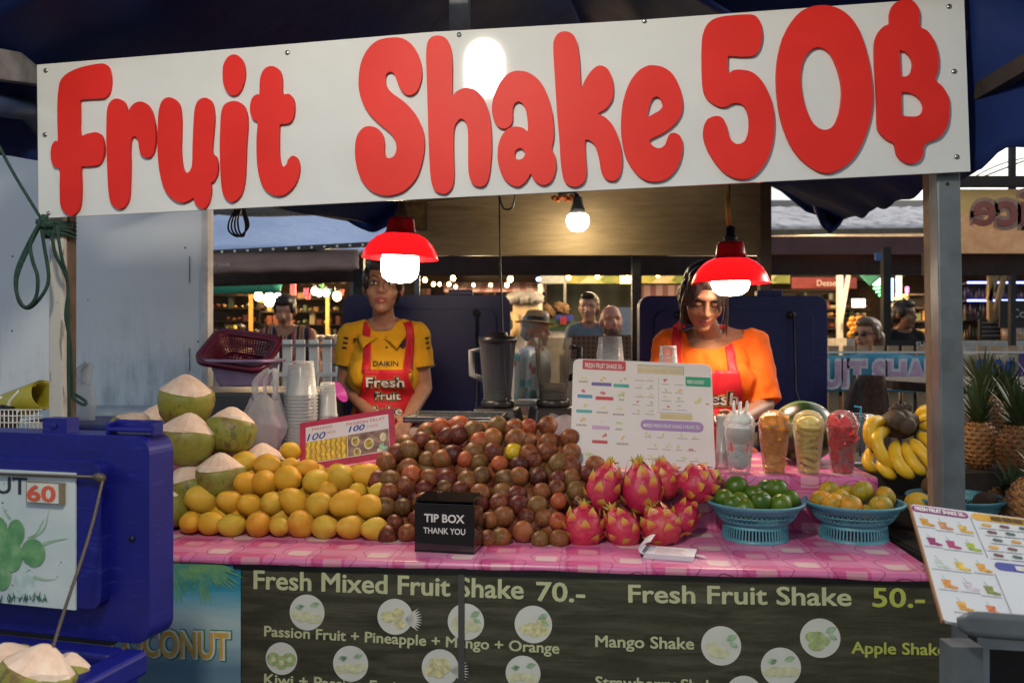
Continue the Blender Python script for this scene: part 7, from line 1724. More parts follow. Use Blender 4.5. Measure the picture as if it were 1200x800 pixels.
# Rice banner, seen from behind (mirrored)
o = thing('rice_banner', 'orange printed banner seen from behind, with mirrored Rice lettering', 'banner', P(1170, 296, 4.6))
def rice():
    t = NT('translucent_food_print'); c = t.coord(); n = t.noise(c, 3, 4, .6); v = t.noise(c, 9, 5, .7); sx = t.n('SeparateXYZ'); t.l(c, sx.inputs[0])
    t.set(col=t.mix(t.math('GREATER_THAN', t.math('ADD', sx.outputs['Z'], t.math('MULTIPLY', n, .2)), .31), t.ramp(v, [(.3, (.45, .24, .12)), (.6, (.58, .38, .22)), (.8, (.66, .50, .36))]), t.ramp(n, [(.3, (.50, .40, .14)), (.7, (.42, .30, .15))])), rough=.6); tl = t.n('BsdfTranslucent'); mx = t.n('MixShader'); mx.inputs[0].default_value = .6; t.l(t.b.inputs['Base Color'].links[0].from_socket, tl.inputs[0]); t.l(t.b.outputs[0], mx.inputs[1]); t.l(tl.outputs[0], mx.inputs[2]); t.l(mx.outputs[0], t.out.inputs[0]); return t.mat
m = MB(); m.grid(lambda u, v: P(1090+200*u, 297-75*v, 4.605), 16, 4); part('sheet', m, rice(), o, world=True)
for bo, mt, yy in ((.10, mat('rice_outline', (.48, .30, .22), .6), .004), (.02, mat('rice_red', (.40, .12, .09), .6), .010)):
    m = MB(); q = P(1136, 264, 4.6); g = MB(); g.text('Rice', Matrix.Identity(4), bold=bo, th=.004, size=.27)
    bb = glyphs('Rice', bo)[2]
    g.v = [Vector((q.x + (bb[1]*.27-v.x), 4.6-yy-v.z, q.z+v.y)) for v in g.v]; g.f = [f[::-1] for f in g.f]; part('lettering', g, mt, o, world=True)
m = B(1085, 206, 1290, 218, 4.62, .05); solo('banner_beam', m, M_darkwood, 'dark timber beam above the mirrored Rice banner', 'beam')
m = B(1085, 297, 1290, 322, 4.7, .05); solo('lower_beam', m, M_dkred, 'dark red beam below the mirrored Rice banner', 'beam')
a = P(1186, 150, 6.5); m = MB(); m.box((a.x, 6.5, a.z/2+.2), (.04, .04, a.z+.4)); solo('lamp_pole', m, M_dark, 'thin dark pole against the sky at the upper right', 'pole')
cable([P(1110, 226, 6.6), P(1160, 204, 6.6), P(1250, 170, 6.6)], .006, 'overhead wire crossing the strip of sky at the upper right'); cable([P(1130, 214, 6.7), P(1180, 190, 6.7), P(1260, 176, 6.7)], .005, 'second overhead wire just above the first')
# stalls at the right
m = B(928, 325, 1004, 338, 9.6, .03); o = solo('red_sign', m, mat('dull_red_sign', (.24, .04, .05), .6), 'dull red shop sign deep in the market at right', 'sign')
m = MB(); q = P(957, 335, 9.55); m.text('Dessert', MW(q.x, q.y-.01, q.z), th=.004, h=.07, w=.28); part('lettering', m, M_white, o, world=True)
m = B(999, 350, 1014, 360, 8.8, .02); solo('light_box', m, glow('lit_white_panel', (1, .97, .9), 1.6), 'small lit white panel above the oranges at right', 'sign')
m = B(1024, 325, 1035, 334, 9.4, .03); solo('lit_sign', m, glow('white_sign', (1, .95, .85), 4), 'bright white lit sign beside the black post at right', 'sign')
m = MB()
for k in range(3): m.beam(P(1024+k*3, 338+4*k, 9.4), P(1034, 337+4*k, 9.4), .022, .02)
solo('neon_sign', m, glow('green_neon', (.05, 1, .22), 5), 'green neon sign just below the bright white sign', 'sign')
m = B(1045, 326, 1047, 352, 9.3, .02); solo('neon_tube', m, glow('blue_tube', (.2, .55, 1), 3), 'upright pale blue light tube right of the black post', 'light')
m = B(1051, 323, 1057, 352, 9.5, .03); solo('lit_column', m, glow('pale_green_panel', (.7, .9, .5), .8), 'pale lit column beside the blue light tube', 'sign')
m = MB(); m.beam(P(1049, 350, 9.2), P(1063, 345, 9.2), .03, .02); solo('neon_arrow', m, glow('yellow_neon', (1, .7, .05), 4), 'small yellow neon stroke above the woman in the dark shirt', 'sign')
m = MB(); m.beam(P(1063, 336, 9.2), P(1063, 343, 9.2), .03, .02); solo('neon_arrow', m, glow('pink_neon', (1, .08, .6), 4), 'small pink neon stroke above the yellow one', 'sign')
M_org = mat('orange_fruit', (.60, .25, .02), .4, var=.25)
def fruit_stand(px0, px1, py0, py1, Y, lab, lab2, n, r):
    m = B(px0, py1, px1, py1+40, Y, .5); solo('fruit_stand', m, mat('white_stand', (.50, .48, .44), .6), lab, 'stand')
    k = 0
    for row in range(4):
        for c in range(n-row % 2):
            y = py1-4-row*(py1-py0-6)/3.2; x = px0+5+(px1-px0-10)*(c+.5*(row % 2))/max(1, n-1)
            m = MB(); m.ell(P(x+Rr.uniform(-1, 1), y, Y+.04+row*.05), r, nu=10, nv=8); solo('orange', m, M_org, lab2, 'orange', 'oranges on the distant stand')
fruit_stand(992, 1022, 371, 396, 8.4, 'white fruit stand with a slope of oranges at right', 'small orange fruit heaped on a distant white stand', 5, .034)
m = B(1058, 392, 1092, 425, 9.0, .4); solo('fruit_stand', m, mat('white_stand', (.50, .48, .44), .6), 'second white stand behind the woman with the pink print', 'stand')
m = MB()
for k in range(9): m.ell(P(1061+3.6*k, 389+(k % 2), 9.05), .034, nu=8, nv=6)
solo('fruit_row', m, mat('yellow_fruit', (.45, .28, .04), .5), 'row of yellow fruit on the second white stand', 'fruit')
def shelf_goods(px0, px1, py0, py1, Y, rows, lab, warm=True):
    o = thing('goods_shelf', lab, 'shelf', P((px0+px1)/2, py1, Y)); m = MB(); H = (py1-py0)/rows
    for r_ in range(rows+1): a = P(px0, py0+r_*H, Y); b = P(px1, py0+r_*H, Y); m.box(((a.x+b.x)/2, Y+.1, a.z), (b.x-a.x, .2, .02))
    m.box(((P(px0, 0, Y).x+P(px1, 0, Y).x)/2, Y+.22, (P(0, py0, Y).z+P(0, py1, Y).z)/2), (P(px1, 0, Y).x-P(px0, 0, Y).x, .02, P(0, py0, Y).z-P(0, py1, Y).z)); part('boards', m, M_darkwood, o, world=True)
    cols = [(.35, .20, .06), (.18, .06, .03), (.40, .32, .18), (.08, .10, .05), (.30, .08, .05)] if warm else [(.10, .05, .03), (.05, .07, .04), (.20, .12, .06), (.06, .05, .09), (.25, .18, .10)]
    for r_ in range(rows):
        x = px0+2
        while x < px1-2:
            w = Rr.uniform(2.2, 8.5 if warm else 3.8); h = H*Rr.uniform(.3, .9); a = P(x+w/2, py0+(r_+1)*H, Y); m = MB(); rr = w/2/FPX*Y*.9; hh = h/FPX*Y
            if warm and Rr.random() < .22: x += w*1.5; continue
            if not warm or w < 3.4: m.lathe([(rr, .011), (rr, .011+hh*.6), (rr*.4, .011+hh*.78), (rr*.4, .011+hh)], 8)
            elif Rr.random() < .5: m.ell((0, 0, .011+min(rr, hh)*.8), (rr, .08, min(rr, hh)*.8), bump=.25, bs=12, seed=int(x), nu=10, nv=7)
            else: m.box((0, 0, .011+hh/2), (rr*1.8, .10, hh), (0, 0, Rr.uniform(-.2, .2)))
            m.v = [v+Vector((a.x, Y+.08, a.z)) for v in m.v]; ci = Rr.randrange(5); part('bottle' if not warm else 'goods', m, mat('goods_%d%d' % (warm, ci), cols[ci], .35), o, world=True); x += w+.5
shelf_goods(958, 1020, 352, 372, 9.3, 2, 'shelf of small jars above the stand of oranges')
shelf_goods(1048, 1092, 345, 392, 10.4, 3, 'tall shelf of jars behind the woman with the pink print')
shelf_goods(1132, 1225, 332, 372, 8.6, 2, 'bar shelf of bottles with blue strip lights at the far right', False)
shelf_goods(1132, 1225, 374, 400, 8.4, 1, 'low bar shelf with small bottles at the far right', False)
shelf_goods(243, 300, 346, 392, 12.6, 3, 'tall shelf of warm lit goods far behind the diners at left')
shelf_goods(306, 420, 350, 396, 12.9, 3, 'wide shelf of goods far behind the grey haired diners')
shelf_goods(470, 600, 334, 352, 12.4, 1, 'row of goods far behind above the left cooler lid')
shelf_goods(905, 990, 340, 400, 12.0, 4, 'tall shelf of goods deep behind the red shop sign')
for y in (331, 352): m = B(1134, y-1, 1225, y+1, 8.5, .01); solo('strip_light', m, glow('blue_led', (.22, .30, 1), 5), 'blue strip light along the %s bar shelf edge at right' % ('upper' if y < 340 else 'lower'), 'strip light')
for a, b, lab in (((1160, 312), (1160, 378), 'upright wooden pole in front of the bar shelves'), ((1178, 318), (1164, 376), 'slanting wooden pole right of the upright one'), ((1170, 316), (1158, 352), 'slanting wooden pole crossing the upright one')):
    m = MB(); m.beam(P(*a, 8.0), P(*b, 8.0), .04, .04); solo('wooden_pole', m, mat('pale_pole', (.30, .20, .09), .6), lab, 'pole')
m = B(1148, 374, 1176, 397, 8.0, .03); o = solo('chalk_board', m, mat('chalk_black', (.018, .018, .02), .7), 'black chalk board with a grey grid on the bar counter', 'board'); m = MB()
for k in range(4): m.beam(P(1151, 378+5*k, 7.97), P(1173, 378+5*k, 7.97), .006, .006)
part('chalk_lines', m, mat('chalk_grey', (.22, .22, .22), .8), o, world=True)
m = B(1172, 352, 1230, 384, 7.9, .03); o = solo('chalk_sign', m, mat('chalk_black', (.018, .018, .02), .7), 'black chalk sign starting with Coc at the right edge', 'sign'); m = MB(); q = P(1184, 372, 7.87); m.text('Coco', MW(q.x, q.y-.01, q.z), th=.003, h=.085); part('lettering', m, mat('chalk_white', (.45, .45, .45), .8), o, world=True)
m = MB()
for k in range(46): a = P(1126+2.4*k, 412, 7.7); m.tube([(a.x, 7.7, 0), (a.x, 7.7, P(0, 399, 7.7).z)], .011, 6)
solo('ribbed_counter', m, mat('cream_ribs', (.48, .46, .40), .6), 'cream ribbed bar counter at the far right', 'counter')
m = MB()
for k in range(7): m.lathe([(.05, 0), (.055, .10), (.03, .13), (0, .14)], 10, M=TR(tuple(P(1180+6*k, 398, 7.95)))) 
solo('jar_row', m, mat('jar_brown', (.24, .10, .07), .4, col2=(.5, .42, .36), scale=20), 'row of jars on the bar counter below the chalk sign', 'jars')
m = B(1004, 398, 1092, 412, 7.0, .04); o = solo('shop_sign', m, mat('chalk_black', (.018, .018, .02), .7), 'black sign with white SHOP lettering above the fence at right', 'sign'); m = MB(); q = P(1073, 409, 6.97); m.text('SHOP', MW(q.x, q.y-.01, q.z), bold=.01, th=.003, h=.065, w=.15); part('lettering', m, M_white, o, world=True)
m = MB(); m.sheet(lambda u, v: P(1000+34*u, 312+2*u+(22*v)*(1-abs(u-.6)*1.4), 8.7), 10, 6, .01); solo('teal_flag', m, mat('teal_cloth', (.06, .30, .25), .6), 'small teal cloth pennant hanging near the black post', 'pennant')
m = B(1026, 296, 1033, 305, 7.1, .02); solo('blue_card', m, mat('blue_card_m', (.05, .16, .40), .5), 'small blue card fixed on the black post', 'card')
# hanging lights and bunting at left
for k, (px, py, w, h, c_) in enumerate(((359, 342, 6, 9, (.55, .10, .20)), (392, 345, 5, 7, (.02, .28, .36)), (377, 336, 6, 6, (.12, .40, .12)), (362, 347, 7, 8, (.60, .12, .16)), (401, 343, 5, 8, (.55, .12, .10)), (386, 341, 6, 6, (.05, .25, .40)))):
    m = MB(); m.sheet(lambda u, v: P(px-w/2+w*u*(1-.3*v)+.5, py-h/2+h*v, 9.6+.03*sin(u*6)), 5, 4, .006); solo('bunting_flag', m, mat('bunting_%d' % k, c_, .7), '%s paper bunting flag above the diners at left' % ['pink', 'teal', 'green', 'red', 'orange red', 'blue'][k], 'flag', 'bunting in the market')
m = B(340, 332, 346, 346, 9.0, .03); solo('pink_box', m, mat('pink_board', (.45, .10, .14), .6), 'pink board above the head of the woman in stripes', 'board')
m = MB()
for k in range(26): 
    a = P(248+Rr.uniform(0, 150), 348+Rr.uniform(0, 16), 13+Rr.uniform(0, 2)); m.box(a, (Rr.uniform(.08, .25), .05, Rr.uniform(.08, .22)))
solo('wall_goods', m, mat('warm_goods', (.40, .22, .08), .7, col2=(.10, .05, .03), scale=4), 'warm lit goods and pictures on the stalls far behind at left', 'goods', kind='stuff')
m = MB(); m.sheet(lambda u, v: P(350+78*u, 326+5*v+1.6*sin(u*40)*v, 8.8), 40, 3, .01); solo('string_fringe', m, mat('grey_fringe', (.12, .12, .12), .8), 'grey fringe hanging from the roof edge at left', 'fringe')
m = MB(); tzz = P(0, 392, 8.0).z; m.box((P(270, 0, 8.6).x, 8.6, tzz/2+.1), (.9, .5, .03)); 
for x_ in (-.4, .4): m.box((P(270, 0, 8.6).x+x_, 8.6, tzz/4), (.04, .04, tzz/2+.15))
solo('cafe_table', m, M_darkwood, 'cafe table among the diners at left', 'table')
m = B(266, 381, 274, 386, 8.2, .1); solo('yellow_box', m, mat('yellow_box_m', (.55, .38, .02), .5), 'small yellow box among the diners at left', 'box')
# people beyond
def bgp(px, Y, label, **kw): return person(label, P(px, 0, Y).x, Y, hands=True, **kw)
def striped():
    t = NT('striped_top'); c = t.coord(); sx = t.n('SeparateXYZ'); t.l(c, sx.inputs[0]); f = t.math('FRACT', t.math('MULTIPLY', t.math('ADD', sx.outputs['X'], 3), 7.6))
    t.set(col=t.ramp(f, [(0, (.02, .018, .03)), (.28, (.35, .05, .05)), (.42, (.45, .22, .22)), (.54, (.02, .018, .03)), (.70, (.42, .26, .05)), (.80, (.30, .05, .05)), (.9, (.34, .28, .28))], 'CONSTANT'), rough=.8); return t.mat
bgp(339, 7.2, 'woman in a striped sleeveless top bending forward behind the picket fence', H=1.78, w=1.18, skin=SK_L, shirt=striped(), hair='tied', hairm=M_hair, female=True, sleeve='none', neck='vee', vox=.011, head_rot=(R(18), 0, 0), lean=.18, belly=.03)
bgp(690, 7.7, 'man in a grey blue short sleeved shirt standing by the green shutter', H=1.83, w=.88, skin=SK_L, shirt=cloth('grey_blue_shirt', (.16, .20, .23), (.12, .155, .18)), hair='short', neck='polo', vox=.010, head_rot=(0, 0, -.25))
bgp(716, 6.9, 'bald bearded man in a black shirt sitting below the man in grey', H=1.86, w=1.12, skin=SK_R, shirt=cloth('black_shirt', (.012, .012, .014)), hair='bald', beard=mat('brown_beard', (.10, .05, .03), .8, var=.4, scale=60), vox=.010, sit=True, zoff=.27, head_rot=(R(-6), 0, .1))
hp, _, hj = bgp(626, 6.3, 'grey haired man in a straw hat and white shirt between the blenders', H=1.72, w=.95, skin=SK_L, shirt=cloth('white_shirt', (.60, .60, .64)), hair='short', hairm=M_hairg, vox=.010, sit=True, zoff=.29, rz=1.1)
m = MB(); Hd = hj['Hd']; m.lathe([(.165, .050), (.150, .052), (.092, .062), (.088, .12), (.075, .142), (.03, .150), (0, .145)], 28, M=TR(tuple(hj['hc']), (.05, .1, 0)))
part('straw_hat', m, mat('straw', (.36, .22, .09), .8, var=.3, scale=60, bump=.4), hp); m = MB(); m.lathe([(.0935, .066), (.0915, .095)], 28, capb=False, capt=False, M=TR(tuple(hj['hc']), (.05, .1, 0))); part('hat_band', m, M_black, hp)
o_, sh_, j_ = bgp(1058, 7.6, 'woman in a dark shirt with a pink print standing by the fruit stands', H=1.76, w=.86, skin=SK_T, shirt=cloth('charcoal_shirt', (.016, .015, .018)), hair='tied', female=True, vox=.010, head_rot=(0, 0, .7))
bv = bvh_of(sh_.data); m = MB(); m.prism([rrect(-.09, 1.235, .075, 1.30, .01)], 0, .001); m.v = [Vector((v.x, v.z, v.y)) for v in m.v]; on_front(m, bv, .012); part('pink_print', m, mat('pink_shirt_print', (.42, .17, .30), .7), sh_)
o_, sh_, j_ = bgp(1018, 6.4, 'woman with long streaked hair and dark glasses seated behind the right fence', H=1.70, w=.95, skin=SK_L, shirt=cloth('black_top', (.014, .013, .015)), hair='long', hairm=M_hairb, female=True, vox=.010, sit=True, zoff=.27, rz=-1.0)
m = MB()
for s in (-1, 1): m.ell(j_['Hd']((.030*s, -.092, .006)), (.026, .008, .018)); m.beam(j_['Hd']((.055*s, -.085, .008)), j_['Hd']((.080*s, .0, .008)), .004, .006)
part('dark_glasses', m, M_black, o_)
bgp(946, 6.3, 'person in black leaning in from behind the right cooler lid', H=1.62, w=1.05, skin=SK_L, shirt=cloth('black_shirt', (.012, .012, .014)), hair='short', vox=.012, sit=True, zoff=.22, lean=.3, arms=None)
for px, Y, lab, c_, hm_, rz_, z_ in ((278, 9.0, 'distant diner in a pale pink top at left', (.46, .30, .27), M_hair, .9, .30), (308, 9.4, 'distant diner in a bright blue shirt at left', (.04, .25, .45), M_hair, -1.2, .25), (372, 8.3, 'grey haired diner right of the woman in stripes', (.10, .10, .11), M_hairg, 1.0, .18), (392, 8.0, 'white haired diner in grey leaning beside the bamboo post', (.22, .22, .24), M_hairg, -.9, .18), (251, 8.6, 'distant diner in grey close to the painted wall edge', (.20, .22, .26), M_hair, .2, .24), (262, 10.5, 'distant diner in dark clothes far at the left', (.05, .04, .04), M_hair, .4, .3)):
    bgp(px, Y, lab, H=1.66, w=.98, skin=SK_L, shirt=cloth('diner_shirt_%d' % px, c_), hair='short', hairm=hm_, vox=.016, sit=True, zoff=z_, rz=rz_, group=None)
# ------------------------------------------------------------------ foreground: open cooler
CA = R(-15); CX = frame(Vector((P(175, 0, 1.70).x, 1.70, 0)), Vector((cos(CA), sin(CA), 0)), Vector((-sin(CA), cos(CA), 0)), Z3)   # rear right corner of the cooler
M_cool = cooler_mat('blue_cooler_plastic', (.006, .009, .20), (.004, .006, .13))
ck = thing('blue_cooler', 'big open blue cooler with a hand painted coconut board on its raised lid', 'cooler', M=CX)
W = .92; zr = .768; zt_ = 1.19
def back(m): m.v = [Vector((v.x, -v.z, v.y)) for v in m.v]; return m
m = MB(); m.prism([rrect(-W, .775, 0.0, zt_, .035, 8)], -.075, .0, back=True); lid = part('lid', back(m), M_cool, ck, bevel=.020, seg=4)
m = MB(); m.prism([rrect(-W+.10, .845, -.092, zt_-.05, .028, 8)], .0, .026); part('inner_panel', back(m), M_cool, lid, bevel=.016, seg=4)
for x in (-.245, -.060):
    m = MB()
    if x < -.2: m.box((x, .035, zt_+.013), (.062, .035, .034)); m.lathe([(.006, 0), (.006, .002)], 10, M=TR((x, .0155, zt_+.014), (R(90), 0, 0)))
    else: m.box((x, .030, zt_+.010), (.115, .030, .008)); m.box((x, .044, zt_+.016), (.115, .006, .026)); m.box((x+.054, .030, zt_+.012), (.008, .03, .026)); m.box((x-.054, .030, zt_+.012), (.008, .03, .026))
    part('latch', m, M_cool, lid, bevel=.004)
m = MB(); m.lathe([(.006, 0), (.0055, .003), (0, .003)], 12, M=TR((-.040, -.0005, .985), (R(90), 0, 0))); part('drain_hole', m, M_black, lid)
m = MB(); d = .44
for (x0, x1, y0, y1) in ((-.055, 0, -d, -.0), (-W, -W+.055, -d, 0), (-W+.055, -.055, -.05, 0), (-W+.055, -.055, -d, -d+.055)): m.box(((x0+x1)/2, (y0+y1)/2, zr-.025), (x1-x0-.001, y1-y0, .05))
part('rim', m, M_cool, ck, bevel=.010, seg=3)
m = MB()
for (x0, x1, y0, y1) in ((-.045, -.012, -d+.012, -.012), (-W+.012, -W+.045, -d+.012, -.012), (-W+.045, -.045, -.045, -.012), (-W+.045, -.045, -d+.012, -d+.045)): m.box(((x0+x1)/2, (y0+y1)/2, .375), (x1-x0, y1-y0, .70))
m.box((-W/2, -d/2, .06), (W-.05, d-.05, .03)); part('tank', m, M_cool, ck, bevel=.008)
m = MB(); m.box((-W/2, .012, zr+.003), (W*.8, .02, .012)); part('hinge', m, M_black, ck)
def liner(u, v): return (-W+.05+(W-.1)*u, -d+.05+(d-.1)*v, .66+.01*noise.noise(Vector((u*9, v*7, 0))))
m = MB(); m.grid(liner, 12, 8); part('melting_ice', m, mat('ice_water', (.25, .30, .34), .2), ck)
# lid support rod and stay wire
lp = lambda px, py, y_: (lambda dd: CAM + dd*((CX.translation + CX.to_3x3() @ Vector((0, y_, 0)) - CAM).dot(CX.to_3x3() @ Vector((0, 1, 0)))/dd.dot(CX.to_3x3() @ Vector((0, 1, 0)))))(ray(px, py))
Ci = CX.inverted()
def loc(px, py, y_): return Ci @ lp(px, py, y_)
m = MB(); a, b = loc(-60, 553, -.040), loc(116, 559, -.036); m.tube([a, b], .0032, 8); m.tube([b+Vector((-.008, 0, 0)), b+Vector((.006, 0, 0))], .0085, 10); m.ell(b+Vector((.006, 0, -.002)), (.009, .009, .010)); part('support_rod', m, mat('rusty_rod', (.10, .08, .065), .55, .5), lid)
m = MB(); b = loc(121, 561, -.040); c = loc(48, 806, -.22); m.tube(spline([b, b.lerp(c, .3)+Vector((.006, 0, 0)), b.lerp(c, .7), c], 8), .0030, 8); part('stay_wire', m, mat('rusty_rod', (.10, .08, .065), .55, .5), lid)
# painted board on the lid
def board_mat():
    t = NT('worn_white_print'); c = t.coord(); n = t.noise(c, 7, 4); sp = t.voro(c, 70); n2 = t.noise(c, 9, 3)
    col = t.ramp(n, [(.3, (.42, .52, .56)), (.7, (.56, .64, .67))]); dr = t.math('MULTIPLY', t.math('LESS_THAN', sp, .16), t.math('GREATER_THAN', n2, .54)); t.set(col=t.mix(dr, col, (.12, .07, .04)), rough=.4); return t.mat
SY = -.0295
a = loc(89, 554, SY); b = loc(87, 714, SY); bo = part('coconut_board', back((lambda m: (m.box(((a.x-.86)/2, (a.z+b.z)/2, -SY), (a.x+.86, a.z-b.z, .004)), m)[1])(MB())), board_mat(), lid)
bo['label'] = 'worn white coconut price board'
def on_board(m, dy=0): m.v = [Vector((v.x, SY-.0022-v.z-dy, v.y)) for v in m.v]; return m
m = MB(); q = loc(33, 579, SY); q0 = loc(-112, 579, SY); m.text('COCONUT', TR((q0.x, q.z, 0)), bold=.012, th=.0006, w=q.x-q0.x, h=.036); part('painted_word', on_board(m), mat('black_paint', (.02, .025, .04), .5), bo)
a = loc(35, 562, SY); b = loc(78, 591, SY); m = MB(); m.box(((a.x+b.x)/2, (a.z+b.z)/2, .004), (b.x-a.x, a.z-b.z-.004, .008)); pp = part('price_plate', on_board(m), mat('old_plate_edge', (.20, .15, .10), .6), bo)
m = MB(); m.box(((a.x+b.x)/2-.003, (a.z+b.z)/2, .0086), (b.x-a.x-.013, a.z-b.z-.007, .001)); part('plate_face', on_board(m), mat('plate_white', (.58, .60, .58), .4), pp)
m = MB(); m.text('60', TR((a.x+.006, b.z+.007, .0092)), th=.0006, w=(b.x-a.x)*.74, h=(a.z-b.z)*.70, over=.06); part('price_number', on_board(m), mat('orange_red_ink', (.58, .10, .05), .5), pp)
def ccn():
    t = NT('painted_green_coconut'); c = t.coord(); n = t.noise(c, 28, 4); t.set(col=t.ramp(n, [(.3, (.07, .22, .10)), (.55, (.14, .34, .15)), (.75, (.30, .46, .26))]), rough=.45); return t.mat
M_pc = ccn(); bpx = lambda x, y: loc(x/4.44, 540+y/4.444, SY)
for k, (x, y, rx, ry) in enumerate(((0, 370, 48, 66), (90, 370, 44, 56), (-40, 470, 50, 60), (15, 590, 50, 66), (180, 475, 62, 60), (66, 485, 58, 72))):
    q = bpx(x, y); r = bpx(x+rx, y).x-q.x; m = MB(); m.disc((q.x, q.z), r, .0008+.0003*k, 24, r*ry/rx); part('painted_coconut', on_board(m), M_pc, bo)
m = MB(); 
for a_, b_, c_ in (((165, 400), (235, 350), (260, 250)), ((150, 400), (190, 380), (235, 300)), ((60, 300), (30, 260), (20, 230)), ((230, 430), (300, 410), (360, 400)), ((180, 600), (240, 615), (300, 610))):
    pts = spline([Vector((bpx(*p).x, bpx(*p).z, 0)) for p in (a_, b_, c_)], 6)
    for i in range(len(pts)-1):
        w = .0035*(1-i/len(pts)); d_ = (pts[i+1]-pts[i]).normalized(); n_ = Vector((-d_.y, d_.x, 0))*w; m.add([(pts[i]+n_).to_tuple()[:2]+(.0010,), (pts[i]-n_).to_tuple()[:2]+(.0010,), (pts[i+1]-n_*.9).to_tuple()[:2]+(.0010,), (pts[i+1]+n_*.9).to_tuple()[:2]+(.0010,)], [(0, 1, 2, 3)], False)
part('painted_stem', on_board(m), mat('pale_green_paint', (.30, .46, .34), .5), bo)
m = MB(); m.prism([[(bpx(x, y).x, bpx(x, y).z) for x, y in ((80, 600), (120, 560), (180, 600), (185, 690), (160, 715), (75, 700))]], 0, .0012); m.prism([[(bpx(x, y).x, bpx(x, y).z) for x, y in ((110, 560), (150, 525), (165, 560), (135, 580))]], 0, .0014); part('painted_jelly', on_board(m), mat('pale_cube_paint', (.55, .66, .66), .4, col2=(.38, .52, .52), scale=50), bo)
m = MB(); r_ = random.Random(8)
for k in range(46):
    x = r_.uniform(-60, 265); q = bpx(x, 715+r_.uniform(-16, 10)); leafp(m, q.x, q.z-.006, r_.uniform(.008, .020), .0013, r_.uniform(.9, 2.2) if x < 150 else r_.uniform(1.4, 2.4), .0014+.00002*k)
part('painted_grass', on_board(m), mat('dark_teal_paint', (.03, .14, .12), .5), bo)
# coconuts inside
for k, (px, py, Y, w, rot, lab) in enumerate(((40, 790, 1.52, 96, (-.1, .35, .4), 'peeled coconut with a green rim nearest the cooler corner'), (76, 792, 1.60, 76, (.2, .5, 2), 'peeled pinkish coconut at the right inside the cooler'), (8, 772, 1.62, 62, (.1, -.2, 1), 'greyish white coconut at the back of the cooler'), (-30, 800, 1.5, 90, (0, -.2, 3), 'peeled coconut cut by the left picture edge'))):
    coconut(px, py+6, Y, w*.92, rot, lab, 'coconuts lying in the open cooler')

# ------------------------------------------------------------------ rope on the left post
M_rope = mat('green_rope', (.012, .055, .042), .75, col2=(.006, .028, .022), scale=90, bump=.5, bscale=300)
yr = 2.20
rp = thing('green_rope', 'dark green rope tied round the left post with a loose hanging loop', 'rope', P(60, 470, 2.26))
def rope(pts, r=.0045): m = MB(); m.tube(spline(pts, 6), r, 7); part('strand', m, M_rope, rp, world=True)
rope([P(-12, 150, 2.16), P(14, 200, 2.18), P(48, 256, yr)], .004)
for k in range(5):
    c = PV(70, 262+3.6*k, .02); m = MB(); m.tube([c+U*(.035*cos(a))+V*(.042*sin(a)-.0)+Vector((0, 0, .004*sin(a*2+k))) for a in [i*2*pi/20 for i in range(21)]], .0048, 7); part('winding', m, M_rope, rp, world=True)
m = MB()
for k in range(6): m.ell(P(50+Rr.uniform(-5, 7), 257+Rr.uniform(-6, 8), yr-.02), (.012, .011, .010), bump=.4, seed=k, nu=10, nv=8)
part('knot', m, M_rope, rp, world=True)
rope([P(50, 258, yr-.02), P(34, 290, yr-.02), P(20, 325, yr-.02), P(22, 352, yr-.01), P(34, 361, yr), P(50, 345, yr), P(57, 325, yr), P(52, 290, yr-.01), P(48, 264, yr-.02)])
rope([P(47, 260, yr-.03), P(36, 285, yr-.03), P(38, 305, yr-.03), P(44, 325, yr-.03), P(42, 348, yr-.02), P(30, 360, yr-.02), P(20, 345, yr-.02), P(19, 320, yr-.02), P(30, 292, yr-.02), P(46, 262, yr-.03)])
rope([P(60, 262, yr-.01), P(64, 295, yr), P(76, 320, yr+.02), P(80, 340, 2.24), P(77, 370, 2.24), P(82, 400, 2.26), P(84, 440, 2.28), P(86, 465, 2.30), P(98, 474, 2.30), P(100, 470, 2.32), P(88, 462, 2.34)])
rope([P(66, 264, yr-.01), P(72, 300, yr), P(79, 330, 2.23), P(80, 380, 2.24), P(80, 440, 2.26), P(82, 500, 2.28)], .004)
# ------------------------------------------------------------------ things left of the post
o = thing('rolled_poster', 'yellow rolled poster with a blue graphic behind the cooler lid at left', 'roll', P(30, 480, 2.5)); A_, B_ = P(-30, 492, 2.55), P(52, 462, 2.45)
m = MB(); d_ = (B_-A_).normalized(); x_ = d_.orthogonal().normalized(); y_ = d_.cross(x_); n_ = 30
def rl(u, v): a = 2*pi*u*1.25; r = .043-.006*u; return A_.lerp(B_, v)+x_*(r*cos(a))+y_*(r*sin(a))
m.sheet(rl, 44, 6, .0012); part('sheet', m, mat('yellow_poster', (.36, .32, .03), .45, col2=(.28, .25, .02), scale=5), o, world=True)
m = MB(); m2 = MB(); 
for k, (f, s_) in enumerate(((.30, 1.0), (.52, 1.0), (.74, .9))):
    for mm, e, r in ((m, 1.0, .0445), (m2, .62, .0452)):
        pts = []
        c = A_.lerp(B_, f); front = -(Vector((0, 1, 0))-d_*d_.y).normalized(); upv_ = d_.cross(front)*-1
        for i in range(9):
            t_ = i/8; a = -.7+1.5*t_; pts.append(c+d_*(.016*sin(t_*6+k))*s_+front*(r*cos(a))+Vector((0, 0, 1))*(r*sin(a)))
        mm.tube(pts, .0065*e, 6, flat=.4)
part('graphic_outline', m, M_white, o, world=True); part('graphic', m2, mat('navy_print', (.02, .03, .14), .5), o, world=True)
o = thing('wire_rack', 'white wire dish rack behind the cooler lid at left', 'rack', P(20, 505, 2.3)); m = MB()
for k in range(14): m.tube([P(-20+k*5, 480, 2.32), P(-20+k*5, 510, 2.32)], .0015, 5)
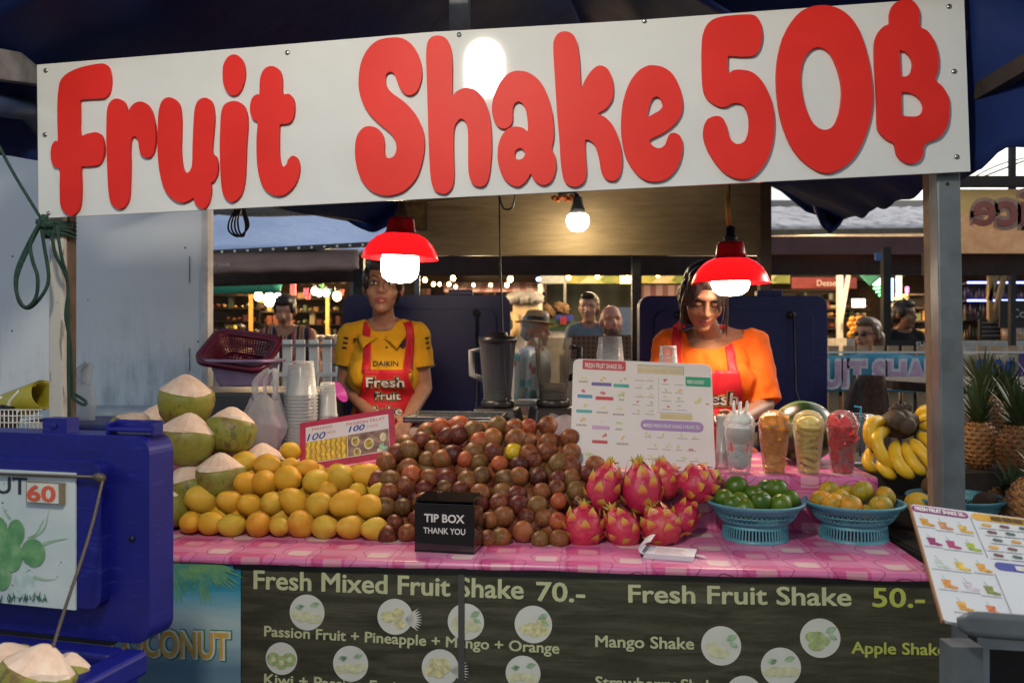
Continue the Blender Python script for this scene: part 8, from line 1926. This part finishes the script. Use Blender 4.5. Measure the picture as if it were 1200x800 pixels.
for y in (480, 487, 495): m.tube([P(-22, y, 2.318), P(50, y, 2.318)], .0018, 5)
part('wires', m, M_white, o, world=True)
m = MB(); m.ell(P(6, 495, 2.42), (.035, .04, .05), bump=.2); solo('dark_jar', m, M_black, 'dark round jar inside the wire rack', 'jar')
bag(46, 482, 520, 34, 2.36, 'crumpled pale bag between the wire rack and the white post', False)
m = MB(); m.box((P(10, 0, 2.45).x, 2.45, P(0, 512, 2.45).z/2-.005), (.36, .42, P(0, 512, 2.45).z-.01)); solo('side_table', m, M_ply, 'plywood side table behind the cooler at far left', 'table')
m = MB(); q = P(150, 487, 3.02); m.box((P(180, 0, 3.0).x, 3.02, P(0, 492, 3.02).z/2), (.60, .36, P(0, 492, 3.02).z)); solo('navy_chest', m, M_coolr, 'navy blue chest behind the coconuts at left', 'chest', bevel=.01)

# ------------------------------------------------------------------ tilted drinks menu at the right front
tl, bl = P(1060, 589, 1.70), P(1106, 727, 1.45); e1 = Vector((.981, -.17, -.105)).normalized(); Wd = .46
mM, mw, mh = quadM(tl, tl+e1*Wd, bl)
mn = thing('drinks_menu', 'white tilted drinks menu board with cup pictures at the right front', 'menu board', M=mM)
def skew(x, y): return x, y
m = MB(); m.prism([rrect(0, 0, mw, mh, .008)], -.006, 0, back=True); part('panel', m, [mat('white_laminate_cool', (.62, .66, .70), .3, var=.04, scale=3)], mn, bevel=.001)
m = MB(); m.box((-.0015, mh/2, -.003), (.003, mh, .0075)); part('edge_strip', m, mat('orange_edge', (.36, .18, .08), .5), mn)
Mi_ = mM.inverted(); e1n = mM.to_3x3() @ Vector((0, 0, 1))
def mpt(x, y):                                       # from a 747x800 view of pixels (1060..1200, 580..730)
    q = PPL(1060+x/5.336, 580+y/5.333, mM.translation, e1n); q = Mi_ @ q; return q.x, q.y
def mbar(x0, y0, x1, y1, mtl, nm, h=.018):
    a, b = mpt(x0, y0), mpt(x1, y1); m = MB(); d_ = Vector((b[0]-a[0], b[1]-a[1])); an = atan2(d_.y, d_.x); m.M = TR((a[0], a[1], 0), (0, 0, an)); m.prism([rrect(0, -h/2, d_.length, h/2, h*.49, 6)], 0, .0008); part(nm, m, mtl, mn); return a, an, d_.length
M_mp = mat('menu_plum', (.28, .03, .20), .45); M_mo = mat('menu_amber', (.62, .34, .02), .45); M_mb = mat('menu_royal', (.04, .06, .34), .45)
a, an, L1 = mbar(44, 80, 398, 130, M_mp, 'plum_heading'); m = MB(); m.text('FRESH FRUIT SHAKE 50.-', TR((a[0]+.006, a[1], 0), (0, 0, an)) @ TR((0, -.0055, .0010)), th=.0005, w=L1-.012, h=.011, over=.05); part('heading_words', m, M_white, mn)
a, an, L1 = mbar(420, 130, 900, 190, M_mo, 'amber_heading', .020); m = MB(); m.text('MIXED FRESH FRUIT SHAKE', TR((a[0]+.035, a[1], 0), (0, 0, an)) @ TR((0, -.006, .0010)), th=.0005, w=L1-.06, h=.012, over=.05); part('heading_words', m, mat('heading_brown', (.10, .05, .01), .5), mn)
a, an, L1 = mbar(565, 440, 900, 480, M_mb, 'royal_heading', .020); m = MB(); m.text('MIXED FRESH', TR((a[0]+.035, a[1], 0), (0, 0, an)) @ TR((0, -.006, .0010)), th=.0005, w=L1-.06, h=.012, over=.05); part('heading_words', m, M_white, mn)
cups_ = [((125, 165), (.62, .30, .02)), ((240, 188), (.55, .25, .10)), ((365, 210), (.62, .40, .06)), ((170, 285), (.30, .02, .14)), ((290, 305), (.40, .03, .16)), ((415, 320), (.34, .45, .04)), ((220, 425), (.50, .58, .56)), ((345, 440), (.66, .48, .06)), ((480, 450), (.62, .30, .02)), ((265, 550), (.62, .26, .04)), ((400, 565), (.55, .52, .60)), ((530, 590), (.20, .22, .05)), ((360, 690), (.62, .32, .04)), ((545, 715), (.60, .14, .03))]
M_st = mat('menu_straw_blue', (.35, .50, .55), .5); M_tg = mat('menu_text_grey', (.22, .22, .24), .5)
st_ = MB(); tx = MB()
axx = Vector(mpt(400, 300))-Vector(mpt(300, 290)); an0 = atan2(axx.y, axx.x)
for (x, y), c_ in cups_:
    q = mpt(x, y); m = MB(); m.M = TR((q[0], q[1], 0), (0, 0, an0*.6), .78); m.prism([[(-.010, .011), (-.007, -.013), (.007, -.013), (.010, .011)]], 0, .0008); m.disc((.010, -.010), .0072, .0011, 12, .0055); m.disc((.017, -.011), .005, .0013, 10, .004); part('cup_picture', m, mat('drink_%d%d' % (x, y), c_, .45, var=.35, scale=120), mn)
    st_.M = m.M; st_.prism([[(-.001, .011), (.001, .011), (-.004, .024), (-.006, .024)]], 0, .0007)
    tx.M = m.M
    for k in range(9): tx.box((-.020+.0048*k, -.021, .0004), (.0034, .0028, .0006))
part('straw_pictures', st_, M_st, mn); 
for row, (x, y) in enumerate(((470, 205), (505, 250), (540, 300), (515, 345), (545, 395))):
    q = mpt(x, y); tx.M = TR((q[0], q[1], 0), (0, 0, an0)); 
    for k in range(24): tx.box((.0046*k, 0, .0004), (.0033 if k % 7 else .001, .0028, .0006))
    for k, dx in enumerate((.012, .045, .08)): m = MB(); m.M = tx.M; m.disc((dx, .010), .0062, .0008, 10, .0045); m.disc((dx+.007, .009), .005, .001, 10, .004); part('fruit_picture', m, mat('mix_%d' % ((row+k) % 3), ((.62, .32, .03), (.16, .05, .06), (.05, .12, .10))[(row+k) % 3], .5), mn)
part('item_names', tx, M_tg, mn)
m = MB(); a, b = Vector(mpt(412, 140)), Vector(mpt(520, 390)); c, d_ = Vector(mpt(565, 490)), Vector(mpt(672, 745)); m.beam((a.x, a.y, .0004), (b.x, b.y, .0004), .0012, .0006); m.beam((c.x, c.y, .0004), (d_.x, d_.y, .0004), .0012, .0006); part('divider', m, M_tg, mn)
# stand under it
sd = thing('menu_stand', 'dark steel stand carrying the tilted drinks menu, with a dark framed panel below', 'stand', (P(1200, 0, 1.44).x, 1.44, 0))
a = P(1122, 729, 1.425); e2 = e1.copy(); e2.z = -.02
def lip(u, v):
    prof_ = [(.0, .020), (.0, -.005), (.0, -.020), (.010, -.026), (.03, -.028)]; k = v*(len(prof_)-1); i = min(int(k), 3); f = k-i; y, z = prof_[i][0]*(1-f)+prof_[i+1][0]*f, prof_[i][1]*(1-f)+prof_[i+1][1]*f
    return a + e2*(.40*u) + Vector((.17*y, y, z*(.35+.65*min(1, u*14)**.5)))
m = MB(); m.sheet(lip, 24, 8, .004); part('angle_bracket', m, M_steel, sd, world=True)
m = MB(); q = P(1149, 800, 1.50)
for dx in (0, .30): m.box((q.x+.005+dx, 1.50-.17*dx, .43), (.014, .014, .86))
m.beam((q.x-.002, 1.50, P(0, 751, 1.5).z), (q.x+.32, 1.445, P(0, 751, 1.5).z), .016, .020); part('pale_frame', m, mat('pale_grey_frame', (.34, .38, .42), .4), sd, world=True)
m = MB(); m.box((q.x+.155, 1.488, .45), (.286, .008, .78), (0, 0, -.17)); part('dark_panel', m, mat('dark_glass_panel', (.012, .012, .016), .15), sd, world=True)
m = MB(); lg = P(1126, 760, 1.475); m.box((lg.x, lg.y, .43), (.052, .045, .86)); part('leg', m, M_steel, sd, world=True)
m = MB(); m.box((lg.x+.36, lg.y-.05, .43), (.045, .045, .86)); part('leg', m, M_steel, sd, world=True)
